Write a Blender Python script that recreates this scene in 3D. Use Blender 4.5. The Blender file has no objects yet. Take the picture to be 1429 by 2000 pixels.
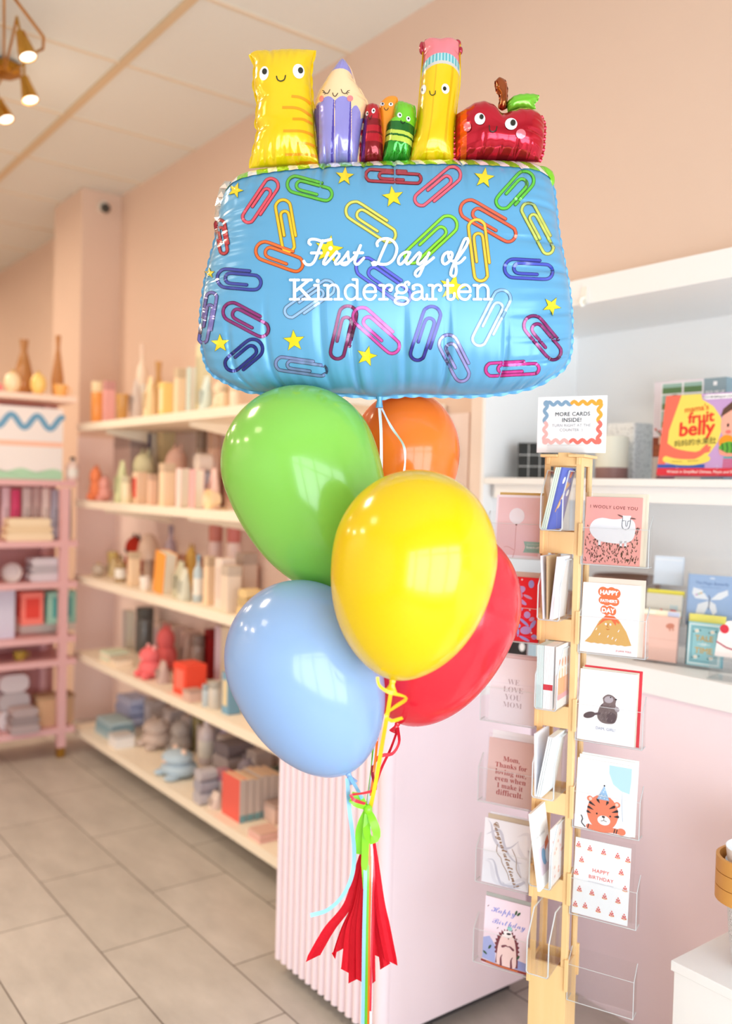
import bpy, math, random
import numpy as np
from mathutils import Matrix, Vector
random.seed(7)
SC = bpy.context.scene
COL = SC.collection
# ---------------------------------------------------------------- camera
FPX, CX, CY, CAMH = 1753.0, 714.5, 1000.0, 1.5
YAW, PITCH, ROLL = 0.650568, -0.0264237, 0.0257786
FW = np.array([math.sin(YAW)*math.cos(PITCH), math.cos(YAW)*math.cos(PITCH), math.sin(PITCH)])
_r = np.array([math.cos(YAW), -math.sin(YAW), 0.0]); _u = np.cross(_r, FW)
RT = math.cos(ROLL)*_r + math.sin(ROLL)*_u
UP = -math.sin(ROLL)*_r + math.cos(ROLL)*_u
EYE = np.array([0, 0, CAMH])
cam = bpy.data.cameras.new('camera')
camo = bpy.data.objects.new('camera', cam); COL.objects.link(camo)
CAMROT = Matrix([[RT[i], UP[i], -FW[i]] for i in range(3)])
camo.matrix_world = Matrix.Translation(EYE) @ CAMROT.to_4x4()
cam.sensor_fit = 'VERTICAL'; cam.sensor_height = 36.0
cam.lens = 36.0*FPX/2000.0
cam.clip_start = 0.02; cam.clip_end = 100
cam.dof.use_dof = True; cam.dof.focus_distance = 1.75
cam.dof.aperture_fstop = (cam.lens/1000.0)/0.017
SC.camera = camo
# ---------------------------------------------------------------- colour management, world, lights
SC.view_settings.view_transform = 'Standard'; SC.view_settings.look = 'None'
SC.view_settings.gamma = 1.0; SC.view_settings.use_curve_mapping = False
SC.view_settings.exposure = -0.08
SC.cycles.use_denoising = True
SC.cycles.max_bounces = 10; SC.cycles.diffuse_bounces = 7; SC.cycles.transparent_max_bounces = 24
SC.cycles.caustics_reflective = False; SC.cycles.caustics_refractive = False
SC.cycles.sample_clamp_indirect = 6.0
W = bpy.data.worlds.new('world'); SC.world = W; W.use_nodes = True
W.node_tree.nodes['Background'].inputs[0].default_value = (0.86, 0.93, 1.0, 1)
W.node_tree.nodes['Background'].inputs[1].default_value = 1.6
def area_light(name, loc, rot, sx, sy, power, color):
    l = bpy.data.lights.new(name, 'AREA'); l.shape = 'RECTANGLE'; l.size = sx; l.size_y = sy
    l.energy = power; l.color = color
    o = bpy.data.objects.new(name, l); o.location = loc; o.rotation_euler = rot; COL.objects.link(o)
    return o
def point_light(name, loc, power, color, r=0.03):
    l = bpy.data.lights.new(name, 'POINT'); l.energy = power; l.color = color; l.shadow_soft_size = r
    o = bpy.data.objects.new(name, l); o.location = loc; COL.objects.link(o)
    return o
DAY = (0.82, 0.925, 1.0); WARM = (1.0, 0.80, 0.60)
# daylight coming through the three panes of the shop window and the glass door
area_light('window_daylight', (0.05, -1.62, 1.18), (math.radians(90), 0, 0), 4.1, 1.85, 172, DAY)
# warm ceiling lamps deeper in the shop; two nearest the white wall added as shelf fill
for lx, ly, pw in ((0.2, 3.2, 32), (-1.2, 2.2, 10), (-2.4, 3.6, 32), (-2.4, 5.4, 38), (0.3, 6.2, 44), (-1.6, 7.2, 30), (1.0, 8.8, 16)):
    l = area_light('ceiling_lamp_and_fill_light', (lx, ly, 3.22), (0, 0, 0), 0.5, 0.5, pw, WARM if ly > 2 else (1.0, 0.86, 0.7))
# ---------------------------------------------------------------- picture measurements -> points in the room
def ray(px, py): return FW + RT*((px-CX)/FPX) - UP*((py-CY)/FPX)
def at(px, py, d): return EYE + ray(px, py)*d
def onz(px, py, z): d = ray(px, py); return EYE + d*((z-CAMH)/d[2])
def onx(px, py, x): d = ray(px, py); return EYE + d*(x/d[0])
def ony(px, py, y): d = ray(px, py); return EYE + d*(y/d[1])
def proj(p):
    d = np.asarray(p, float)-EYE; z = d @ FW
    return CX+FPX*(d @ RT)/z, CY-FPX*(d @ UP)/z, z
# ---------------------------------------------------------------- materials
def lin(c):
    c = c/255.0
    return c/12.92 if c <= 0.04045 else ((c+0.055)/1.055)**2.4
def rgb(c): return (lin(c[0]), lin(c[1]), lin(c[2]), 1.0)
MATS = {}
def mat(name, c, rough=0.5, metal=0.0, spec=0.5, coat=0.0, emit=0.0, transl=0.0, sss=0.0, noise=0.0, nscale=30.0, bump=0.0, bscale=60.0):
    key = (name, tuple(c), rough, metal, coat, emit, transl)
    if key in MATS: return MATS[key]
    m = bpy.data.materials.new(name); m.use_nodes = True; nt = m.node_tree
    b = nt.nodes['Principled BSDF']
    b.inputs['Base Color'].default_value = rgb(c); b.inputs['Roughness'].default_value = rough
    b.inputs['Metallic'].default_value = metal; b.inputs['Specular IOR Level'].default_value = spec
    b.inputs['Coat Weight'].default_value = coat; b.inputs['Coat Roughness'].default_value = 0.04
    if emit: b.inputs['Emission Color'].default_value = rgb(c); b.inputs['Emission Strength'].default_value = emit
    if noise:
        tc = nt.nodes.new('ShaderNodeTexCoord'); n = nt.nodes.new('ShaderNodeTexNoise'); n.inputs['Scale'].default_value = nscale; n.inputs['Detail'].default_value = 5
        mx = nt.nodes.new('ShaderNodeMix'); mx.data_type = 'RGBA'
        mx.inputs[6].default_value = tuple(v*(1-noise) for v in rgb(c)[:3])+(1,); mx.inputs[7].default_value = tuple(min(1, v*(1+noise)) for v in rgb(c)[:3])+(1,)
        nt.links.new(tc.outputs['Object'], n.inputs['Vector']); nt.links.new(n.outputs['Fac'], mx.inputs[0]); nt.links.new(mx.outputs[2], b.inputs['Base Color'])
    if bump:
        tc = nt.nodes.new('ShaderNodeTexCoord'); n = nt.nodes.new('ShaderNodeTexNoise'); n.inputs['Scale'].default_value = bscale; n.inputs['Detail'].default_value = 4
        bp = nt.nodes.new('ShaderNodeBump'); bp.inputs['Strength'].default_value = bump; bp.inputs['Distance'].default_value = 0.01
        nt.links.new(tc.outputs['Object'], n.inputs['Vector']); nt.links.new(n.outputs['Fac'], bp.inputs['Height']); nt.links.new(bp.outputs['Normal'], b.inputs['Normal'])
    if transl:
        t = nt.nodes.new('ShaderNodeBsdfTranslucent'); t.inputs['Color'].default_value = rgb(c)
        ms = nt.nodes.new('ShaderNodeMixShader'); ms.inputs[0].default_value = transl
        nt.links.new(b.outputs[0], ms.inputs[1]); nt.links.new(t.outputs[0], ms.inputs[2]); nt.links.new(ms.outputs[0], nt.nodes['Material Output'].inputs[0])
    MATS[key] = m
    return m
def clear_mat(name, tint=(254, 254, 254), gloss=0.12):
    if name in MATS: return MATS[name]
    m = bpy.data.materials.new(name); m.use_nodes = True; nt = m.node_tree; nt.nodes.clear()
    out = nt.nodes.new('ShaderNodeOutputMaterial'); tr = nt.nodes.new('ShaderNodeBsdfTransparent'); tr.inputs[0].default_value = rgb(tint)
    gl = nt.nodes.new('ShaderNodeBsdfGlossy'); gl.inputs['Roughness'].default_value = 0.06
    lw = nt.nodes.new('ShaderNodeLayerWeight'); lw.inputs[0].default_value = gloss*2.2
    mp = nt.nodes.new('ShaderNodeMath'); mp.operation = 'MULTIPLY_ADD'; mp.inputs[1].default_value = 0.32; mp.inputs[2].default_value = gloss*0.06
    mx = nt.nodes.new('ShaderNodeMixShader')
    nt.links.new(lw.outputs['Fresnel'], mp.inputs[0]); nt.links.new(mp.outputs[0], mx.inputs[0])
    nt.links.new(tr.outputs[0], mx.inputs[1]); nt.links.new(gl.outputs[0], mx.inputs[2]); nt.links.new(mx.outputs[0], out.inputs[0])
    MATS[name] = m
    return m
def paper(c): return mat('card_paper', c, 0.6, spec=0.3)
def ink(c): return mat('ink', c, 0.55, spec=0.3)
def paint(c): return mat('paint', c, 0.45, spec=0.35)
def fabric(c): return mat('fabric', c, 0.9, spec=0.15, bump=0.35, bscale=90)
def plastic(c): return mat('plastic', c, 0.3)
def ceramic(c): return mat('ceramic', c, 0.2)
def wood(name='birch_plywood', c=(238, 203, 150), c2=(226, 184, 126), sc=(3, 3, 40)):
    if name in MATS: return MATS[name]
    m = mat(name, c, 0.45, spec=0.35); nt = m.node_tree; b = nt.nodes['Principled BSDF']
    tc = nt.nodes.new('ShaderNodeTexCoord'); mp = nt.nodes.new('ShaderNodeMapping'); mp.inputs['Scale'].default_value = (sc[2], sc[2], sc[0])
    n = nt.nodes.new('ShaderNodeTexNoise'); n.inputs['Scale'].default_value = 1.0; n.inputs['Detail'].default_value = 6; n.inputs['Roughness'].default_value = 0.6
    mx = nt.nodes.new('ShaderNodeMix'); mx.data_type = 'RGBA'; mx.inputs[6].default_value = rgb(c); mx.inputs[7].default_value = rgb(c2)
    nt.links.new(tc.outputs['Object'], mp.inputs['Vector']); nt.links.new(mp.outputs['Vector'], n.inputs['Vector'])
    nt.links.new(n.outputs['Fac'], mx.inputs[0]); nt.links.new(mx.outputs[2], b.inputs['Base Color'])
    MATS[name] = m
    return m
# ---------------------------------------------------------------- mesh collector
class MB:
    def __init__(s): s.v = []; s.f = []; s.m = []; s.mats = []
    def mi(s, m):
        if m not in s.mats: s.mats.append(m)
        return s.mats.index(m)
    def add(s, verts, faces, m):
        b = len(s.v); s.v.extend([tuple(map(float, p)) for p in verts]); k = s.mi(m)
        for f in faces: s.f.append(tuple(b+int(i) for i in f)); s.m.append(k)
    def box(s, lo, hi, m, R=None, piv=None):
        x0, y0, z0 = lo; x1, y1, z1 = hi
        P = [(x0,y0,z0),(x1,y0,z0),(x1,y1,z0),(x0,y1,z0),(x0,y0,z1),(x1,y0,z1),(x1,y1,z1),(x0,y1,z1)]
        if R is not None:
            pv = Vector(piv if piv is not None else (0,0,0)); P = [R @ (Vector(p)-pv)+pv for p in P]
        s.add(P, [(0,3,2,1),(4,5,6,7),(0,1,5,4),(1,2,6,5),(2,3,7,6),(3,0,4,7)], m)
    def rbox(s, lo, hi, m, r=0.004, seg=3, axis=2):
        # box with rounded corners seen along one axis
        a = [i for i in range(3) if i != axis]
        u0, u1, v0, v1 = lo[a[0]], hi[a[0]], lo[a[1]], hi[a[1]]; r = min(r, (u1-u0)/2.01, (v1-v0)/2.01)
        pts = rrect(u0, v0, u1, v1, r, seg); s.prism(pts, lo[axis], hi[axis], m, axis)
    def prism(s, pts, z0, z1, m, axis=2):
        n = len(pts)
        def P(u, v, w): return {2: (u, v, w), 1: (u, w, v), 0: (w, u, v)}[axis]
        V = [P(u, v, z0) for u, v in pts]+[P(u, v, z1) for u, v in pts]
        F = [tuple(range(n))[::-1], tuple(range(n, 2*n))]+[(i, (i+1) % n, n+(i+1) % n, n+i) for i in range(n)]
        if axis == 1: F = [f[::-1] for f in F]
        s.add(V, F, m)
    def tube(s, path, r, m, seg=8, close=False):
        P = [np.array(p, float) for p in path]; n = len(P); V = []; rr = r if hasattr(r, '__len__') else [r]*n
        t0 = P[1]-P[0]; t0 /= np.linalg.norm(t0)+1e-12
        a = np.array([0, 0, 1.0]) if abs(t0[2]) < 0.9 else np.array([1.0, 0, 0]); nn = np.cross(t0, a); nn /= np.linalg.norm(nn)
        for i in range(n):
            t = (P[(i+1) % n]-P[i-1]) if close else (P[min(i+1, n-1)]-P[max(i-1, 0)]); t /= np.linalg.norm(t)+1e-12
            nn = nn-t*(nn @ t); nn /= np.linalg.norm(nn)+1e-12; bb = np.cross(t, nn)
            for k in range(seg):
                q = 2*math.pi*k/seg; V.append(P[i]+rr[i]*(math.cos(q)*nn+math.sin(q)*bb))
        F = []
        for i in range(n if close else n-1):
            j = (i+1) % n
            for k in range(seg): F.append((i*seg+k, i*seg+(k+1) % seg, j*seg+(k+1) % seg, j*seg+k))
        if not close: F += [tuple(range(seg))[::-1], tuple((n-1)*seg+k for k in range(seg))]
        s.add(V, F, m)
    def lathe(s, prof, m, seg=24, c=(0, 0, 0), sx=1.0, sy=1.0):
        V = []; n = len(prof)
        for r, z in prof:
            for k in range(seg):
                q = 2*math.pi*k/seg; V.append((c[0]+r*math.cos(q)*sx, c[1]+r*math.sin(q)*sy, c[2]+z))
        F = []
        for i in range(n-1):
            for k in range(seg): F.append((i*seg+k, i*seg+(k+1) % seg, (i+1)*seg+(k+1) % seg, (i+1)*seg+k))
        F.append(tuple(range(seg))[::-1]); F.append(tuple((n-1)*seg+k for k in range(seg)))
        s.add(V, F, m)
    def ball(s, c, r, m, seg=18, rings=12):
        rx, ry, rz = r if hasattr(r, '__len__') else (r, r, r)
        V = []; F = []
        for i in range(rings+1):
            a = math.pi*i/rings
            for k in range(seg):
                q = 2*math.pi*k/seg; V.append((c[0]+rx*math.sin(a)*math.cos(q), c[1]+ry*math.sin(a)*math.sin(q), c[2]-rz*math.cos(a)))
        for i in range(rings):
            for k in range(seg): F.append((i*seg+k, i*seg+(k+1) % seg, (i+1)*seg+(k+1) % seg, (i+1)*seg+k))
        s.add(V, F, m)
    def build(s, name, parent=None, smooth=False, loc=None, rotz=0.0, bevel=0.0, angle=40):
        me = bpy.data.meshes.new(name)
        me.from_pydata(s.v, [], s.f)
        for m in s.mats: me.materials.append(m)
        if len(s.mats) > 1: me.polygons.foreach_set('material_index', s.m)
        me.update()
        if smooth:
            me.polygons.foreach_set('use_smooth', [True]*len(me.polygons))
            if smooth != 'all': me.set_sharp_from_angle(angle=math.radians(angle))
        o = bpy.data.objects.new(name, me); COL.objects.link(o)
        if parent is not None: o.parent = parent
        if loc is not None: o.location = loc
        if rotz: o.rotation_euler = (0, 0, rotz)
        if bevel:
            bv = o.modifiers.new('edge', 'BEVEL'); bv.width = bevel; bv.segments = 2; bv.limit_method = 'ANGLE'; bv.angle_limit = math.radians(40)
        return o
def rrect(u0, v0, u1, v1, r, seg=4):
    P = []
    for cx, cy, a0 in ((u1-r, v0+r, -90), (u1-r, v1-r, 0), (u0+r, v1-r, 90), (u0+r, v0+r, 180)):
        for k in range(seg+1):
            a = math.radians(a0+90*k/seg); P.append((cx+r*math.cos(a), cy+r*math.sin(a)))
    return P
def tag(o, label, cat, group=None, kind=None):
    o['label'] = label; o['category'] = cat
    if group: o['group'] = group
    if kind: o['kind'] = kind
    return o
def thing(name, label, cat, loc=(0, 0, 0), rotz=0.0, group=None):
    o = bpy.data.objects.new(name, None); COL.objects.link(o); o.empty_display_size = 0.05
    o.location = loc; o.rotation_euler = (0, 0, rotz)
    return tag(o, label, cat, group)
def struct(o, label=None, cat=None):
    o['kind'] = 'structure'
    if label: o['label'] = label
    if cat: o['category'] = cat
    return o
def dup(o, label=None, group=None, loc=None, rotz=None):
    r = o.copy(); COL.objects.link(r)
    if label: r['label'] = label
    if group: r['group'] = group
    if loc is not None: r.location = loc
    if rotz is not None: r.rotation_euler = (0, 0, rotz)
    for ch in list(o.children):
        c = ch.copy(); COL.objects.link(c); c.parent = r
        for g in list(ch.children):
            d = g.copy(); COL.objects.link(d); d.parent = c
    return r
# ---------------------------------------------------------------- flat print on surfaces (strokes, fills, lettering)
def smooth_path(pts, step, closed=False):
    P = np.array(pts, float); n = len(P); out = []
    rng = range(n if closed else n-1)
    for i in rng:
        p0 = P[(i-1) % n] if closed or i > 0 else 2*P[0]-P[1]; p1 = P[i]; p2 = P[(i+1) % n]
        p3 = P[(i+2) % n] if closed or i+2 < n else 2*P[-1]-P[-2]
        k = max(1, int(np.linalg.norm(p2-p1)/step))
        for j in range(k):
            t = j/k
            out.append(0.5*((2*p1)+(-p0+p2)*t+(2*p0-5*p1+4*p2-p3)*t*t+(-p0+3*p1-3*p2+p3)*t**3))
    if not closed: out.append(P[-1])
    return np.array(out)
def dense_path(pts, step, closed=False):
    P = np.array(pts, float); out = []; n = len(P)
    for i in range(n if closed else n-1):
        a, b = P[i], P[(i+1) % n]; k = max(1, int(np.linalg.norm(b-a)/step))
        for j in range(k): out.append(a+(b-a)*j/k)
    if not closed: out.append(P[-1])
    return np.array(out)
TXT = {}
def text_mesh(s, weight=0.0, spacing=1.0):
    k = (s, weight, spacing)
    if k in TXT: return TXT[k]
    c = bpy.data.curves.new('lettering', 'FONT'); c.body = s; c.size = 1.0; c.offset = weight; c.space_character = spacing; c.resolution_u = 3
    o = bpy.data.objects.new('lettering', c); COL.objects.link(o)
    dg = bpy.context.evaluated_depsgraph_get(); dg.update()
    me = bpy.data.meshes.new_from_object(o.evaluated_get(dg))
    V = np.array([v.co[:2] for v in me.vertices]) if len(me.vertices) else np.zeros((0, 2)); F = [tuple(p.vertices) for p in me.polygons]
    bpy.data.objects.remove(o); bpy.data.curves.remove(c); bpy.data.meshes.remove(me)
    TXT[k] = (V, F)
    return V, F
class Dec:
    # fn(points Nx2, offset) -> Nx3 ; yd = -1 when y runs downwards
    def __init__(s, mb, fn, step=4.0, yd=-1, lay=0.0007): s.mb = mb; s.fn = fn; s.step = step; s.yd = yd; s.lay = lay; s.n = 0
    def put(s, pts, faces, m, off):
        s.n += 1   # each print layer a hair above the one before it
        V = s.fn(np.asarray(pts, float), (off+min(s.n*0.004, 0.9))*s.lay); s.mb.add(V, faces, m)
    def stroke(s, pts, w, m, off=1, curve=True, closed=False, cap=True):
        C = smooth_path(pts, s.step, closed) if curve else dense_path(pts, s.step, closed)
        n = len(C)
        if closed: T = np.roll(C, -1, 0)-np.roll(C, 1, 0)
        else: T = np.vstack([C[1:2]-C[0:1], C[2:]-C[:-2], C[-1:]-C[-2:-1]]) if n > 2 else np.vstack([C[1]-C[0]]*2)
        T /= (np.linalg.norm(T, axis=1, keepdims=True)+1e-9); N = np.stack([-T[:, 1], T[:, 0]], 1)
        wv = np.full(n, w) if not hasattr(w, '__len__') else np.interp(np.linspace(0, 1, n), np.linspace(0, 1, len(w)), w)
        A = C+N*wv[:, None]/2; B = C-N*wv[:, None]/2
        F = [(i, (i+1) % n, n+(i+1) % n, n+i) for i in range(n if closed else n-1)]
        V = np.vstack([A, B])
        s.put(V, F, m, off)
        if cap and not closed:
            for e, d in ((0, -1), (-1, 1)):
                a0 = math.atan2(T[e, 1]*d, T[e, 0]*d); r = wv[e]/2
                fan = [C[e]]+[C[e]+r*np.array([math.cos(a0+q), math.sin(a0+q)]) for q in np.linspace(-math.pi/2, math.pi/2, 7)]
                s.put(fan, [(0, i, i+1) for i in range(1, 7)], m, off)
    def fill(s, pts, m, off=1, c=None, rings=None, curve=False):
        P = smooth_path(pts, s.step, True) if curve else dense_path(pts, s.step*1.5, True)
        c = P.mean(0) if c is None else np.array(c, float); n = len(P)
        rmax = np.linalg.norm(P-c, axis=1).max(); k = rings or max(1, int(rmax/(s.step*2)))
        V = [c]; F = []
        for j in range(1, k+1): V.extend(c+(P-c)*j/k)
        for i in range(n): F.append((0, 1+i, 1+(i+1) % n))
        for j in range(k-1):
            for i in range(n): F.append((1+j*n+i, 1+(j+1)*n+i, 1+(j+1)*n+(i+1) % n, 1+j*n+(i+1) % n))
        s.put(np.array(V), F, m, off)
    def poly(s, pts, m, off=1): s.put(pts, [tuple(range(len(pts)))], m, off)
    def ell(s, c, rx, ry, m, off=1, rot=0.0, n=20):
        a = np.linspace(0, 2*math.pi, n, endpoint=False); x = rx*np.cos(a); y = ry*np.sin(a); q = math.radians(rot)
        s.fill(np.stack([c[0]+x*math.cos(q)-y*math.sin(q), c[1]+x*math.sin(q)+y*math.cos(q)], 1), m, off, c=c)
    def rect(s, x0, y0, x1, y1, m, off=1): s.fill([(x0, y0), (x1, y0), (x1, y1), (x0, y1)], m, off, rings=1)
    def star(s, c, r, m, off=1, rot=0.0, inner=0.42):
        P = []
        for k in range(10):
            a = math.radians(-90+rot+36*k); rr = r if k % 2 == 0 else r*inner
            P.append((c[0]+rr*math.cos(a), c[1]+rr*math.sin(a)))
        s.fill(P, m, off, c=c)
    def text(s, t, c, m, off=1, w=None, h=None, rot=0.0, weight=0.0, spacing=1.0, align='c'):
        V, F = text_mesh(t, min(weight, 0.0), spacing)
        if not len(V): return
        lo, hi = V.min(0), V.max(0); k = (w/(hi[0]-lo[0])) if w else h/0.73
        x = (V[:, 0]-((lo[0]+hi[0])/2 if align == 'c' else lo[0]))*k; y = (V[:, 1]-0.35)*k*s.yd
        q = math.radians(rot)
        for a in ([None] if weight <= 0 else [None]+[2*math.pi*j/6 for j in range(6)]):
            dx, dy = (0, 0) if a is None else (weight*k*math.cos(a), weight*k*math.sin(a))
            s.put(np.stack([c[0]+(x+dx)*math.cos(q)-(y+dy)*math.sin(q), c[1]+(x+dx)*math.sin(q)+(y+dy)*math.cos(q)], 1), F, m, off)
# ================================================================ the room
WX, CEIL, NX, NY = 2.2, 3.31, 2.6, 2.18         # display wall, ceiling height, back of the niche, end of the niche
PEACH = mat('peach_wall_paint', (225, 198, 180), 0.75, spec=0.2, noise=0.015, nscale=4)
WHITE = mat('white_paint', (240, 240, 240), 0.5, spec=0.3)
def floor_mat():
    m = bpy.data.materials.new('floor_tile'); m.use_nodes = True; nt = m.node_tree; b = nt.nodes['Principled BSDF']; L = nt.links.new
    tc = nt.nodes.new('ShaderNodeTexCoord'); mp = nt.nodes.new('ShaderNodeMapping'); mp.inputs['Rotation'].default_value = (0, 0, math.radians(90)); mp.inputs['Location'].default_value = (-0.28, 0.0, 0)
    mp.inputs['Location'].default_value = (0.02, 0.145, 0)
    mp.inputs['Rotation'].default_value = (0, 0, math.radians(-90))
    br = nt.nodes.new('ShaderNodeTexBrick'); br.inputs['Scale'].default_value = 1.0; br.inputs['Brick Width'].default_value = 0.612; br.inputs['Row Height'].default_value = 0.307
    br.inputs['Mortar Size'].default_value = 0.0022; br.inputs['Mortar Smooth'].default_value = 0.1; br.offset = 0.5
    br.inputs['Color1'].default_value = rgb((196, 190, 184)); br.inputs['Color2'].default_value = rgb((188, 182, 175)); br.inputs['Mortar'].default_value = rgb((98, 88, 80))
    n = nt.nodes.new('ShaderNodeTexNoise'); n.inputs['Scale'].default_value = 3.2; n.inputs['Detail'].default_value = 8; n.inputs['Roughness'].default_value = 0.65
    mp2 = nt.nodes.new('ShaderNodeMapping'); mp2.inputs['Scale'].default_value = (2.4, 1.0, 1)
    rp = nt.nodes.new('ShaderNodeValToRGB'); rp.color_ramp.elements[0].position = 0.3; rp.color_ramp.elements[0].color = (0.80, 0.79, 0.77, 1); rp.color_ramp.elements[1].position = 0.72; rp.color_ramp.elements[1].color = (1.05, 1.04, 1.02, 1)
    mx = nt.nodes.new('ShaderNodeMix'); mx.data_type = 'RGBA'; mx.blend_type = 'MULTIPLY'; mx.inputs[0].default_value = 1.0
    L(tc.outputs['Object'], mp.inputs['Vector']); L(mp.outputs[0], br.inputs['Vector']); L(tc.outputs['Object'], mp2.inputs['Vector']); L(mp2.outputs[0], n.inputs['Vector']); L(n.outputs['Fac'], rp.inputs[0])
    L(br.outputs['Color'], mx.inputs[6]); L(rp.outputs[0], mx.inputs[7]); L(mx.outputs[2], b.inputs['Base Color'])
    b.inputs['Roughness'].default_value = 0.42; b.inputs['Specular IOR Level'].default_value = 0.35
    return m
def boxobj(name, lo, hi, m, parent=None, bevel=0.0):
    b = MB(); b.box(lo, hi, m); return b.build(name, parent, bevel=bevel)
struct(boxobj('floor', (-3.4, -1.5, -0.1), (3.0, 11.2, 0), floor_mat()), 'beige stone-look tile floor with thin dark grout', 'floor')
struct(boxobj('ceiling', (-3.4, -1.5, CEIL), (3.0, 11.2, CEIL+0.1), mat('ceiling_panel', (227, 228, 223), 0.8, spec=0.15, noise=0.02, nscale=60)), 'off-white suspended ceiling of square panels', 'ceiling')
TB = mat('ceiling_grid_paint', (226, 212, 192), 0.5)
b = MB()
for k in range(0, 8): b.box((1.50-0.7*k-0.017, -1.2, CEIL-0.012), (1.50-0.7*k+0.017, 11, CEIL+0.001), mat('ceiling_main_runner', (214, 190, 156), 0.5))
for k in range(-6, 12): b.box((-3.2, 3.08+0.71*k-0.011, CEIL-0.008), (2.2, 3.08+0.71*k+0.011, CEIL+0.001), TB)
struct(b.build('trim_1'), 'pale metal grid bars holding the ceiling panels', 'ceiling grid')
b = MB()
b.box((WX, NY, 0), (NX+0.1, 11.1, CEIL), PEACH)
b.box((WX, -1.3, 2.144), (NX+0.1, NY, CEIL), PEACH)
struct(b.build('wall_right'), 'peach painted wall behind the wall shelves and above the white niche', 'wall')
b = MB()
b.box((NX, -1.3, 0), (NX+0.1, NY, 2.144), WHITE)
b.box((WX-0.06, NY-0.014, 0.5), (NX, NY, 2.144), WHITE)
struct(b.build('wall_niche'), 'white back and side of the display niche', 'wall')
struct(boxobj('trim_2', (2.142, NY+0.001, 0.9), (WX, NY+0.055, 2.144), mat('beige_trim_paint', (232, 212, 198), 0.6)), 'beige upright board at the end of the white niche', 'trim')
struct(boxobj('wall_back', (-3.4, 11.0, 0), (2.3, 11.1, CEIL), PEACH), 'peach far wall of the shop', 'wall')
struct(boxobj('wall_left', (-3.3, -1.3, 0), (-3.2, 11.1, CEIL), WHITE), 'white wall across the shop', 'wall')
struct(boxobj('wall_column', (1.95, 5.53, 0), (WX+0.02, 6.05, CEIL), PEACH, bevel=0.004), 'peach square column standing out of the wall beyond the shelves', 'column')
LIT_TINT = mat('painted_light_pink', (240, 222, 216), 0.6, spec=0.25)  # added panel: cooler, brighter light on the lower wall painted as pale pink
b = MB(); b.box((WX-0.006, 2.3, 0.0), (WX-0.0005, 5.528, 1.775), LIT_TINT); b.box((1.945, 5.522, 0.0), (WX-0.006, 5.5295, 1.775), LIT_TINT)
struct(b.build('light_tint_panel'), 'added pale pink panel imitating cooler light on the wall behind the shelves and column', 'painted light panel')
# shop front with its windows behind the viewer
b = MB(); FR = mat('window_frame_paint', (225, 225, 222), 0.5)
b.box((-3.3, -1.3, 0), (2.7, -1.2, 0.25), WHITE); b.box((-3.3, -1.3, 2.15), (2.7, -1.2, CEIL), WHITE); b.box((-3.3, -1.3, 0.25), (-1.95, -1.2, 2.15), WHITE); b.box((2.15, -1.3, 0.25), (2.7, -1.2, 2.15), WHITE)
struct(b.build('wall_front'), 'shop front wall around the windows', 'wall')
b = MB()
for x in (-1.95, -0.9, 0.12, 1.14, 2.13): b.box((x-0.035, -1.29, 0.25), (x+0.035, -1.21, 2.15), FR)
for z in (0.27, 1.72, 2.13): b.box((-1.95, -1.285, z-0.03), (2.15, -1.215, z+0.03), FR)
struct(b.build('window_1'), 'shop windows with pale frames', 'window')
# ---------------------------------------------------------------- niche joinery, bench and counter
b = MB()
b.box((2.14, -1.15, 2.066), (2.1994, NY-0.0145, 2.144), WHITE)
b.box((2.1994, -1.15, 2.07), (NX-0.0005, NY-0.0145, 2.085), WHITE)
tag(b.build('fascia_board', bevel=0.002), 'long white fascia board along the top of the display niche', 'fascia')

t = thing('wall_hook', 'small white adhesive hook stuck on the white fascia board', 'hook', tuple(onx(1141, 590, 2.139)))
b = MB(); b.rbox((-0.004, -0.011, -0.008), (0.0, 0.011, 0.046), plastic((232, 230, 222)), 0.010, 4, axis=0); b.build('backplate', t)
b = MB(); b.tube([(-0.004, 0, 0.012), (-0.016, 0, 0.006), (-0.020, 0, -0.004), (-0.014, 0, -0.012), (-0.005, 0, -0.010)], 0.005, plastic((246, 244, 236)), 8); b.build('hook_arm', t, smooth=True)
t = thing('niche_shelf', 'white middle shelf of the display niche holding the book and pots', 'shelf', (2.14, 0.5, 1.525))
b = MB(); b.box((0, -1.65, 0), (0.459, NY-0.516, 0.0215), WHITE); b.build('shelf_board', t, bevel=0.002)
b = MB(); b.box((0.02, -1.65, -0.045), (0.04, NY-0.55, -0.0005), WHITE); b.box((0.04, NY-0.55, -0.045), (0.45, NY-0.52, -0.0005), WHITE); b.build('support_rail', t)
PINK = mat('pale_pink_paint', (243, 226, 233), 0.5, spec=0.35, noise=0.012, nscale=6)
t = thing('display_bench', 'pink fronted bench with white top under the display niche', 'bench', (2.145, 0.4, 0))
boxobj('front_panel', (0, -1.55, 0.0), (0.05, 1.765, 0.949), PINK, t)
boxobj('bench_top', (-0.012, -1.55, 0.949), (0.454, 1.765, 1.021), WHITE, t, bevel=0.002)
t = thing('shop_counter', 'pink counter with ribbed side and white top behind the balloons', 'counter', (1.456, 1.795, 0))
boxobj('body', (0.018, 0.002, 0.05), (0.547, 0.53, 0.93), PINK, t)
b = MB(); prof = []
nfl = 15; w = 0.50/nfl
for k in range(nfl):
    yc = 0.037+w*(k+0.5); r = w*0.455
    b.prism([(0.019, yc-w/2)]+[(0.019-r*math.sin(q)*1.15, yc-r*math.cos(q)) for q in np.linspace(0, math.pi, 10)]+[(0.019, yc+w/2)], 0.045, 0.93, PINK)
b.build('ribbed_panel', t, smooth=True)
b = MB(); b.prism([(0.022+0.022*math.cos(q), 0.022+0.022*math.sin(q)) for q in np.linspace(0, 2*math.pi, 28, endpoint=False)], 0.045, 0.93, PINK); b.build('corner_post', t, smooth=True)
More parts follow.
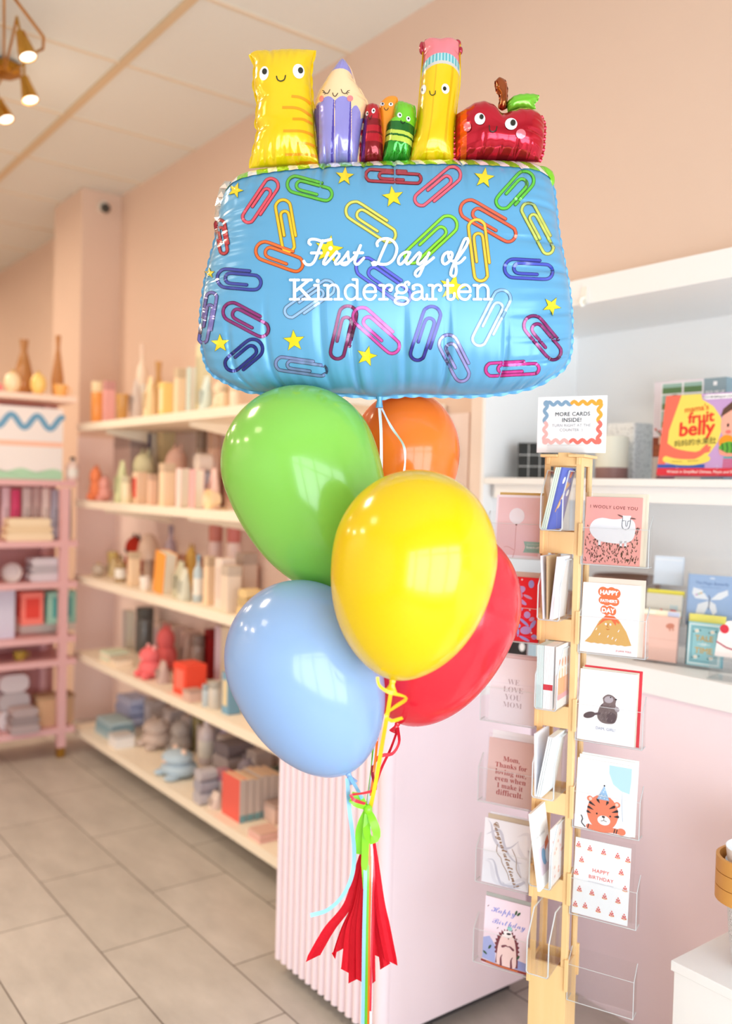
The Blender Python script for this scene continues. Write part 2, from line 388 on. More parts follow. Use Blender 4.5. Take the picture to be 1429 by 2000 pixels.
boxobj('counter_top', (-0.014, -0.016, 0.93), (0.66, 0.60, 0.972), mat('counter_white', (243, 243, 243), 0.35), t, bevel=0.002)
b = MB(); b.box((0.05, 0.05, 0.0), (0.54, 0.52, 0.05), mat('plinth_dark', (70, 66, 66), 0.7)); b.build('toe_kick', t)
# ================================================================ foil balloon
def arclen(P, n):
    P = np.array(P, float); d = np.r_[0, np.cumsum(np.linalg.norm(np.diff(P, axis=0), axis=1))]; s = np.linspace(0, d[-1], n)
    return np.stack([np.interp(s, d, P[:, 0]), np.interp(s, d, P[:, 1])], 1)
class Pillow:
    # inflated foil cushion between four edge curves (measured in picture units on the balloon's own plane)
    def __init__(s, T, B, L, R, depth, tmax, ps=2.4, pt=2.4, nx=80, ny=80, dx=0.0, wr=0.04, wfx=60, wfy=40, pleats=(), wc=(), zoff=0.0, root=None, curve=True):
        sm = (lambda c: smooth_path(c, 3.0)) if curve else (lambda c: np.array(c, float))
        s.T, s.B, s.L, s.R = [arclen(sm(c), 400) for c in (T, B, L, R)]
        s.d = depth; s.k = depth/FPX; s.tmax = tmax; s.ps = ps; s.pt = pt; s.nx = nx; s.ny = ny; s.wr = wr; s.wfx = wfx; s.wfy = wfy; s.pl = pleats; s.zoff = zoff
        s.org = np.array(root if root is not None else (0, 0, 0), float)
    def uv(s, u, v):
        i = lambda C, t: np.stack([np.interp(t*399, np.arange(400), C[:, 0]), np.interp(t*399, np.arange(400), C[:, 1])], -1)
        u = np.asarray(u, float); v = np.asarray(v, float); U = u[..., None]; V = v[..., None]
        c00, c10, c01, c11 = s.T[0], s.T[-1], s.B[0], s.B[-1]
        return (1-V)*i(s.T, u)+V*i(s.B, u)+(1-U)*i(s.L, v)+U*i(s.R, v)-((1-U)*(1-V)*c00+U*(1-V)*c10+(1-U)*V*c01+U*V*c11)
    def h(s, u, v):
        a = np.clip(np.abs(2*u-1), 0, 1); c = np.clip(np.abs(2*v-1), 0, 1)
        h = s.tmax*np.power(np.maximum(1-a**s.ps, 0), 0.5)*np.power(np.maximum(1-c**s.pt, 0), 0.5)
        ss = lambda x, lo, hi: np.clip((x-lo)/(hi-lo), 0, 1)**2
        h = h*(1+s.wr*np.cos(u*s.wfx)*ss(c, 0.45, 0.95)+s.wr*np.cos(v*s.wfy)*ss(a, 0.55, 0.97))
        for (side, pos, wid, dep, rch) in s.pl:      # creases running in from an edge
            if side in 'tb': w = np.exp(-((u-pos)/wid)**2); e = (v if side == 'b' else 1-v)
            else: w = np.exp(-((v-pos)/wid)**2); e = (u if side == 'r' else 1-u)
            h = h*(1-dep*w*ss(e, 1-rch, 1.0))
        return h
    def inv(s, P, uv0=None):
        P = np.asarray(P, float)
        if not hasattr(s, '_g'):
            g = np.linspace(0, 1, 41); s._gu, s._gv = np.meshgrid(g, g); s._g = s.uv(s._gu, s._gv).reshape(-1, 2); s._gu = s._gu.ravel(); s._gv = s._gv.ravel()
        if uv0 is None: idx = np.array([np.argmin(((s._g-p)**2).sum(1)) for p in P]); u = s._gu[idx]; v = s._gv[idx]
        else: u, v = uv0
        for _ in range(5 if uv0 is None else 3):
            e = P-s.uv(u, v); du = (s.uv(u+1e-3, v)-s.uv(u-1e-3, v))/2e-3; dv = (s.uv(u, v+1e-3)-s.uv(u, v-1e-3))/2e-3
            det = du[:, 0]*dv[:, 1]-du[:, 1]*dv[:, 0]; det = np.where(np.abs(det) < 1e-6, 1e-6, det)
            u = np.clip(u+(e[:, 0]*dv[:, 1]-e[:, 1]*dv[:, 0])/det, 0, 1); v = np.clip(v+(e[:, 1]*du[:, 0]-e[:, 0]*du[:, 1])/det, 0, 1)
        return u, v
    def loc(s, P, w): return np.stack([(P[:, 0]-CX)*s.k, -(P[:, 1]-CY)*s.k, w+s.zoff], 1)-s.org
    def fn(s, P, off):
        P = np.asarray(P, float); C = np.array([CX, CY]); Q = P.copy()
        uv = None
        for _ in range(4):
            uv = s.inv(Q, uv); w = s.h(*uv); Q = C+(P-C)*(1-(w+s.zoff)/s.d)[:, None]
        u, v = s.inv(Q, uv)
        return s.loc(Q, s.h(u, v)+off)
    def grid(s):
        a = np.linspace(-1, 1, s.nx+1); u = (np.sin(a*math.pi/2)*0.6+a*0.4+1)/2
        c = np.linspace(-1, 1, s.ny+1); v = (np.sin(c*math.pi/2)*0.6+c*0.4+1)/2
        return np.meshgrid(u, v)
    def make(s, mb, cls, back=None, rim=None, rimw=5.0, scal=26):
        U, V = s.grid(); P = s.uv(U, V).reshape(-1, 2); H = s.h(U, V).ravel(); n = s.nx+1
        Fi = [(j*n+i, (j+1)*n+i, (j+1)*n+i+1, j*n+i+1) for j in range(s.ny) for i in range(s.nx)]
        V3 = s.loc(P, H); um, vm = U.ravel(), V.ravel()
        groups = {}
        for f in Fi:
            i0, i2 = f[0], f[2]; m = cls((um[i0]+um[i2])/2, (vm[i0]+vm[i2])/2, *((P[i0]+P[i2])/2)) if callable(cls) else cls
            groups.setdefault(m.name, (m, []))[1].append(f)
        base = len(mb.v); mb.v.extend([tuple(p) for p in V3])
        for m, fs in groups.values():
            k = mb.mi(m)
            for f in fs: mb.f.append(tuple(base+i for i in f)); mb.m.append(k)
        st = 2; jj = list(range(0, s.ny+1, st)); ii = list(range(0, s.nx+1, st))
        mb.add(s.loc(P.reshape(s.ny+1, n, 2)[::st, ::st].reshape(-1, 2), -H.reshape(s.ny+1, n)[::st, ::st].ravel()),
               [(j*len(ii)+i, j*len(ii)+i+1, (j+1)*len(ii)+i+1, (j+1)*len(ii)+i) for j in range(len(jj)-1) for i in range(len(ii)-1)], back or (cls if not callable(cls) else cls(0.5, 0.8, 0, 0)))
        if rim:
            for C, sg in ((s.T, -1), (s.B, 1), (s.L[::-1], -1), (s.R[::-1], 1)) if rim[1] is None else [(getattr(s, c), g) for c, g in rim[1]]:
                Cc = arclen(C, 120); T = np.gradient(Cc, axis=0); T /= np.linalg.norm(T, axis=1, keepdims=True)+1e-9; N = np.stack([-T[:, 1], T[:, 0]], 1)*sg
                ww = rimw*(0.55+0.45*np.abs(np.sin(np.linspace(0, scal*math.pi/2, 120)))); O = Cc+N*ww[:, None]
                zz = 0.0012*np.sin(np.linspace(0, scal*math.pi, 120))
                mb.add(np.vstack([s.loc(Cc, zz*0), s.loc(O, zz)]), [(i, i+1, 120+i+1, 120+i) for i in range(119)], rim[0])
def foil(c, rough=0.16, metal=0.25): return mat('printed_foil', c, rough, metal, spec=0.6, coat=0.25)
D0 = 1.80
NOZ = np.array([(740-CX)*D0/FPX, -(788-CY)*D0/FPX, 0.0])
FR_ = thing('foil_balloon', 'pencil case shaped foil balloon with paper clip print and smiling stationery on top', 'foil balloon', (0, 0, 0))
FR_.matrix_world = Matrix.Translation(EYE+FW*D0+RT*NOZ[0]+UP*NOZ[1]) @ CAMROT.to_4x4()
SKY = mat('printed_foil', (96, 160, 200), 0.26, 0.1, spec=0.4, coat=0.06); LIME = foil((130, 205, 45)); STRIPEW = foil((240, 243, 240)); SILVER = mat('silver_foil', (225, 226, 228), 0.12, 1.0)
body = Pillow(T=[(452, 356), (480, 340), (540, 331), (640, 325), (750, 321), (860, 318), (960, 318), (1030, 320), (1064, 330)],
              B=[(446, 748), (480, 762), (530, 768), (600, 770), (680, 771), (738, 776), (800, 771), (900, 773), (980, 768), (1040, 755), (1074, 738)],
              L=[(452, 356), (436, 385), (428, 420), (424, 460), (414, 500), (404, 540), (396, 590), (393, 640), (398, 690), (412, 726), (446, 748)],
              R=[(1064, 330), (1078, 365), (1084, 410), (1088, 450), (1097, 500), (1107, 550), (1113, 600), (1115, 645), (1112, 690), (1100, 718), (1074, 738)],
              depth=D0, tmax=0.125, ps=2.6, pt=2.2, nx=150, ny=110, wr=0.03, wfx=190, wfy=120, root=NOZ,
              pleats=[('b', p, 0.006, 0.26, 0.5) for p in (0.09, 0.19, 0.33, 0.41, 0.54, 0.65, 0.80)]+[('b', 0.46, 0.02, 0.25, 0.35), ('b', 0.5, 0.02, 0.2, 0.3)]
              +[('b', p, 0.005, 0.5, 0.14) for p in (0.86, 0.9, 0.94, 0.97)]+[('t', p, 0.005, 0.26, 0.26) for p in (0.31, 0.43, 0.52, 0.72, 0.9)]
              +[('r', p, 0.008, 0.26, 0.25) for p in (0.22, 0.38, 0.5, 0.68, 0.78, 0.86)]+[('l', p, 0.008, 0.2, 0.12) for p in (0.1, 0.2, 0.33, 0.5, 0.62)])
b = MB(); body.make(b, SKY, back=SKY, rim=(SKY, [('B', 1), ('R', -1), ('L', 1)]), rimw=6, scal=44)
INKS = {}
dk = lambda c, k=0.62: tuple(int(v*k) for v in c)
D = Dec(b, body.fn, step=2.5, yd=-1)
def clip_print(cx, cy, L, Wd, ang, c, w=5.0, flip=1):
    q = math.radians(ang); r = Wd/2; ri = Wd*0.30
    pts = []
    X0, X1 = -L/2, L/2
    add = lambda x, y: pts.append((x, y*flip))
    add(X0+L*0.72, -r)
    add(X0+L*0.45, -r); add(X0+r, -r)
    for a in (-120, -150, 180, 150, 120): add(X0+r+r*math.cos(math.radians(a)), r*math.sin(math.radians(a)))
    add(X0+r, r); add(X0+L*0.5, r); add(X1-r, r)
    ro = (r+ri)/2*1.0; yc = r-ro
    for a in (60, 30, 0, -30, -60): add(X1-ro+ro*math.cos(math.radians(a)), yc+ro*math.sin(math.radians(a)))
    add(X1-ro, yc-ro); add(X0+L*0.5, yc-ro); add(X0+L*0.33, yc-ro)
    yi0 = yc-ro; yi1 = r*0.52; rr = (yi1-yi0)/2
    for a in (-120, -150, 180, 150, 120): add(X0+L*0.30+rr*math.cos(math.radians(a)), yi0+rr+rr*math.sin(math.radians(a)))
    add(X0+L*0.33, yi1); add(X0+L*0.5, yi1); add(X0+L*0.68, yi1)
    P = [(cx+x*math.cos(q)-y*math.sin(q), cy+x*math.sin(q)+y*math.cos(q)) for x, y in pts]
    C = dense_path(smooth_path(P, 2.2), 2.2)
    return C
CL = [(509,393,100,28,124,(226,82,104)),(605,368,90,32,15,(96,190,60)),(559,441,102,29,80,(240,196,40)),(546,501,97,36,20,(240,112,52)),(725,433,112,36,33,(216,214,98)),(768,345,108,22,3,(168,46,66)),
 (855,366,105,32,140,(232,98,122)),(1006,373,90,36,132,(96,200,64)),(954,431,122,38,30,(234,100,72)),(1051,446,108,27,62,(200,212,106)),(936,489,120,32,83,(246,200,70)),(842,470,124,36,137,(140,216,60)),
 (1032,526,94,36,3,(70,82,190)),(960,622,120,34,117,(140,182,226)),(1061,659,98,38,50,(140,40,110)),(831,652,110,34,108,(42,38,140)),(889,699,96,36,63,(150,146,206)),(1000,720,104,25,-3,(200,54,146)),
 (750,548,125,38,35,(96,104,222)),(605,586,110,30,145,(152,190,230)),(467,546,86,36,5,(58,70,160)),(481,624,98,36,28,(132,36,110)),(477,696,82,38,140,(26,40,128)),(406,621,100,20,100,(112,110,186)),
 (434,463,66,18,80,(184,48,60)),(588,716,100,26,8,(122,138,186)),(671,650,106,34,103,(120,26,86)),(736,645,114,36,42,(206,74,168))]
for cx, cy, L, Wd, ang, c in CL:
    C = clip_print(cx, cy, L, Wd, ang, c)
    D.stroke(C, 7.0, foil(dk(c, 0.6)), off=1, curve=False); D.stroke(C, 4.6, foil(c), off=2, curve=False)
YS = foil((246, 216, 32))
for cx, cy, r, ro in [(673,345,18,5),(767,385,21,-8),(945,348,20,8),(642,488,28,10),(884,562,27,12),(1077,598,18,30),(574,666,21,-4),(716,696,20,14),(430,671,18,-2),(460,372,15,20),(409,534,10,0)]:
    D.star((cx, cy), r+1.6, foil((120, 140, 40)), 1, ro); D.star((cx, cy), r, YS, 2, ro)
# white lettering
LET = mat('white_vinyl_lettering', (255, 255, 255), 0.35, 0.0, spec=0.3)
def F1(pts): return [(580+x/7.145, 450+y/7.145) for x, y in pts]
def F2(pts): return [(730+x/7.145, 450+y/7.145) for x, y in pts]
SW = 5.4
for f, pts in ((F1, [(188,205),(165,185),(172,145),(210,130),(270,135),(340,155),(400,150),(470,133)]),(F1, [(360,150),(320,240),(275,360),(240,440),(200,480),(160,488),(120,475),(95,437)]),(F1, [(200,322),(340,322)]),
 (F1, [(432,320),(395,400),(370,445),(370,475),(388,483),(420,455),(480,390),(530,335),(555,305)]),(F1, [(555,305),(560,325),(590,335),(585,370),(550,420),(530,455),(540,480),(570,475),(620,430),(680,355),(710,308)]),
 (F1, [(710,310),(712,370),(725,430),(710,465),(670,488),(630,480),(600,455)]),(F1, [(640,465),(720,445),(790,385),(840,320),(885,218)]),(F1, [(885,218),(845,320),(810,410),(805,460),(825,485),(865,465),(930,393)]),(F1, [(797,320),(915,320)]),
 (F1, [(1120,222),(1112,190),(1145,145),(1215,122),(1285,128),(1350,170),(1388,240),(1380,330),(1335,420),(1270,470),(1200,482),(1130,470),(1075,450),(1045,462),(1060,490),(1095,485),(1130,450),(1155,390),(1220,240),(1262,150)]),
 (F2, [(500,315),(440,312),(380,350),(345,400),(338,450),(360,480),(400,460),(450,400),(495,330)]),(F2, [(495,330),(455,410),(445,455),(465,480),(510,445),(580,365),(630,315),(648,330),(640,370),(610,430),(608,470),(630,480),(680,440),(735,375)]),
 (F2, [(768,320),(730,400),(690,500),(655,585),(625,640),(595,648),(572,625),(585,580),(640,530),(720,475),(780,430),(830,388)]),(F2, [(1030,310),(985,335),(955,390),(955,450),(985,478),(1030,455),(1075,395),(1090,340),(1070,310),(1040,330),(1040,380),(1075,430),(1130,430),(1170,395)]),
 (F2, [(1130,440),(1170,390),(1230,310),(1290,215),(1312,150),(1300,118),(1265,130),(1235,190),(1190,300),(1140,410),(1100,500),(1075,570),(1070,625),(1095,648),(1130,635),(1145,580),(1140,510),(1128,460)]),(F2, [(1128,455),(1160,468),(1210,445),(1265,388)])):
    D.stroke(f(pts), SW, LET, off=4)
D.ell(F1([(467,256)])[0], 4.0, 4.0, LET, 4)
def K1(pts): return [(555+x/6.805, 530+y/6.805) for x, y in pts]
def K2(pts): return [(755+x/6.805, 530+y/6.805) for x, y in pts]
KW = 5.0; ST = lambda f, p, cv=False, w=KW: D.stroke(f(p), w, LET, off=5, curve=cv)
ST(K1, [(80,122),(195,122)]); ST(K1, [(80,378),(195,378)]); ST(K1, [(138,122),(138,378)], w=6.2); ST(K1, [(242,122),(365,122)]); ST(K1, [(245,378),(395,378)]); ST(K1, [(320,130),(160,262)], w=5.6); ST(K1, [(215,235),(340,370)], w=6.0)
D.ell(K1([(446,134)])[0], 4.0, 4.0, LET, 5)
ST(K1, [(402,192),(455,192),(455,378)]); ST(K1, [(402,378),(505,378)])
ST(K1, [(532,192),(580,192),(580,378)]); ST(K1, [(530,378),(628,378)]); ST(K1, [(580,245),(605,205),(650,186),(695,200),(718,245),(720,310),(720,378)], True); ST(K1, [(670,378),(768,378)])
ST(K1, [(912,116),(968,116),(968,378),(1015,378)]); ST(K1, [(968,240),(930,200),(888,186),(840,205),(812,255),(812,310),(838,362),(888,382),(935,365),(968,330)], True)
ST(K1, [(1080,278),(1215,278)]); ST(K1, [(1215,278),(1205,225),(1175,195),(1135,186),(1090,205),(1060,255),(1060,315),(1085,362),(1135,382),(1180,370),(1213,325)], True)
ST(K1, [(1265,192),(1318,192),(1318,378)]); ST(K1, [(1262,378),(1368,378)]); ST(K1, [(1318,250),(1345,205),(1390,186),(1425,200),(1432,235),(1412,255)], True)
D.ell(K1([(1410,256)])[0], 4.0, 3.4, LET, 5)
# g a r t e n
P = lambda cx, cy, rx, ry, n=16: [(cx+rx*math.cos(2*math.pi*k/n), cy+ry*math.sin(2*math.pi*k/n)) for k in range(n)]
D.stroke(K2(P(197,240,68,56)), KW, LET, 5, closed=True); D.stroke(K2(P(195,402,88,46)), KW, LET, 5, closed=True)
ST(K2, [(150,285),(118,310),(112,335),(145,352),(220,355),(262,365)], True); ST(K2, [(235,190),(250,155),(280,148),(298,165),(290,185)], True)
ST(K2, [(350,240),(345,205),(375,190),(415,186),(455,205),(468,250),(468,330),(480,372),(515,378),(530,355),(530,318)], True); ST(K2, [(468,275),(400,283),(350,305),(335,345),(355,375),(400,382),(445,360),(468,325)], True); D.ell(K2([(355,238)])[0], 3.6, 3.4, LET, 5)
ST(K2, [(558,192),(608,192),(608,378)]); ST(K2, [(555,378),(655,378)]); ST(K2, [(608,250),(635,205),(680,186),(715,205),(722,235),(705,255)], True); D.ell(K2([(705,256)])[0], 4.0, 3.4, LET, 5)
ST(K2, [(806,122),(806,330),(815,370),(850,382),(885,365),(895,330),(896,300)], True); ST(K2, [(765,194),(878,194)])
ST(K2, [(955,278),(1105,278)]); ST(K2, [(1108,278),(1098,225),(1068,195),(1028,186),(985,205),(953,255),(953,315),(980,362),(1028,382),(1073,370),(1105,325)], True)
ST(K2, [(1152,192),(1203,192),(1203,378)]); ST(K2, [(1152,378),(1250,378)]); ST(K2, [(1203,245),(1228,205),(1272,186),(1318,200),(1342,245),(1343,310),(1343,378)], True); ST(K2, [(1292,378),(1392,378)])
BODY_ = b.build('balloon_body', FR_, smooth='all')
# green and white striped piping along the top edge, green tabs at its ends
b = MB()
uu = np.linspace(0.0, 1.0, 601); rowsP = []; vv = 0.060*np.linspace(0, 1, 15)**2
for v_ in vv:
    V_ = np.full(601, v_); rowsP.append(body.loc(body.uv(uu, V_), body.h(uu, V_)+0.0032))
for i in range(600):
    for j in range(14):
        w = ((i-vv[j]*240) % 37.5) < 16.5
        b.add([rowsP[j][i], rowsP[j+1][i], rowsP[j+1][i+1], rowsP[j][i+1]], [(0, 1, 2, 3)], STRIPEW if w else LIME)
b.build('striped_piping', BODY_, smooth='all')
b = MB(); tabp = Pillow(T=[(1052, 322), (1066, 325), (1080, 334)], B=[(1062, 352), (1070, 366), (1078, 370)], L=[(1052, 322), (1056, 338), (1062, 352)], R=[(1080, 334), (1084, 352), (1078, 370)], depth=D0, tmax=0.012, nx=16, ny=16, root=NOZ, zoff=-0.004)
tabp.make(b, LIME); b.build('green_tab', BODY_, smooth='all')
b = MB(); rnd = random.Random(3)
cr = [(438, 352), (428, 366), (424, 384), (420, 402), (418, 424), (421, 440), (426, 452)]
ci = [(452, 358), (446, 372), (440, 390), (436, 408), (432, 426), (429, 442), (428, 452)]
for k in range(6):
    a0, a1, c0, c1 = cr[k], cr[k+1], ci[k], ci[k+1]; mid = ((a0[0]+a1[0]+c0[0]+c1[0])/4, (a0[1]+a1[1]+c0[1]+c1[1])/4)
    V = [body.loc(np.array([p]), np.array([z]))[0] for p, z in ((a0, -0.004), (a1, 0.003*rnd.uniform(-1, 1)), (c1, 0.012), (c0, 0.012), (mid, 0.016*rnd.uniform(0.4, 1)))]
    b.add(V, [(0, 1, 4), (1, 2, 4), (2, 3, 4), (3, 0, 4)], SILVER)
b.build('silver_seam', BODY_)
# filling neck
b = MB(); nz = [((728, 760), (752, 760)), ((733, 772), (748, 772)), ((736, 782), (746, 782)), ((734, 790), (747, 790)), ((733, 797), (748, 795))]
NV = []
for k, (l, r) in enumerate(nz):
    for q in range(12):
        a = 2*math.pi*q/12; x = (l[0]+r[0])/2+(r[0]-l[0])/2*math.cos(a); y = (l[1]+r[1])/2
        NV.append(body.loc(np.array([[x, y]]), np.array([0.008*(1.0, 0.8, 0.6, 0.5, 0.5)[k]*math.sin(a)]))[0])
b.add(NV, [(k*12+q, k*12+(q+1) % 12, (k+1)*12+(q+1) % 12, (k+1)*12+q) for k in range(4) for q in range(12)], SKY); b.build('filling_neck', BODY_, smooth=True)
# ---- ruler
BLK = foil((40, 40, 32)); EYEW = foil((244, 246, 248)); YEL = foil((238, 202, 14))
kid = dict(depth=D0, root=NOZ)
def eye(D, c, rx, ry, pc, pr, rot=0):
    D.ell(c, rx, ry, EYEW, 1, rot); D.ell(pc, pr, pr*1.25, BLK, 2, rot)
def smile(D, pts, w=2.0): D.stroke(pts, w, BLK, 2)
r = Pillow(T=[(487, 106), (500, 100), (532, 100), (560, 98), (600, 98), (615, 98)], B=[(488, 329), (520, 327), (560, 325), (600, 323), (624, 320)],
           L=[(487, 106), (497, 128), (496, 170), (503, 202), (500, 245), (504, 256), (494, 300), (488, 329)], R=[(615, 98), (607, 140), (609, 190), (613, 232), (616, 270), (621, 305), (624, 320)], tmax=0.042, ps=2.6, pt=3.0, nx=60, ny=80, wr=0.05, wfx=50, wfy=70,
           pleats=[('l', 0.45, 0.02, 0.5, 0.3), ('l', 0.7, 0.02, 0.5, 0.3), ('t', 0.33, 0.03, 0.3, 0.2), ('r', 0.18, 0.02, 0.3, 0.2)]+[('b', p, 0.02, 0.3, 0.2) for p in (0.1, 0.2, 0.33, 0.5, 0.7)], **kid)
b = MB(); r.make(b, YEL, rim=(YEL, [('L', 1), ('R', -1)]), rimw=4, scal=18); Dr = Dec(b, r.fn, 2.0)
eye(Dr, (515.5, 143.5), 9.0, 14, (516.5, 140), 4.8, 8); eye(Dr, (583, 139.5), 11.4, 14.5, (587, 138), 5.0, -12)
smile(Dr, [(540, 149.5), (542, 156), (548, 159), (555, 156), (557.5, 148)], 2.2)
OR = foil((250, 158, 20))
for p in ([(569, 188), (585, 190), (598, 196), (607, 204)], [(551, 210), (575, 210.5), (592, 216), (610, 229)], [(571, 232.5), (590, 233), (600, 237), (612, 244)], [(553, 256), (585, 256), (604, 261), (614, 268)], [(574, 280), (595, 280), (610, 284), (618, 290)], [(557, 302.5), (590, 302), (608, 303), (621, 307)], [(578, 323), (600, 322), (620, 320)]):
    Dr.stroke(p, 5.2, OR, 1, cap=False)
b.build('ruler_figure', FR_, smooth='all')
# ---- purple pencil
PUR = foil((150, 144, 214)); PURD = foil((84, 72, 168)); SKIN = foil((250, 214, 168)); CHEEK = foil((244, 140, 140))
p1 = Pillow(T=[(664, 122), (669, 118), (674, 122)], B=[(622, 325), (645, 322), (670, 321), (697, 319)], L=[(664, 122), (650, 142), (634, 164), (620, 190), (613, 222), (617, 262), (622, 325)], R=[(674, 122), (686, 142), (692, 163), (704, 180), (716, 204), (710, 232), (704, 265), (697, 319)],
            tmax=0.040, ps=2.3, pt=4.0, nx=180, ny=300, wr=0.03, wfx=40, wfy=110, pleats=[('r', 0.42, 0.015, 0.3, 0.3), ('r', 0.25, 0.015, 0.3, 0.3)]+[('b', p, 0.04, 0.3, 0.25) for p in (0.2, 0.5, 0.8)], **kid)
def purcls(u, v, x, y):
    if y < 151+0.0+0.012*(x-668)**2*(1 if x > 668 else 0.35): return PUR
    sc = [(626, 663, 203), (655, 685, 205), (685, 706, 217)]
    top = 999
    for a0, a1, t0 in ((600, 618, 212), (618, 628, 211), (627, 654, 204), (655, 686, 205.5), (687, 704, 220), (704, 722, 232)):
        if a0 <= x < a1: top = t0+9*((x-(a0+a1)/2)/((a1-a0)/2))**2*(1 if a1-a0 > 12 else 0.3)
    if y < top: return SKIN
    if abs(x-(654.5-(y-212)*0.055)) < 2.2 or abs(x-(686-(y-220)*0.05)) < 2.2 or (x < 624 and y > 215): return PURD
    return PUR
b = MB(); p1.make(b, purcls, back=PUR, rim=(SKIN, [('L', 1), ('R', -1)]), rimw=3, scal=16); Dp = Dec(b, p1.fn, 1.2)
smile(Dp, [(632, 178), (635, 182), (640, 182.5), (644, 175.5)], 1.3); smile(Dp, [(666, 175), (669, 181.5), (675, 183), (679, 178)], 1.3); smile(Dp, [(649.5, 182), (651, 187), (655, 188.5), (659.5, 182.5)], 1.5)
for q in ([(633, 179), (629.5, 177)], [(634, 181), (630.5, 181.5)], [(636, 182.5), (633.5, 184.5)], [(679, 178), (682.5, 177)], [(678, 180.5), (681.5, 181.5)], [(676.5, 182.5), (679, 184.5)]): Dp.stroke(q, 1.1, BLK, 2, curve=False)
Dp.ell((627.5, 193), 4.4, 6.2, CHEEK, 1, 8); Dp.ell((683.5, 192.5), 6.0, 6.0, CHEEK, 1)
b.build('purple_pencil_figure', FR_, smooth='all')
# ---- crayons
REDF = foil((196, 30, 48), 0.12, 0.5); REDD = foil((140, 20, 32), 0.12, 0.5); ORG = foil((252, 156, 36)); GRN = foil((116, 202, 44)); GRND = foil((30, 108, 40), 0.12, 0.4); GRNL = foil((196, 218, 84)); GRNM = foil((60, 170, 60), 0.08, 0.75); MAG = foil((120, 24, 96), 0.12, 0.5)
c1 = Pillow(T=[(712, 208), (726, 203), (741, 207)], B=[(704, 319), (725, 318), (747, 317)], L=[(712, 208), (710, 240), (705, 280), (704, 319)], R=[(741, 207), (745, 235), (748, 280), (747, 317)], tmax=0.026, ps=2.4, pt=3.5, nx=70, ny=170, wr=0.06, wfx=24, wfy=60, **kid)
def c1c(u, v, x, y):
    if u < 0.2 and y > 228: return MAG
    if y > 241 and y < 254 or 266 < y < 270 or y > 285: return REDD
    return REDF
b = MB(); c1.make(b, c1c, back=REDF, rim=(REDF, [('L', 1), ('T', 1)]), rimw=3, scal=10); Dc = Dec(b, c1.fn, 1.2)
eye(Dc, (729, 216.5), 3.6, 5.2, (729.5, 216.5), 1.7, 10); eye(Dc, (716.5, 222), 2.6, 4.6, (717, 222), 1.4, 10); smile(Dc, [(719, 228), (720.5, 232), (723, 231.5), (726, 226)], 1.4)
b.build('red_crayon_figure', FR_, smooth='all')
c2 = Pillow(T=[(741, 199), (757, 186), (774, 186), (779, 198)], B=[(744, 318), (756, 318), (768, 317)], L=[(741, 199), (741, 230), (744, 270), (744, 318)], R=[(779, 198), (772, 230), (764, 260), (768, 317)], tmax=0.012, ps=2.6, pt=4, nx=30, ny=60, wr=0.03, wfx=24, wfy=40, zoff=-0.006, **kid)
b = MB(); c2.make(b, ORG, rim=(ORG, [('T', 1)]), rimw=2, scal=6); Dc = Dec(b, c2.fn, 1.2)
eye(Dc, (746, 203.5), 4.4, 3.6, (747, 203), 1.6); eye(Dc, (763, 204), 4.4, 3.6, (763, 203.5), 1.6); smile(Dc, [(750, 211), (752, 215), (756, 215), (758, 211.5)], 1.3)
b.build('orange_crayon_figure', FR_, smooth='all')
c3 = Pillow(T=[(770, 204), (780, 199), (795, 203), (808, 206)], B=[(746, 318), (772, 318), (798, 316)], L=[(770, 204), (765, 238), (755, 245), (750, 280), (746, 318)], R=[(808, 206), (811, 240), (806, 280), (798, 316)], tmax=0.030, ps=2.3, pt=3.5, nx=100, ny=200, wr=0.06, wfx=30, wfy=60, pleats=[('b', p, 0.06, 0.35, 0.3) for p in (0.2, 0.45, 0.75)], **kid)
def c3c(u, v, x, y):
    yy = y-(x-754)*0.16*(1 if x > 765 else 0.3)
    if yy < 245: return GRN
    if yy < 262: return GRND
    if yy < 269 or 273 < yy < 283: return GRNL
    if yy < 284: return GRND
    return GRNM
b = MB(); c3.make(b, c3c, back=GRN, rim=(GRN, [('R', -1), ('T', 1)]), rimw=3, scal=10); Dc = Dec(b, c3.fn, 1.2)
eye(Dc, (780, 225), 4.6, 5.2, (781, 225), 1.8, -15); eye(Dc, (797, 232.5), 4.0, 5.2, (797.5, 232), 1.8, -15); smile(Dc, [(782.5, 235.5), (784, 240), (788, 241.5), (791, 238)], 1.4)
b.build('green_crayon_figure', FR_, smooth='all')
# ---- yellow pencil
PKE = foil((236, 128, 140), 0.2, 0.15); TEAL = foil((92, 176, 186)); TEALL = foil((178, 216, 220)); BAND = foil((212, 206, 198)); YEL2 = foil((226, 178, 8)); PKD = foil((176, 34, 60))
p2 = Pillow(T=[(824, 84), (838, 76), (858, 78), (880, 76), (898, 84)], B=[(800, 318), (830, 318), (860, 317), (885, 315)], L=[(824, 84), (826, 108), (823, 150), (818, 200), (813, 250), (803, 290), (800, 318)], R=[(898, 84), (897, 110), (897, 160), (892, 205), (887, 250), (885, 315)],
            tmax=0.036, ps=2.2, pt=5, nx=150, ny=330, wr=0.02, wfx=20, wfy=90, pleats=[('l', 0.12, 0.02, 0.4, 0.35), ('r', 0.12, 0.02, 0.4, 0.35)]+[('b', p, 0.05, 0.2, 0.12) for p in (0.2, 0.6)], **kid)
def p2c(u, v, x, y):
    yy = y-14*abs(2*u-1)**2.2
    if yy < 119.5: return PKE if 0.06 < u < 0.95 else PKD
    if yy < 135: return TEAL if int(u*24) % 2 == 0 else TEALL
    if yy < 141: return BAND
    return YEL2 if (0.34 < u < 0.38 or 0.74 < u < 0.8 or u < 0.08) else YEL
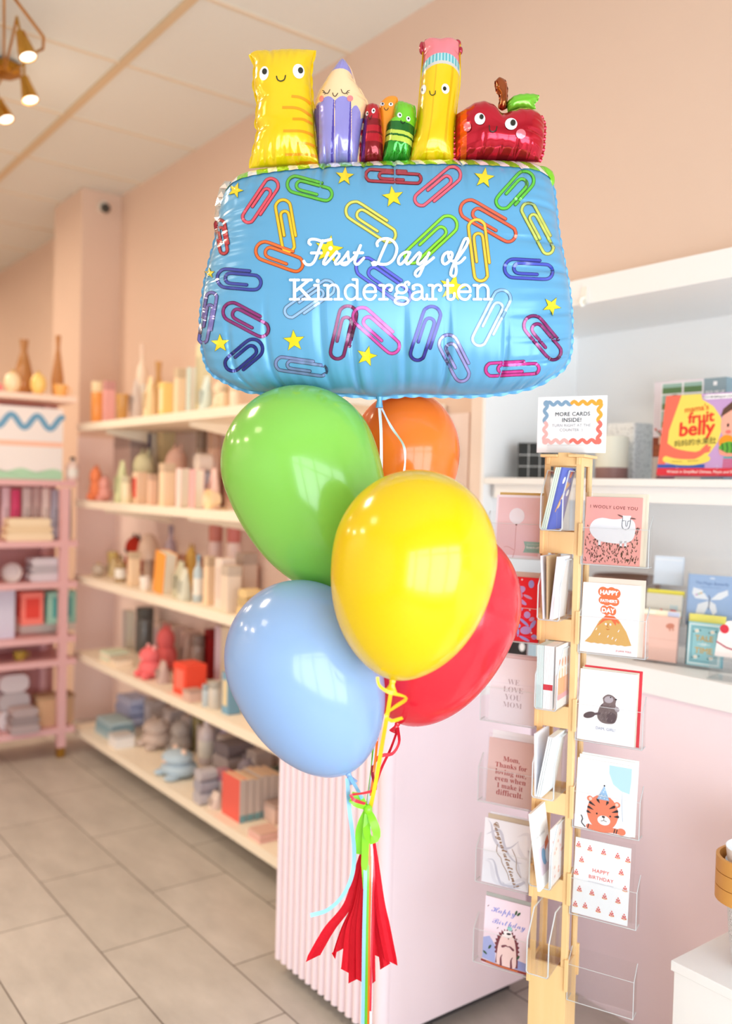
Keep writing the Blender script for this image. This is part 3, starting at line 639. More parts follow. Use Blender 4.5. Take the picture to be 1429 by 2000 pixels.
b = MB(); p2.make(b, p2c, back=YEL, rim=(YEL, [('L', 1), ('R', -1)]), rimw=2.5, scal=4); Dp = Dec(b, p2.fn, 1.4)
eye(Dp, (826.5, 175), 5.2, 9.5, (825, 176), 2.4, 12); eye(Dp, (869.5, 173.5), 7.6, 10, (868, 173.5), 3.4, -10); smile(Dp, [(838.5, 178.5), (840, 184.5), (844, 186.5), (849, 184), (850, 178)], 1.6)
YP_ = b.build('yellow_pencil_figure', FR_, smooth='all')
b = MB(); rim2 = PKD
for (x, y, rx, ry) in ((824, 92, 6, 13), (838, 79, 10, 5), (880, 78, 6, 4), (893, 84, 8, 9), (899, 97, 5, 8)):
    V0 = body.loc(np.array([[x, y]]), np.array([-0.004]))[0]; b.ball(tuple(V0), (rx*D0/FPX, ry*D0/FPX, 0.007), PKD, 12, 8)
b.build('eraser_ruffle', YP_, smooth=True)
# ---- apple
RED = mat('red_mirror_foil', (204, 28, 52), 0.14, 0.75, spec=0.6, coat=0.3); BROWN = mat('brown_mirror_foil', (168, 92, 54), 0.1, 0.9); LEAF = foil((120, 200, 50), 0.15, 0.35); CHK = foil((232, 120, 132)); ORF = foil((236, 84, 24), 0.15, 0.5)
ap = Pillow(T=[(890, 224), (906, 216), (924, 206), (940, 203), (955, 208), (972, 222), (985, 226), (1000, 220), (1020, 215), (1040, 218), (1055, 226)], B=[(890, 316), (940, 317), (1000, 316), (1052, 317)],
            L=[(890, 224), (888, 250), (888, 285), (890, 316)], R=[(1055, 226), (1062, 245), (1061, 270), (1059, 295), (1052, 317)], tmax=0.055, ps=2.4, pt=2.6, nx=110, ny=80, wr=0.06, wfx=60, wfy=40,
            pleats=[('t', 0.52, 0.05, 0.45, 0.45), ('b', 0.3, 0.012, 0.3, 0.4), ('b', 0.68, 0.012, 0.35, 0.45), ('r', 0.55, 0.03, 0.4, 0.3), ('r', 0.3, 0.03, 0.3, 0.2), ('l', 0.5, 0.1, 0.3, 0.25), ('b', 0.5, 0.012, 0.2, 0.3), ('b', 0.84, 0.012, 0.3, 0.3)], **kid)
b = MB(); ap.make(b, lambda u, v, x, y: ORF if (0.05 < u < 0.115) else RED, back=RED, rim=(RED, [('R', -1), ('T', 1), ('L', 1)]), rimw=5, scal=18); Da = Dec(b, ap.fn, 1.8, lay=0.0024)
eye(Da, (936.5, 233), 10.5, 11.5, (939.5, 230), 4.0); eye(Da, (997.5, 243), 12, 11.5, (1001, 241.5), 5.0); smile(Da, [(954.5, 247), (955.5, 256), (961, 259.5), (967.5, 256), (969.5, 249)], 2.0)
Da.ell((912, 248.5), 7.2, 9.6, CHK, 1, 8); Da.ell((1016.5, 262.5), 9.6, 9.6, CHK, 1)
AP_ = b.build('apple_figure', FR_, smooth='all')
stp = Pillow(T=[(966, 160), (974, 153), (984, 157)], B=[(973, 214), (980, 218), (988, 214)], L=[(966, 160), (968, 178), (975, 192), (973, 214)], R=[(984, 157), (989, 172), (989, 195), (988, 214)], tmax=0.014, nx=24, ny=40, wr=0.1, wfx=14, wfy=20, zoff=0.004, **kid)
b = MB(); stp.make(b, BROWN, rim=(BROWN, [('L', 1), ('R', -1)]), rimw=2, scal=8); b.build('apple_stem', AP_, smooth='all')
lfp = Pillow(T=[(990, 200), (1005, 190), (1030, 187), (1050, 188)], B=[(990, 222), (1010, 217), (1030, 216), (1044, 216)], L=[(990, 200), (989, 210), (990, 222)], R=[(1050, 188), (1048, 198), (1041, 206), (1044, 216)], tmax=0.016, nx=40, ny=24, wr=0.15, wfx=30, wfy=20, zoff=0.006, **kid)
b = MB(); lfp.make(b, LEAF, rim=(LEAF, [('T', 1), ('R', -1)]), rimw=2, scal=8); b.build('apple_leaf', AP_, smooth='all')
# ================================================================ latex balloons
def frame_at(px, py, d, axis_px, tilt=0.0):
    o = at(px, py, d); a = RT*axis_px[0]-UP*axis_px[1]; a = a/np.linalg.norm(a); a = a*math.cos(tilt)+FW*math.sin(tilt)
    x = np.cross(a, -FW); x /= np.linalg.norm(x); y = np.cross(a, x)
    return Matrix([[x[i], y[i], a[i], o[i]] for i in range(3)]+[[0, 0, 0, 1]])
def latex(c, ctr, knot, Rpx, up_px, depth, pear, label, tilt=0.0):
    k = depth/FPX; R = Rpx*k; ax = (ctr[0]-knot[0], ctr[1]-knot[1]); Ld = math.hypot(*ax)*k; Lu = up_px*k
    m = mat('latex', c, 0.17, spec=0.55, coat=0.25, transl=0.28)
    t = thing('latex_balloon', label, 'balloon'); t.matrix_world = frame_at(knot[0], knot[1], depth, ax, tilt)
    prof = []
    for i in range(33):
        q = math.sin(math.pi/2*(1-i/32.0)); r = R*math.sqrt(max(0, 1-q*q))*(1-pear*q**5); prof.append((max(r, 0.0035), Ld*(1-q)))
    for i in range(1, 33):
        q = math.sin(math.pi/2*i/32.0); prof.append((max(R*math.sqrt(max(0, 1-q*q)), 1e-4), Ld+Lu*q))
    b = MB(); b.lathe(prof, m, 64); b.build('envelope', t, smooth='all')
    b = MB(); b.lathe([(0.0036, 0.004), (0.0048, -0.001), (0.0056, -0.003), (0.0045, -0.006), (0.0050, -0.010), (0.0085, -0.016), (0.0100, -0.0185), (0.0105, -0.0200), (0.0098, -0.0212), (0.0078, -0.0195)], m, 20, sx=1.0, sy=0.55)
    b.build('knot', t, smooth='all')
    return t
latex((150, 220, 94), (585, 905), (678, 1156), 153, 152, 1.725, 0.10, 'lime green balloon with a matte sheen under the foil balloon')
latex((242, 214, 2), (809, 1090), (767, 1327), 160.5, 173, 1.47, 0.12, 'big yellow balloon at the front of the bunch')
latex((160, 194, 236), (588, 1286), (679, 1509), 148, 154, 1.608, 0.06, 'pale blue balloon hanging lowest beside the yellow one')
latex((240, 44, 62), (866, 1183), (777, 1411), 149, 160, 1.76, 0.05, 'red balloon half hidden behind the yellow one')
latex((255, 140, 52), (791, 885), (781, 1032), 106, 122, 1.90, 0.08, 'orange balloon at the back behind the foil balloon neck')
# ================================================================ ribbons
def strip_mesh(b, pts, w, m, rot=None, wob=0.0):
    # pts: (px, py, depth); flat ribbon whose width lies across its run, facing the aisle, with a slow twist
    P = np.array(pts, float); C = smooth_path(P, 6.0); n = len(C)
    W3 = np.array([at(*c) for c in C]); T = np.gradient(W3, axis=0); T /= np.linalg.norm(T, axis=1, keepdims=True)+1e-9
    S = np.cross(T, -FW); S /= np.linalg.norm(S, axis=1, keepdims=True)+1e-9; N = np.cross(S, T)
    a = wob*np.sin(np.linspace(0, 1, n)*math.pi*3+0.6); ww = (np.interp(np.linspace(0, 1, n), np.linspace(0, 1, len(w)), w) if hasattr(w, '__len__') else np.full(n, w))*C[:, 2]/FPX
    D_ = (np.cos(a)[:, None]*S+np.sin(a)[:, None]*N)*ww[:, None]/2; th = N*0.00012
    A, B = W3+D_, W3-D_
    b.add(np.vstack([A+th, B+th, A-th, B-th]), [(i, i+1, n+i+1, n+i) for i in range(n-1)]+[(2*n+i, 3*n+i, 3*n+i+1, 2*n+i+1) for i in range(n-1)], m)
def ribbon(label, c, runs, base, name='curling_ribbon'):
    m = mat('satin_ribbon', c, 0.28, spec=0.55, transl=0.15); b = MB()
    for r in runs: strip_mesh(b, r[0], r[1], m, wob=r[2] if len(r) > 2 else 0.3)
    o0 = at(*base); b.v = [tuple(np.array(v)-o0) for v in b.v]
    return tag(b.build(name, smooth='all', loc=tuple(o0)), label, 'ribbon')
TIE = (718, 1580)
def tail(x0, x1, d): return [(TIE[0], TIE[1], 1.600), (x0, 1660, 1.592), (x0, 1720, d), ((x0+x1)/2, 1830, d), (x1, 2000, d), (x1-6, 2300, d), (x1-12, 2535, d+0.02)]
ribbon('white ribbon falling from the neck of the foil balloon', (226, 238, 244), [([(741, 797, 1.80), (744, 850, 1.79), (744, 940, 1.785), (739, 1040, 1.68), (738, 1100, 1.63), (740, 1320, 1.665), (735, 1440, 1.665), (718, 1580, 1.600)], 6), ([(745, 797, 1.80), (764, 834, 1.775), (787, 868, 1.765), (791, 898, 1.765), (787, 935, 1.775)], 5, 0.8), (tail(726, 724, 1.590), 4)], (741, 797, 1.80))
ribbon('orange ribbon running down the middle of the bundle', (250, 120, 30), [([(781, 1040, 1.90), (758, 1200, 1.895), (742, 1330, 1.87), (736, 1450, 1.66), (721, 1580, 1.604)], 5), (tail(722, 718, 1.582), 6)], (781, 1040, 1.90))
ribbon('green ribbon running down the bundle beside the orange one', (116, 196, 50), [([(679, 1164, 1.725), (712, 1330, 1.72), (728, 1450, 1.69), (716, 1580, 1.606)], 4), (tail(718, 714, 1.580), 6)], (679, 1164, 1.725))
ribbon('yellow curled ribbon tied to the knot of the yellow balloon', (244, 206, 36), [([(766, 1334, 1.47), (757, 1390, 1.50), (745, 1460, 1.54), (733, 1530, 1.575), (722, 1582, 1.597)], 8), ([(737, 1322, 1.43), (740, 1338, 1.43), (757, 1351, 1.435), (793, 1363, 1.44), (772, 1380, 1.455), (753, 1396, 1.47), (764, 1408, 1.465), (786, 1402, 1.46)], 7, 0.7)], (766, 1334, 1.47))
ribbon('red curled ribbon tied to the knot of the red balloon', (226, 48, 66), [([(778, 1420, 1.76), (762, 1464, 1.71), (741, 1510, 1.66), (721, 1582, 1.608)], 5), ([(776, 1422, 1.755), (779, 1450, 1.72), (766, 1472, 1.69), (744, 1476, 1.67), (730, 1490, 1.65), (727, 1512, 1.62), (733, 1540, 1.59), (710, 1549, 1.575), (685, 1553, 1.565), (690, 1562, 1.56), (713, 1570, 1.57)], 7, 0.6), ([(722, 1600, 1.608), (730, 1700, 1.592), (728, 1760, 1.586), (723, 1975, 1.586)], 4)], (778, 1420, 1.76))
ribbon('light blue ribbon trailing from the pale blue balloon', (150, 206, 236), [([(678, 1520, 1.605), (682, 1580, 1.59), (691, 1655, 1.575), (688, 1706, 1.57), (670, 1748, 1.565), (640, 1777, 1.56), (606, 1788, 1.555)], 8), ([(682, 1516, 1.605), (700, 1546, 1.59), (715, 1578, 1.602)], 7), (tail(713, 708, 1.577), 7)], (678, 1520, 1.605))
# ---- lime bow
t = thing('ribbon_bow', 'lime green satin bow tied where the ribbons meet', 'bow', tuple(at(718, 1580, 1.59)))
LM = mat('satin_ribbon', (146, 228, 44), 0.3, spec=0.5, transl=0.15)
def part_strip(name, runs, m, parent, smooth='all'):
    b = MB()
    for r in runs: strip_mesh(b, r[0], r[1], m, wob=r[2] if len(r) > 2 else 0.15)
    o0 = np.array(parent.location); b.v = [tuple(np.array(v)-o0) for v in b.v]
    return b.build(name, parent, smooth=smooth)
part_strip('tail', [([(716, 1578, 1.588), (704, 1615, 1.592), (699, 1668, 1.595)], [8, 17, 15])], LM, t)
part_strip('tail', [([(717, 1582, 1.583), (714, 1640, 1.58), (711, 1700, 1.58), (709, 1736, 1.58)], [9, 15, 13, 1])], LM, t)
part_strip('loop', [([(719, 1582, 1.585), (727, 1600, 1.575), (735, 1625, 1.57), (733, 1638, 1.568), (724, 1642, 1.568), (717, 1630, 1.575), (716, 1605, 1.583), (718, 1583, 1.588)], [9, 15, 17, 15, 14, 15, 13, 9], 0.2)], LM, t)
part_strip('loop', [([(716, 1578, 1.585), (702, 1572, 1.58), (689, 1562, 1.58), (689, 1554, 1.585), (700, 1556, 1.592), (714, 1574, 1.595)], [9, 15, 17, 16, 14, 9], 0.2)], LM, t)
b = MB(); c0 = Vector(at(718, 1581, 1.585))-t.location; b.ball(tuple(c0), (0.008, 0.008, 0.009), LM, 14, 10); b.build('bow_knot', t, smooth=True)
# ---- red tissue tassel
t = thing('tissue_tassel', 'red tissue paper tassel hanging under the lime bow', 'tassel', tuple(at(722, 1640, 1.60)))
TS = mat('tissue_paper', (226, 24, 44), 0.65, spec=0.25, transl=0.3, bump=0.3, bscale=70); TS2 = mat('tissue_paper', (212, 20, 40), 0.65, spec=0.25, transl=0.3, bump=0.3, bscale=70)
for k, (tx, mx_, bx, by, w, dd) in enumerate([(714, 680, 609, 1873, 24, 1.615), (716, 690, 651, 1868, 7, 1.62), (717, 697, 664, 1856, 22, 1.612), (717, 700, 676, 1898, 22, 1.605), (719, 704, 692, 1915, 24, 1.600), (719, 709, 706, 1918, 22, 1.595), (721, 714, 700, 1880, 22, 1.615),
      (722, 722, 716, 1908, 18, 1.612), (724, 728, 726, 1922, 14, 1.603), (727, 733, 737, 1868, 26, 1.613), (728, 737, 752, 1888, 20, 1.606), (730, 742, 764, 1880, 24, 1.600), (725, 718, 688, 1890, 20, 1.618), (728, 740, 746, 1866, 22, 1.618)]):
    b = MB(); P = smooth_path([(tx, 1640, dd), ((tx+mx_)/2, 1700, dd-0.004), (mx_, 1765, dd-0.006), ((mx_+bx)/2-2, 1815, dd-0.004), (bx, by, dd+0.002)], 8.0); n = len(P); V = []
    for i, p in enumerate(P):
        f = i/(n-1); ww = 5+(w-5)*min(1, f*1.5)
        for q in (-0.5, -0.15, 0.2, 0.5):
            zz = p[2]+0.003*math.sin(q*7+k+f*2)*f; slant = (6 if k % 2 else -6)*q*2*(1 if i == n-1 else 0)
            V.append(at(p[0]+q*ww, p[1]+slant, zz)-np.array(t.location))
    b.add(V, [(i*4+j, i*4+j+1, (i+1)*4+j+1, (i+1)*4+j) for i in range(n-1) for j in range(3)], TS if k % 2 else TS2)
    b.build('tissue_strip', t, smooth=True)
# ================================================================ things on the niche shelf, bench and counter
ACR = clear_mat('clear_acrylic')
def place_y(px, X, z):
    lo, hi = 0.1, 12.0
    for _ in range(50):
        m = (lo+hi)/2
        if proj((X, m, z))[0] > px: lo = m
        else: hi = m
    return (lo+hi)/2
def scale_at(X, Y, z): return proj((X, Y, z))[2]/FPX      # metres per picture unit there
FACE = math.radians(-90)      # local +x runs towards the window, local -y faces the aisle
def card_dec(b, w, h, t=0.0, step=0.004, lay=0.00022):
    return Dec(b, lambda P, off: np.stack([np.asarray(P)[:, 0]*w-w/2, np.full(len(P), -t-off), np.asarray(P)[:, 1]*h], 1), step=step, yd=1, lay=lay)
class CardDec:
    # drawing area in 0..1 x 0..asp, y upwards, printed on the face at y = -t
    def __init__(s, b, w, h, t=0.0, lay=0.00025):
        s.asp = h/w; k = w
        s.d = Dec(b, lambda P, off: np.stack([(np.asarray(P)[:, 0]-0.5)*k, np.full(len(P), -t-off), np.asarray(P)[:, 1]*k], 1), step=0.03, yd=1, lay=lay)
    def __getattr__(s, n): return getattr(s.d, n)
ZS, ZB, ZC = 1.5470, 1.0216, 0.9726
# black gridded cube
X, px0 = 2.30, 1050; Y = place_y(px0, X, ZS); k = scale_at(X, Y, ZS)
b = MB(); bl = mat('black_glaze', (30, 34, 36), 0.25); gl = ink((196, 200, 202)); s_ = 0.115
b.rbox((-s_/2, -s_/2, 0), (s_/2, s_/2, 0.118), bl, 0.006, 3)
for f in range(2):
    dd = Dec(b, (lambda P, off: np.stack([P[:, 0], np.full(len(P), -s_/2-off), P[:, 1]], 1)) if f == 0 else (lambda P, off: np.stack([np.full(len(P), -s_/2-off), P[:, 0], P[:, 1]], 1)), 0.05, 1, 0.0006)
    for q in (-0.019, 0.019): dd.rect(q-0.0012, 0.004, q+0.0012, 0.114, gl)
    for z in (0.040, 0.078): dd.rect(-s_/2+0.003, z-0.0012, s_/2-0.003, z+0.0012, gl)
tag(b.build('cube_planter', loc=(X, Y, ZS), rotz=FACE+math.radians(28)), 'black cube planter with thin pale grid lines beside the wavy bordered sign', 'planter')
# woven pot
X = 2.33; Y = place_y(1193, X, ZS); k = scale_at(X, Y, ZS)
t = thing('two_tone_pot', 'cream woven pot with a brown lower band behind the sign', 'pot', (X, Y, ZS))
r = 31*k; h = 84*k
b = MB(); b.lathe([(r*0.98, 0), (r, 0.003), (r, h*0.28)], mat('brown_glaze', (140, 104, 100), 0.5), 36); b.build('lower_band', t, smooth=True)
m = mat('woven_cream', (226, 224, 208), 0.8); nt = m.node_tree
if not nt.nodes.get('wv'):
    w_ = nt.nodes.new('ShaderNodeTexChecker'); w_.name = 'wv'; w_.inputs['Scale'].default_value = 160; bp = nt.nodes.new('ShaderNodeBump'); bp.inputs['Strength'].default_value = 0.8; bp.inputs['Distance'].default_value = 0.002
    tc = nt.nodes.new('ShaderNodeTexCoord'); nt.links.new(tc.outputs['Object'], w_.inputs['Vector']); nt.links.new(w_.outputs['Fac'], bp.inputs['Height']); nt.links.new(bp.outputs[0], nt.nodes['Principled BSDF'].inputs['Normal'])
b = MB(); b.lathe([(r, h*0.28), (r*1.01, h*0.5), (r, h-0.003), (r*0.97, h), (r*0.93, h-0.004), (r*0.9, h*0.5)], m, 40); b.build('woven_body', t, smooth=True)
# terrazzo planter
X = 2.45; Y = place_y(1226, X, ZS); k = scale_at(X, Y, ZS)
m = mat('terrazzo', (236, 236, 234), 0.5); nt = m.node_tree; vo = nt.nodes.new('ShaderNodeTexVoronoi'); vo.inputs['Scale'].default_value = 110; rp = nt.nodes.new('ShaderNodeValToRGB'); rp.color_ramp.elements[0].position = 0.20; rp.color_ramp.elements[0].color = rgb((120, 120, 124)); rp.color_ramp.elements[1].position = 0.26; rp.color_ramp.elements[1].color = rgb((234, 235, 234))
tc = nt.nodes.new('ShaderNodeTexCoord'); nt.links.new(tc.outputs['Object'], vo.inputs['Vector']); nt.links.new(vo.outputs['Distance'], rp.inputs[0]); nt.links.new(rp.outputs[0], nt.nodes['Principled BSDF'].inputs['Base Color'])
b = MB(); b.rbox((-34*k, -0.05, 0), (34*k, 0.05, 110*k), m, 0.008, 4); b.rbox((-30*k, -0.042, 110*k), (30*k, 0.042, 110*k+0.0005), mat('dark_soil', (60, 52, 46), 0.9), 0.006, 3)
tag(b.build('terrazzo_planter', loc=(X, Y, ZS), rotz=FACE), 'tall white planter speckled with grey chips beside the boxed puzzle', 'planter')
# boxed puzzle
X = 2.40; yL = place_y(1274, X, ZS); yR = place_y(1409, X, ZS); Wp = yL-yR; k = scale_at(X, (yL+yR)/2, ZS); Hp = 197*k
t = thing('puzzle_box', 'grey blue boxed puzzle standing behind the picture book', 'puzzle', (X, (yL+yR)/2, ZS), FACE+math.radians(3))
b = MB(); b.box((-Wp/2, 0, 0), (Wp/2, 0.055, Hp), paint((134, 158, 168))); cd = CardDec(b, Wp, Hp); A = cd.asp
WL = ink((222, 214, 222)); cd.rect(0, 0, 0.70, A, WL); cd.rect(0.10, A*0.52, 0.70, A*0.985, ink((236, 236, 240)), 2)
for x0, x1 in ((0.12, 0.40), (0.425, 0.68)):
    for z0, z1 in ((0.535, 0.70), (0.715, 0.86), (0.875, 0.975)):
        cd.rect(x0, A*z0, x1, A*z1, ink((150, 186, 176)), 3); cd.rect(x0, A*z0, x1, A*(z0+0.06), ink((92, 128, 84)), 4)
cd.ell((0.30, A*0.83), 0.07, 0.045, ink((70, 104, 70)), 5); cd.ell((0.60, A*0.76), 0.09, 0.06, ink((82, 112, 88)), 5); cd.rect(0.205, A*0.50, 0.30, A*0.585, ink((206, 200, 196)), 5)
for q in (-0.09, -0.045, 0, 0.045, 0.09): cd.stroke([(0.255+q*0.3, A*0.58), (0.255+q, A*0.66)], 0.018, ink((50, 96, 70)), 5, curve=False)
cd.rect(0.0, A*0.24, 0.70, A*0.44, ink((134, 66, 44)), 2); cd.rect(0.0, A*0.0, 0.70, A*0.24, ink((208, 198, 190)), 2)
for q in range(7): cd.rect(0.01+q*0.05, 0.01, 0.016+q*0.05, A*0.24, ink((160, 150, 144)), 3)
for x0, x1 in ((0.02, 0.19), (0.21, 0.42)):
    for z0 in (0.25, 0.31): cd.rect(x0, A*z0, x1, A*(z0+0.05), ink((156, 84, 52)), 3)
cd.poly([(0.06, 0.005), (0.34, 0.005), (0.34, A*0.14), (0.14, A*0.2)], ink((136, 96, 110)), 4)
cd.rect(0.09, A*0.37, 0.19, A*0.45, ink((226, 186, 160)), 4)
for x, z in ((0.04, 0.52), (0.10, 0.50), (0.16, 0.52), (0.22, 0.51)): cd.stroke([(0.14, A*0.44), (x, A*z)], 0.01, ink((80, 110, 70)), 4, curve=False); cd.ell((x, A*z), 0.016, 0.016, ink((206, 70, 60)), 5)
LW = ink((240, 244, 246)); cd.text('PICK ME UP', (0.855, A*0.862), LW, 3, w=0.25, weight=0.02); cd.text('PUZZLE', (0.855, A*0.78), LW, 3, w=0.25, weight=0.035); cd.rect(0.83, A*0.925, 0.88, A*0.965, LW, 3)
b.build('printed_box', t)
# picture book on its clear stand
X = 2.25; yL = place_y(1284, X, ZS); Wb = 0.268; k = scale_at(X, yL-0.1, ZS)
zb = ZS+0.0125; Hb = 163*k; lean = math.radians(-10)
t = thing('picture_book', 'yellow children\'s picture book facing out on a clear stand', 'book', (X, yL-Wb/2-0.004, zb), FACE+math.radians(6))
Rl = Matrix.Rotation(lean, 3, 'X')
b = MB(); RB = ink((242, 112, 92)); LIL = ink((198, 160, 212)); YB = ink((242, 218, 100)); RD = ink((228, 58, 44))
b.box((-Wb/2, 0, 0), (Wb/2, 0.012, Hb), RB); cd = CardDec(b, Wb, Hb); A = cd.asp
cd.rect(0.0, 0, 1, A, LIL); cd.rect(0.0, 0, 0.085, A, RB, 2)
# garment with round belly
cd.fill([(0.085, A*0.16), (0.085, A*0.95), (0.085, A*1.0), (0.40, A*1.0), (0.42, A*0.93), (0.55, A*0.84), (0.645, A*0.70), (0.67, A*0.56), (0.64, A*0.40), (0.57, A*0.27), (0.50, A*0.17), (0.35, A*0.13)], YB, 3, c=(0.33, A*0.55))
cd.fill([(0.0, A*0.25), (0.02, A*0.25), (0.18, A*1.0), (0.02, A*1.0)], RB, 4, rings=1)
cd.stroke([(0.06, A*0.335), (0.16, A*0.275), (0.30, A*0.245), (0.42, A*0.245), (0.50, A*0.29)], [0.12, 0.11, 0.10, 0.085, 0.05], RB, 5)
for e in ((0.53, A*0.36), (0.56, A*0.335), (0.555, A*0.30)): cd.stroke([(0.46, A*0.275), e], 0.032, RB, 5, curve=False)
cd.stroke([(0.085, A*0.20), (0.2, A*0.168), (0.36, A*0.158), (0.47, A*0.172), (0.55, A*0.20)], 0.065, YB, 6)
cd.rect(0.0, A*0.085, 0.53, A*0.135, ink((56, 92, 176)), 5); cd.rect(0.0, 0.0, 1.0, A*0.088, ink((222, 48, 66)), 6)
# child's face and fruit at the edge
cd.ell((0.80, A*0.62), 0.15, 0.19, ink((246, 176, 158)), 4); cd.fill([(0.64, A*0.70), (0.66, A*0.80), (0.74, A*0.88), (0.88, A*0.92), (0.98, A*0.88), (0.98, A*0.80), (0.86, A*0.80), (0.74, A*0.78)], ink((96, 66, 54)), 5)
cd.ell((0.73, A*0.60), 0.012, 0.02, ink((40, 34, 32)), 6); cd.ell((0.74, A*0.52), 0.03, 0.02, ink((236, 120, 110)), 5)
cd.ell((0.73, A*0.40), 0.08, 0.075, ink((248, 152, 36)), 6); cd.ell((0.76, A*0.32), 0.10, 0.075, ink((96, 172, 60)), 7)
for q in (-0.05, 0.0, 0.05): cd.stroke([(0.74+q, A*0.38), (0.755+q, A*0.32), (0.75+q, A*0.265)], 0.014, ink((44, 104, 44)), 8)
cd.fill([(0.66, A*0.32), (0.68, A*0.25), (0.76, A*0.225), (0.86, A*0.23), (0.86, A*0.26), (0.72, A*0.27)], ink((246, 160, 140)), 8)
for q in range(5): cd.rect(0.72, A*(0.095+q*0.022), 0.98, A*(0.106+q*0.022), ink((214, 60, 90)), 5)
cd.rect(0.72, A*0.205, 0.98, A*0.225, ink((70, 170, 170)), 5)
cd.fill(rrect(0.43, A*0.925, 1.02, A*0.985, 0.04), ink((246, 246, 250)), 7, rings=1)
cd.text("A bilingual children's book", (0.72, A*0.955), ink((120, 116, 130)), 8, w=0.42)
OR_ = ink((226, 92, 40)); cd.text("mama's", (0.37, A*0.825), OR_, 7, w=0.26, rot=5, weight=0.012); cd.text('fruit', (0.43, A*0.715), RD, 7, w=0.28, rot=4, weight=0.03); cd.text('belly', (0.40, A*0.580), RD, 7, w=0.38, rot=3, weight=0.03)
cd.text('妈妈的水果肚', (0.395, A*0.405), ink((74, 74, 40)), 7, w=0.46, rot=4)
cd.text('Written in Simplified Chinese, Pinyin and English', (0.52, A*0.044), ink((250, 236, 236)), 8, w=0.80, weight=0.015)
cd.text('Katrina Liu', (0.22, A*0.172), ink((150, 130, 60)), 8, w=0.11); cd.text('Bella Ansori', (0.40, A*0.178), ink((150, 130, 60)), 8, w=0.12, rot=3)
b.v = [tuple(Rl @ Vector(v)) for v in b.v]; b.build('cover', t)
b = MB(); b.box((-Wb/2+0.003, 0.0121, 0.002), (Wb/2-0.002, 0.020, Hb-0.002), paper((246, 244, 238))); b.box((-Wb/2, 0.0201, 0), (Wb/2, 0.022, Hb), LIL); b.v = [tuple(Rl @ Vector(v)) for v in b.v]; b.build('pages', t)
t2 = thing('book_stand', 'clear acrylic easel holding up the picture book', 'stand', (X, yL-Wb/2-0.004, ZS), FACE+math.radians(6))
for q in (-0.062, 0.052):
    b = MB(); b.tube([(q, -0.016, 0.040), (q, -0.016, 0.004), (q, 0.06, 0.004), (q, 0.072, 0.14)], 0.0028, ACR, 6); b.box((q-0.012, -0.018, 0.0), (q+0.012, 0.055, 0.004), ACR); b.build('arm', t2)
# ---------------- bench: pots
TER = mat('terracotta_glaze', (150, 92, 66), 0.45)
X = 2.46; Y = place_y(1218, X, ZB); k = scale_at(X, Y, ZB)
b = MB(); r = 64*k; h = 128*k; b.lathe([(r*0.8, 0), (r*0.98, 0.02), (r, h*0.5), (r, h-0.006), (r*0.96, h), (r*0.9, h-0.01), (r*0.86, 0.03)], mat('brown_pot_glaze', (128, 92, 76), 0.4), 40)
tag(b.build('brown_planter', loc=(X, Y, ZB), smooth=True), 'wide brown pot in shade behind the woolly sheep card', 'planter')
X = 2.30; Y = place_y(1078, X, ZB); k = scale_at(X, Y, ZB)
b = MB(); r = 40*k; h = 0.055; zz = 0.10
b.lathe([(r*0.6, 0), (r*0.62, 0.05), (r*0.9, zz), (r, zz+0.02), (r, zz+h), (r*0.95, zz+h), (r*0.9, zz+0.03), (r*0.5, zz+0.01)], TER, 32)
tag(b.build('terracotta_bowl', loc=(X, Y, ZB), smooth=True), 'terracotta footed bowl behind the red floral card', 'bowl')
# ---------------- tiered clear rack with boxed cards
t = thing('tiered_display', 'clear acrylic tiered display on the white bench', 'display stand', (2.235, place_y(1330, 2.235, ZB), ZB), FACE+math.radians(16))
b = MB(); Wd = 0.275
for (y, z) in ((0.0, 0.0), (0.055, 0.105), (0.11, 0.21)):
    b.box((-Wd/2, y, z), (Wd/2, y+0.055, z+0.003), ACR); b.box((-Wd/2, y-0.003, z), (Wd/2, y, z+0.045), ACR)
    b.box((-Wd/2, y+0.052, z), (Wd/2, y+0.055, z+0.085), ACR)
b.build('tiers', t)
for q in (-1, 1):
    b = MB(); b.prism([(0, 0), (0.168, 0), (0.168, 0.29), (0.11, 0.25), (0.055, 0.15), (0, 0.05)], q*Wd/2-0.0015, q*Wd/2+0.0015, ACR, axis=0); b.build('side_panel', t)
MT = t.matrix_basis if False else Matrix.Translation(t.location) @ Matrix.Rotation(t.rotation_euler[2], 4, 'Z')
def on_tier(name, label, cat, u, y, z, w, h, thick, body, draw, tilt=-6, extra=None):
    p = MT @ Vector((u, y, z)); o = thing(name, label, cat, tuple(p), t.rotation_euler[2])
    R = Matrix.Rotation(math.radians(tilt), 3, 'X'); b = MB(); b.box((-w/2, 0, 0), (w/2, thick, h), body); cd = CardDec(b, w, h)
    draw(cd, cd.asp); b.v = [tuple(R @ Vector(v)) for v in b.v]; b.build('card', o)
    if extra:
        b = MB(); extra(b, w, h, thick); b.v = [tuple(R @ Vector(v)) for v in b.v]; b.build('clear_sleeve', o)
    return o
def sleeve(b, w, h, th): b.box((-w/2-0.002, -0.0016, -0.001), (w/2+0.003, th+0.001, h+0.006), clear_mat('cellophane', (254, 254, 254), 0.09))
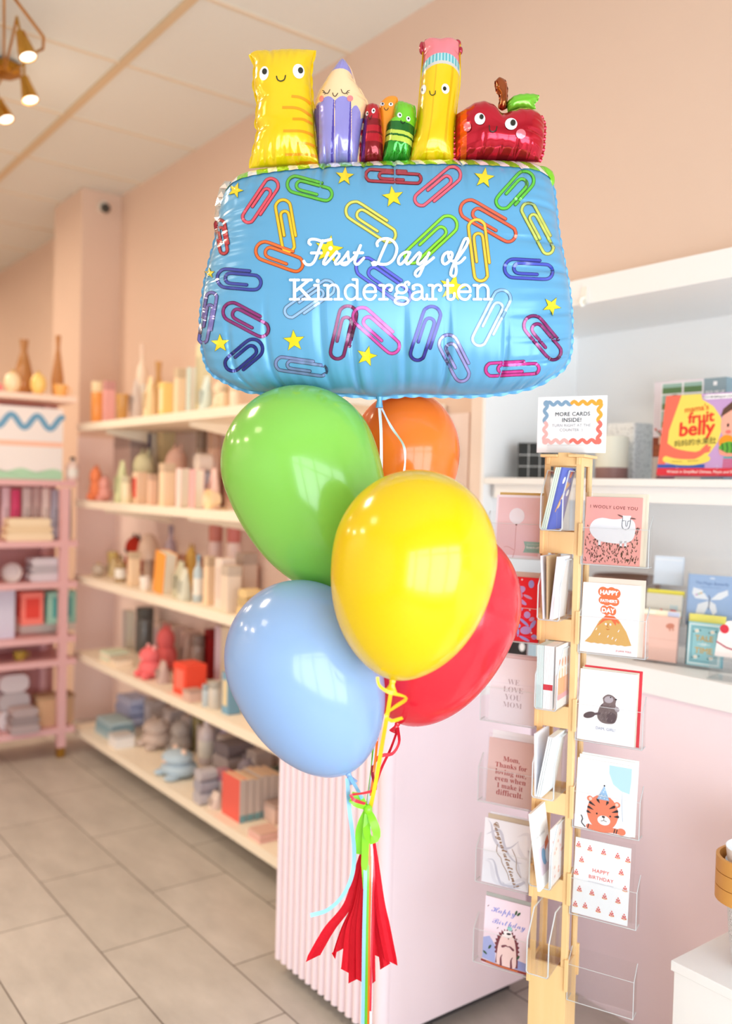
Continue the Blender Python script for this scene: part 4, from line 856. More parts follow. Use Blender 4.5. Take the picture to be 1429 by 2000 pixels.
def d_butterfly(c, A):
    c.rect(0.03, 0.0, 1, A, ink((160, 188, 226))); c.text('The Magic Butterfly', (0.52, A*0.84), ink((92, 122, 176)), 2, w=0.72); c.text('Wind-up butterfly to surprise', (0.50, A*0.765), ink((110, 138, 186)), 2, w=0.42); c.ell((0.52, A*0.94), 0.06, 0.02, ink((210, 222, 240)), 2)
    WN = ink((232, 238, 246))
    c.fill([(0.47, A*0.52), (0.32, A*0.70), (0.12, A*0.74), (0.10, A*0.62), (0.18, A*0.53)], WN, 2); c.fill([(0.50, A*0.52), (0.66, A*0.66), (0.86, A*0.74), (0.88, A*0.64), (0.72, A*0.54)], WN, 2)
    c.fill([(0.46, A*0.50), (0.24, A*0.42), (0.20, A*0.22), (0.38, A*0.22), (0.47, A*0.40)], WN, 2); c.fill([(0.50, A*0.50), (0.62, A*0.44), (0.66, A*0.30), (0.58, A*0.22), (0.49, A*0.38)], WN, 2)
    for i, cc in enumerate(((200, 170, 210), (170, 200, 180), (220, 190, 150), (150, 190, 220))): c.ell((0.2+0.05*i, A*(0.60+0.02*i)), 0.03, 0.02, ink(cc), 3)
    c.stroke([(0.475, A*0.34), (0.49, A*0.56), (0.46, A*0.60)], 0.016, ink((110, 108, 120)), 4)
on_tier('boxed_card', 'pale blue boxed card printed with a white butterfly', 'card', 0.052, 0.064, 0.1115, 0.128, 0.146, 0.02, paint((152, 180, 220)), d_butterfly, extra=sleeve)
on_tier('folded_card', 'plain pale blue folded card beside the butterfly box', 'card', -0.088, 0.127, 0.2145, 0.085, 0.085, 0.01, paint((214, 226, 240)), lambda c, A: c.rect(0.02, A*0.86, 0.98, A*0.9, ink((232, 238, 244))))
def d_waver(c, A):
    c.rect(0, 0, 1, A, ink((222, 218, 208))); RC = ink((236, 62, 78)); rn = random.Random(5)
    for _ in range(30): c.ell((rn.uniform(0.05, 0.95), rn.uniform(0.05, 0.95)*A), 0.006, 0.006, ink((180, 176, 170)), 2, n=6)
    c.fill([(0.62, 0.02), (0.82, 0.02), (0.86, A*0.46), (0.70, A*0.48)], RC, 3); c.stroke([(0.66, 0.06), (0.52, A*0.26), (0.44, A*0.44)], 0.05, RC, 3); c.stroke([(0.80, 0.06), (0.92, A*0.14), (0.99, A*0.22)], 0.05, RC, 3)
    for q in (0.70, 0.76, 0.82, 0.87): c.stroke([(q, A*0.47), (q+0.005, A*0.62)], 0.02, ink((130, 196, 216)), 3, curve=False)
    c.ell((0.75, A*0.32), 0.025, 0.025, ink((70, 20, 30)), 4)
def yhead(b, w, h, th): b.box((-w/2-0.002, th+0.0005, h*0.9), (w/2+0.002, th+0.003, h+0.012), paint((232, 222, 90))); sleeve(b, w, h, th)
on_tier('greeting_card', 'speckled beige card with a waving red paper figure', 'card', -0.078, 0.064, 0.1105, 0.104, 0.082, 0.012, paper((222, 218, 208)), d_waver, extra=yhead)
def d_bear(c, A):
    c.rect(0, 0, 1, A, ink((232, 192, 180))); c.rect(0, A*0.485, 1, A*0.495, ink((214, 172, 160)), 2); c.ell((0.80, A*0.80), 0.11, 0.07, ink((200, 132, 112)), 2, 12); c.rect(0.78, A*0.69, 0.82, A*0.78, ink((200, 132, 112)), 2); c.rect(0.86, A*0.70, 0.895, A*0.78, ink((200, 132, 112)), 2)
def whead(b, w, h, th):
    b.box((-w/2, th+0.0005, h*0.85), (w/2, th+0.004, h+0.016), paint((246, 238, 214))); b.box((-w/2+0.004, th-0.002, h+0.001), (-w/2+0.04, th+0.0003, h+0.014), paint((240, 246, 226))); b.box((w/2-0.035, th-0.002, h+0.001), (w/2-0.002, th+0.0003, h+0.014), paint((196, 206, 232)))
on_tier('greeting_card', 'blush pink card with a tiny walking bear in its upper corner', 'card', -0.074, 0.006, 0.0065, 0.112, 0.128, 0.014, paper((230, 190, 178)), d_bear, extra=whead)
def d_tale(c, A):
    c.rect(0, 0, 1, A, ink((150, 204, 214))); c.stroke([(0.07, A*0.05), (0.93, A*0.05), (0.93, A*0.95), (0.07, A*0.95)], 0.035, ink((226, 238, 240)), 2, curve=False, closed=True); c.stroke([(0.15, A*0.11), (0.85, A*0.11), (0.85, A*0.89), (0.15, A*0.89)], 0.02, ink((96, 150, 168)), 2, curve=False, closed=True)
    G = ink((206, 172, 92)); c.text('TALE', (0.5, A*0.64), G, 3, w=0.5, weight=0.02); c.text('OF', (0.5, A*0.50), ink((240, 246, 246)), 3, w=0.14); c.text('TIME', (0.5, A*0.36), G, 3, w=0.5, weight=0.02)
    for x, y in ((0.28, 0.80), (0.72, 0.80), (0.28, 0.20), (0.72, 0.20)):
        c.ell((x, A*y), 0.06, 0.05, ink((246, 246, 240)), 3); c.ell((x, A*y), 0.02, 0.018, G, 4); c.ell((x+0.09, A*(y+0.02)), 0.03, 0.02, ink((60, 116, 126)), 3); c.ell((x-0.08, A*(y-0.02)), 0.03, 0.02, ink((60, 116, 126)), 3)
    c.ell((0.5, A*0.5), 0.2, 0.03, ink((186, 222, 228)), 2); c.rect(0.0, 0, 0.03, A, ink((42, 70, 76)), 4)
def bspine(b, w, h, th): b.box((-w/2-0.001, 0.001, 0), (-w/2, th, h), paint((48, 66, 70))); b.box((-w/2-0.004, th+0.0005, h*0.8), (w/2, th+0.004, h+0.022), paint((236, 226, 120)))
on_tier('boxed_card', 'teal box shaped like an old storybook with gold lettering', 'card', 0.056, 0.006, 0.0075, 0.096, 0.121, 0.024, paint((122, 180, 192)), d_tale, extra=bspine)
# small riser with a cake slice card
X = 2.19; Y = place_y(1432, X, ZB); t3 = thing('acrylic_riser', 'small clear riser holding the cake slice card', 'riser', (X, Y, ZB), FACE+math.radians(10))
b = MB(); b.box((-0.06, -0.03, 0.0), (0.06, 0.05, 0.003), ACR); b.box((-0.06, -0.03, 0.055), (0.06, 0.05, 0.059), ACR); b.box((-0.055, -0.028, 0.003), (-0.051, 0.048, 0.055), ACR); b.box((0.051, -0.028, 0.003), (0.055, 0.048, 0.055), ACR); b.box((-0.06, -0.033, 0.055), (0.06, -0.03, 0.075), ACR); b.build('riser_body', t3)
o = thing('shaped_card', 'cake slice shaped card with a strawberry on top', 'card', (X, Y, ZB+0.0593), FACE+math.radians(10))
b = MB(); b.prism([(-0.05, 0), (0.05, 0), (0.05, 0.055), (0.045, 0.085), (0.01, 0.10), (-0.02, 0.095), (-0.042, 0.06)], -0.006, 0.0, paper((246, 238, 236)), axis=1); cd = CardDec(b, 0.1, 0.1, 0.006)
cd.stroke([(0.05, 0.38), (0.3, 0.26), (0.95, 0.12)], 0.04, ink((176, 70, 90)), 2, curve=False); cd.ell((0.24, 0.74), 0.12, 0.12, ink((214, 60, 76)), 2); cd.fill([(0.2, 0.55), (0.9, 0.2), (0.95, 0.5), (0.5, 0.75)], ink((250, 246, 244)), 1)
b.build('card', o)
# ---------------- counter top: stacked dark cards, dish, gold votive
X = 1.98; Y = place_y(1008, X, ZC); k = scale_at(X, Y, ZC)
for i in range(4):
    b = MB(); b.box((-0.032, 0, 0), (0.032, 0.0025, 0.095), paint((226, 150, 136)) if i == 0 else paint((176, 196, 206))); cd = CardDec(b, 0.064, 0.095)
    if i == 0: cd.rect(0, 0.55, 1, cd.asp, ink((46, 42, 44))); cd.ell((0.75, 1.0), 0.14, 0.2, ink((236, 236, 238)), 2)
    tag(b.build('greeting_card', loc=(X+0.006*i, Y-0.007*i, ZC+0.004), rotz=FACE+math.radians(20)), 'black and coral card at the front of the small stack under the red floral card' if i == 0 else 'pale edged card in the small stack behind the black and coral card', 'card', 'cards in the small stack on the counter')
X = 1.86; Y = place_y(952, X, ZC); t = thing('glass_dish', 'round glass dish holding a red trinket on the white counter', 'dish', (X, Y, ZC))
b = MB(); b.lathe([(0.03, 0.001), (0.042, 0.004), (0.046, 0.03), (0.044, 0.03), (0.04, 0.007), (0.0, 0.006)], ACR, 28); b.build('dish_body', t, smooth=True); b = MB(); b.ball((0, 0, 0.02), (0.03, 0.03, 0.014), plastic((214, 60, 50)), 16, 8); b.build('trinket', t, smooth=True)
X = 1.53; Y = place_y(751, X, ZC); t = thing('gold_votive', 'small gold glass votive on the counter behind the yellow ribbon', 'candle holder', (X, Y, ZC))
GD = mat('gold_glass', (236, 190, 60), 0.12, 0.7); b = MB(); b.lathe([(0.018, 0), (0.026, 0.004), (0.030, 0.03), (0.027, 0.05), (0.025, 0.05), (0.027, 0.03), (0.0, 0.01)], GD, 28); b.build('cup', t, smooth=True); b = MB(); b.lathe([(0.0, 0.03), (0.024, 0.03), (0.024, 0.032), (0.0, 0.033)], mat('wax', (250, 240, 214), 0.6), 20); b.build('wax', t, smooth=True)
# ---------------- white plinth and stacked baskets
b = MB(); b.box((1.67, 0.36, 0.0), (2.13, 1.08, 0.498), WHITE); b.box((1.665, 0.355, 0.4985), (2.135, 1.085, 0.52), WHITE)
o = b.build('white_plinth', bevel=0.002); off = Vector((1.9, 0.72, 0)); o.data.transform(Matrix.Translation(-off)); o.location = off
tag(o, 'white painted plinth box carrying the stacked baskets', 'plinth')
def mesh_mat():
    m = bpy.data.materials.new('perforated_metal'); m.use_nodes = True; nt = m.node_tree; b = nt.nodes['Principled BSDF']; b.inputs['Base Color'].default_value = rgb((236, 238, 240)); b.inputs['Roughness'].default_value = 0.4
    uv = nt.nodes.new('ShaderNodeUVMap'); sp = nt.nodes.new('ShaderNodeSeparateXYZ'); L = nt.links.new; L(uv.outputs[0], sp.inputs[0])
    def M_(op, a, v=None, bb=None):
        n = nt.nodes.new('ShaderNodeMath'); n.operation = op; L(a, n.inputs[0])
        if bb is not None: L(bb, n.inputs[1])
        elif v is not None: n.inputs[1].default_value = v
        return n.outputs[0]
    row = M_('FLOOR', sp.outputs[1]); par = M_('MULTIPLY', M_('MODULO', row, 2.0), 0.5); fx = M_('SUBTRACT', M_('FRACT', M_('ADD', sp.outputs[0], None, par)), 0.5); fy = M_('SUBTRACT', M_('FRACT', sp.outputs[1]), 0.5)
    d2 = M_('ADD', M_('MULTIPLY', fx, None, fx), None, M_('MULTIPLY', fy, None, fy)); hole = M_('LESS_THAN', d2, 0.085)
    tr = nt.nodes.new('ShaderNodeBsdfTransparent'); mx = nt.nodes.new('ShaderNodeMixShader'); L(hole, mx.inputs[0]); L(b.outputs[0], mx.inputs[1]); L(tr.outputs[0], mx.inputs[2]); L(mx.outputs[0], nt.nodes['Material Output'].inputs[0])
    return m
PERF = mesh_mat(); BAM = wood('bamboo', (222, 164, 86), (206, 146, 70), (3, 3, 30)); RIM = mat('white_enamel', (242, 244, 246), 0.3)
def basket(z, label, full):
    t = thing('storage_basket', label, 'basket', (1.905, 0.865, z), 0.0, 'stacked white baskets')
    hx, hy, H = 0.19, 0.168, 0.19; P = lambda s, r, z_: [(x, y, z_) for x, y in rrect(-hx*s, -hy*s, hx*s, hy*s, r, 8)]
    rings = [P(0.84, 0.03, 0.0), P(0.88, 0.05, 0.012), P(0.915, 0.055, 0.06), P(0.955, 0.06, H-0.03)]; n = len(rings[0]); V = sum(rings, [])
    b = MB(); b.add(V, [(j*n+i, j*n+(i+1) % n, (j+1)*n+(i+1) % n, (j+1)*n+i) for j in range(3) for i in range(n)]+[tuple(range(n))[::-1]], PERF); o = b.build('mesh_body', t, smooth=True)
    uv = o.data.uv_layers.new(name='UVMap'); per = np.r_[0, np.cumsum([np.linalg.norm(np.array(rings[2][i])-np.array(rings[2][(i+1) % n])) for i in range(n)])]/0.0062; hs = [0, 0.03/0.0054, 0.075/0.0054, 0.17/0.0054]
    for pi, p in enumerate(o.data.polygons):
        for li, vi in zip(p.loop_indices, p.vertices):
            j, i = divmod(vi, n)
            if len(p.vertices) > 4: co = o.data.vertices[vi].co; uv.data[li].uv = (co.x/0.0062, co.y/0.0054)
            else:
                i2 = i if not (i == 0 and (pi % n) == n-1) else n
                uv.data[li].uv = (per[i2], hs[j])
    b = MB(); r0, r1 = P(0.955, 0.06, H-0.03), P(0.972, 0.06, H); r2, r3 = P(0.964, 0.058, H), P(0.948, 0.058, H-0.03); V = r0+r1+r2+r3
    b.add(V, [(j*n+i, j*n+(i+1) % n, ((j+1) % 4)*n+(i+1) % n, ((j+1) % 4)*n+i) for j in range(4) for i in range(n)], RIM); b.build('rim', t, smooth=True)
    b = MB(); r0, r1, r2, r3 = P(1.06, 0.068, H-0.047), P(1.06, 0.068, H-0.018), P(1.025, 0.064, H-0.018), P(1.025, 0.064, H-0.047); V = r0+r1+r2+r3
    b.add(V, [(j*n+i, j*n+(i+1) % n, ((j+1) % 4)*n+(i+1) % n, ((j+1) % 4)*n+i) for j in range(4) for i in range(n)], BAM); b.build('bamboo_handle', t, smooth=True, angle=30)
    b = MB()
    for y in (-0.06, 0.06) if not full else (): b.ball((hx*0.958, y, H-0.015), (0.003, 0.004, 0.004), mat('screw_steel', (150, 152, 156), 0.3, 0.9), 8, 6)
    if b.v: b.build('screw', t, smooth=True)
basket(0.5203, 'lowest white mesh basket resting on the white plinth', True)
basket(0.5203+0.0305, 'middle one of the three nested white baskets with bamboo bands', True)
basket(0.5203+0.061, 'topmost of the three nested white baskets, its inside showing', None)
# ================================================================ plywood card rack
E1 = np.array([0.3955, -0.9184, 0]); E2 = np.array([0.9184, 0.3955, 0]); RZ = math.atan2(E1[1], E1[0]); RZF = math.atan2(E2[1], E2[0])
S0 = at(1100, 900, 1.93); S0 = np.array([S0[0], S0[1], 0])+E2*0.04
DS = float(FW @ (S0-np.array([0, 0, 0])))
PLY = wood()
TOPZ = float(at(1100, 893, 1.93)[2])
STEP = 0.1885
ZR = float(at(1190, 1103, 1.91)[2])            # floor of the uppermost side pocket
ZF = ZR+0.072                                  # floor of the uppermost front pocket
rack = thing('card_rack', 'tall birch plywood card rack with clear pockets beside the bench', 'card rack', tuple(S0), RZ)
HW = 0.041
WT = [ZF+0.136-STEP*i for i in range(6)]; WB = [z-0.141 for z in WT]
def panel(u0, u1, v0, v1, axis):
    # one side of the tower with a row of windows ; axis 'x' = panel faces front/back
    b = MB(); sw = 0.0125
    def bx(a0, a1, z0, z1):
        if axis == 'x': b.box((a0, v0, z0), (a1, v1, z1), PLY)
        else: b.box((u0, a0, z0), (u1, a1, z1), PLY)
    A0, A1 = (u0, u1) if axis == 'x' else (v0, v1)
    bx(A0, A0+sw, WB[-1], TOPZ); bx(A1-sw, A1, WB[-1], TOPZ); bx(A0+sw, A1-sw, WT[0], TOPZ)
    for i in range(5): bx(A0+sw, A1-sw, WT[i+1], WB[i])
    bx(A0, A1, 0.0, WB[-1])
    return b
T_ = 0.006
panel(-HW, HW, -HW, -HW+T_, 'x').build('tower_panel', rack, bevel=0.0008); panel(-HW, HW, HW-T_, HW, 'x').build('tower_panel', rack, bevel=0.0008)
panel(-HW, -HW+T_, -HW+T_, HW-T_, 'y').build('tower_panel', rack, bevel=0.0008); panel(HW-T_, HW, -HW+T_, HW-T_, 'y').build('tower_panel', rack, bevel=0.0008)
for i in range(6):
    zc0, zc1 = (WB[i]-0.050, WB[i]+0.020)
    for sx in (-1, 1):
        for sy in (-1, 1):
            b = MB(); x = sx*(HW+0.001); y = sy*HW; b.box((x-0.004, y-0.004, zc0), (x+0.004, y+0.004, zc1), PLY); b.build('corner_tab', rack, bevel=0.0008)
b = MB(); b.box((-HW-0.008, -HW-0.008, TOPZ), (-0.012, HW+0.008, TOPZ+0.006), PLY); b.box((0.012, -HW-0.008, TOPZ), (HW+0.008, HW+0.008, TOPZ+0.006), PLY); b.box((-0.012, -HW, TOPZ-0.001), (0.012, HW, TOPZ+0.010), PLY)
for sx in (-1, 1): b.box((sx*0.033-0.004, -HW-0.004, TOPZ-0.016), (sx*0.033+0.004, -HW+0.002, TOPZ), PLY)
b.build('cap_board', rack, bevel=0.001)
b = MB(); b.box((-0.16, -0.012, 0), (0.16, 0.012, 0.06), PLY); b.box((-0.012, -0.16, 0), (0.012, 0.16, 0.06), PLY); b.build('foot', rack, bevel=0.002)
ACP = clear_mat('pocket_acrylic', (254, 254, 254), 0.10); ACE = mat('acrylic_edge', (236, 240, 242), 0.12, transl=0.5)
def pocket(mx, my, z, rot, w, d, hb, hf):
    # u-shaped clear pocket: local x along the card, -y open front
    b = MB(); th = 0.0018
    b.box((-w/2, d/2-th, 0), (w/2, d/2, hb), ACP); b.box((-w/2, -d/2, 0), (w/2, -d/2+th, hf), ACP); b.box((-w/2, -d/2, -th), (w/2, d/2, 0), ACP)
    for sx in (-1, 1):
        x = sx*w/2; b.prism([(-d/2, 0), (d/2, 0), (d/2, hb), (d/2-0.006, hb), (-d/2, hf)], x-th/2, x+th/2, ACP, axis=0)
        b.tube([(x, d/2, hb), (x, -d/2, hf), (x, -d/2, 0.0), (x, d/2, 0)], 0.0009, ACE, 5)
    b.tube([(-w/2, -d/2, hf), (w/2, -d/2, hf)], 0.0006, ACE, 5); b.tube([(-w/2, -d/2, 0), (w/2, -d/2, 0)], 0.0009, ACE, 5)
    o = b.build('clear_pocket', rack); o.location = (mx, my, z); o.rotation_euler = (0, 0, rot); return o
SR, SL = HW+0.066, -HW-0.078
YR, YL = -0.026, 0.012
for i in range(6):
    pocket(SR+0.008, YR, ZR-STEP*i, 0, 0.140, 0.030, 0.105, 0.078); pocket(SL, YL, ZR-STEP*i, 0, 0.140, 0.030, 0.105, 0.078)
    # front trough, turned a quarter
    b = MB(); th = 0.0018; L0, L1, hw = -0.112, -0.012, 0.0235
    for sx in (-1, 1):
        x = sx*hw; b.prism([(L0, 0), (L1, 0), (L1, 0.125), (L0+0.04, 0.125), (L0, 0.072)], x-th/2, x+th/2, ACP, axis=0)
        b.tube([(x, L1, 0.125), (x, L0+0.04, 0.125), (x, L0, 0.072), (x, L0, 0.004), (x*0.85, L0, 0)], 0.0015, ACE, 5)
    b.box((-hw, L0, -th), (hw, L1, 0), ACP); b.box((-hw, L1-th, 0), (hw, L1, 0.085), ACP)
    b.tube([(-hw*0.85, L0, 0), (hw*0.85, L0, 0)], 0.0012, ACE, 5); b.box((-hw, L0, 0), (-hw+0.012, L0+th, 0.05), ACP); b.box((hw-0.012, L0, 0), (hw, L0+th, 0.05), ACP)
    o = b.build('clear_trough', rack); o.location = (0, 0, ZF-STEP*i)
def wp(x, y, z): return tuple(S0+E1*x+E2*y+np.array([0, 0, z]))
KRAFT = (216, 196, 170)
def card(label, x, y, z, w, h, draw, body=(247, 248, 250), env=KRAFT, th=0.0025, rot=None, env_dx=0.006, env_dz=0.006, lean=-5.0, roll=0.0, name='greeting_card', sleeve_=False, group=None, env2=None):
    o = thing(name, label, 'card', wp(x, y, z), RZ if rot is None else rot, group)
    R = Matrix.Rotation(math.radians(lean), 3, 'X') @ Matrix.Rotation(math.radians(roll), 3, 'Y')
    def fin(b, nm):
        b.v = [tuple(R @ Vector(v)) for v in b.v]; return b.build(nm, o)
    b = MB(); b.box((-w/2, -th, 0), (w/2, 0, h), paper(body))
    if draw: cd = CardDec(b, w, h, th); draw(cd, cd.asp)
    fin(b, 'printed_card')
    if env: b = MB(); b.box((-w/2+env_dx, 0.0006, 0), (w/2+env_dx, 0.0026, h+env_dz), paper(env)); fin(b, 'envelope')
    if env2: b = MB(); b.box((-w/2+env_dx+0.004, 0.0034, 0), (w/2+env_dx+0.006, 0.0056, h+env_dz+0.004), paper(env2)); fin(b, 'second_envelope')
    if sleeve_: b = MB(); b.box((-w/2-0.002, -th-0.0014, 0.001), (w/2+0.008, 0.004, h+0.009), clear_mat('cellophane', (254, 254, 254), 0.09)); fin(b, 'clear_sleeve')
    return o
# ---- drawings
def d_sheep(c, A):
    c.rect(0, 0, 1, A, ink((246, 172, 166))); c.text('I WOOLY LOVE YOU', (0.5, A*0.85), ink((120, 40, 44)), 3, w=0.84, rot=-1.5, spacing=1.15); rn = random.Random(2)
    K = ink((66, 52, 44))
    for _ in range(230):
        x = rn.uniform(0.02, 0.97); y = rn.uniform(0.02, 0.38 if 0.15 < x < 0.8 else 0.56)*A; L = rn.uniform(0.025, 0.05); q = rn.uniform(-0.5, 0.5)
        c.stroke([(x, y), (x+L*math.sin(q), y+L)], 0.010, K, 2, curve=False, cap=False)
        if rn.random() < 0.4: c.stroke([(x, y), (x-0.018, y+L*0.6)], 0.008, K, 2, curve=False, cap=False)
    WS = ink((243, 245, 250))
    c.fill([(0.09, A*0.55), (0.16, A*0.65), (0.30, A*0.69), (0.48, A*0.675), (0.60, A*0.68), (0.72, A*0.70), (0.86, A*0.66), (0.90, A*0.56), (0.88, A*0.42), (0.80, A*0.35), (0.62, A*0.32), (0.40, A*0.33), (0.24, A*0.36), (0.12, A*0.45)], WS, 3, c=(0.5, A*0.5), curve=True)
    for x in (0.28, 0.66, 0.74): c.rect(x-0.022, A*0.28, x+0.022, A*0.36, WS, 3); c.ell((x, A*0.275), 0.02, 0.014, ink((60, 50, 50)), 4, n=8)
    O = ink((88, 90, 100)); c.stroke([(0.67, A*0.70), (0.665, A*0.58), (0.70, A*0.535), (0.76, A*0.535), (0.80, A*0.58), (0.81, A*0.70)], 0.010, O, 5); c.rect(0.665, A*0.69, 0.815, A*0.735, WS, 4)
    for p in ([(0.67, A*0.715), (0.58, A*0.745)], [(0.81, A*0.70), (0.90, A*0.69)]): c.stroke(p, [0.014, 0.03, 0.008], ink((110, 80, 76)), 5, curve=False)
    c.stroke([(0.725, A*0.66), (0.73, A*0.59), (0.74, A*0.575), (0.755, A*0.59), (0.765, A*0.655)], 0.009, O, 5)
    for x in (0.69, 0.79): c.stroke([(x-0.02, A*0.655), (x+0.015, A*0.66)], 0.009, O, 5, curve=False)
def d_volcano(c, A):
    OG = ink((238, 116, 72)); WT_ = ink((250, 250, 250))
    for (y, w, h, t) in ((0.875, 0.185, 0.072, 'HAPPY'), (0.755, 0.17, 0.06, "FATHER'S"), (0.62, 0.13, 0.06, 'DAY')):
        for dx in (-0.6, -0.2, 0.2, 0.6): c.ell((0.47+dx*w, A*y+0.012*math.sin(dx*9)), w*0.48, A*h, OG, 1, n=16)
        c.text(t, (0.47, A*y), WT_, 3, w=w*1.7, weight=0.045)
    GDN = ink((222, 178, 104)); c.fill([(0.08, A*0.15)]+[(0.08+0.82*q/14, A*(0.135+0.01*(q % 2))) for q in range(1, 14)]+[(0.90, A*0.155), (0.80, A*0.34), (0.66, A*0.50), (0.56, A*0.545), (0.43, A*0.55), (0.32, A*0.46), (0.18, A*0.24)], GDN, 1, c=(0.5, A*0.3))
    c.poly([(0.43, A*0.55), (0.58, A*0.545), (0.68, A*0.46), (0.66, A*0.44), (0.62, A*0.47), (0.615, A*0.41), (0.53, A*0.49), (0.48, A*0.485), (0.42, A*0.47), (0.37, A*0.44), (0.28, A*0.38)], OG, 2)
    for x in (0.44, 0.52): c.ell((x, A*0.425), 0.018, 0.022, WT_, 3, 20, 10)
    c.stroke([(0.485, A*0.43), (0.46, A*0.39), (0.49, A*0.38)], 0.010, ink((196, 120, 50)), 3); c.stroke([(0.455, A*0.355), (0.48, A*0.348), (0.505, A*0.357)], 0.012, ink((206, 110, 50)), 3)
    for x, y in ((0.27, 0.33), (0.33, 0.26), (0.66, 0.33), (0.56, 0.22), (0.62, 0.20), (0.48, 0.24)): c.stroke([(x, A*y), (x+0.015, A*(y+0.025))], 0.014, WT_, 2, curve=False)
    c.text('(I LAVA YOU)', (0.77, A*0.062), ink((214, 70, 60)), 2, w=0.26)
def d_beaver(c, A):
    F1_ = ink((120, 104, 104)); F2_ = ink((96, 80, 84)); F3_ = ink((172, 164, 170))
    c.fill([(0.34, A*0.36), (0.38, A*0.50), (0.44, A*0.56), (0.42, A*0.62), (0.50, A*0.68), (0.60, A*0.67), (0.66, A*0.62), (0.65, A*0.56), (0.68, A*0.48), (0.69, A*0.38), (0.64, A*0.29), (0.50, A*0.27), (0.40, A*0.29)], F1_, 1, c=(0.52, A*0.46), curve=True)
    c.fill([(0.52, A*0.30), (0.64, A*0.30), (0.67, A*0.40), (0.58, A*0.44), (0.52, A*0.40)], F2_, 2, curve=True); c.ell((0.53, A*0.61), 0.08, 0.06, F3_, 2, 10); c.ell((0.56, A*0.645), 0.012, 0.012, ink((24, 22, 24)), 3, n=8); c.ell((0.655, A*0.625), 0.02, 0.015, ink((34, 30, 34)), 3, n=8)
    c.ell((0.20, A*0.36), 0.11, 0.055, F2_, 1, 20); c.stroke([(0.28, A*0.38), (0.38, A*0.40)], 0.04, F2_, 1); c.ell((0.68, A*0.49), 0.04, 0.05, F3_, 2, 30)
    rn = random.Random(8)
    for _ in range(50): x = rn.uniform(0.38, 0.64); y = rn.uniform(0.33, 0.55); c.stroke([(x, A*y), (x-0.015, A*y-0.03)], 0.006, ink(rn.choice([(150, 136, 138), (90, 76, 80)])), 3, curve=False, cap=False)
    c.text('DAM, GIRL!', (0.50, A*0.195), ink((150, 164, 190)), 2, w=0.34)
def d_tiger(c, A):
    OT = ink((236, 132, 100)); BKK = ink((54, 48, 54)); pass
    c.fill([(0.575, A*0.965), (0.58, A*0.85), (0.66, A*0.70), (0.80, A*0.625), (0.955, A*0.60), (0.975, A*0.78), (0.975, A*0.965), (0.80, A*0.965)], ink((176, 212, 240)), 1, c=(0.80, A*0.82)); c.stroke([(0.83, A*0.62), (0.83, A*0.45), (0.86, A*0.20)], 0.007, ink((170, 190, 214)), 1)
    c.ell((0.50, A*0.27), 0.28, 0.255*A, OT, 2, n=28); c.ell((0.26, A*0.44), 0.055, 0.05, OT, 1); c.ell((0.27, A*0.44), 0.03, 0.03, ink((250, 210, 196)), 2); c.ell((0.75, A*0.42), 0.055, 0.05, OT, 1); c.ell((0.745, A*0.42), 0.03, 0.03, ink((250, 210, 196)), 2)
    c.ell((0.53, A*0.165), 0.115, 0.085, ink((250, 246, 244)), 3); c.ell((0.52, A*0.215), 0.03, 0.018, BKK, 4, n=10); c.stroke([(0.53, A*0.20), (0.53, A*0.165), (0.48, A*0.15)], 0.009, BKK, 4); c.stroke([(0.53, A*0.165), (0.58, A*0.155)], 0.009, BKK, 4)
    c.ell((0.40, A*0.245), 0.016, 0.018, BKK, 4, n=8); c.ell((0.64, A*0.24), 0.016, 0.018, BKK, 4, n=8)
    for p in ([(0.27, A*0.385), (0.36, A*0.35)], [(0.245, A*0.315), (0.33, A*0.29)], [(0.235, A*0.25), (0.29, A*0.235)], [(0.70, A*0.385), (0.62, A*0.345)], [(0.755, A*0.33), (0.67, A*0.30)], [(0.775, A*0.255), (0.71, A*0.245)], [(0.40, A*0.445), (0.44, A*0.40)], [(0.58, A*0.43), (0.56, A*0.39)]): c.stroke(p, [0.045, 0.03, 0.008], BKK, 4, curve=False)
    c.fill([(0.39, A*0.455), (0.61, A*0.455), (0.51, A*0.66)], ink((150, 186, 220)), 5); c.ell((0.51, A*0.66), 0.016, 0.016, BKK, 6, n=8)
    for x, y in ((0.45, 0.48), (0.52, 0.48), (0.57, 0.475), (0.47, 0.52), (0.53, 0.525), (0.50, 0.57), (0.52, 0.60)): c.ell((x, A*y), 0.012, 0.010, ink((214, 230, 244)), 6, n=7)
    c.stroke([(0.26, 0.05), (0.5, 0.03), (0.70, 0.06), (0.86, 0.05)], 0.085, OT, 3); c.ell((0.85, 0.065), 0.075, 0.06, OT, 4)
    for x in (0.72, 0.76, 0.25): c.stroke([(x, 0.02), (x+0.015, 0.09)], 0.016, BKK, 5, curve=False)
    c.stroke([(0.12, 0.22), (0.15, 0.16), (0.13, 0.10), (0.20, 0.03)], 0.018, BKK, 3)
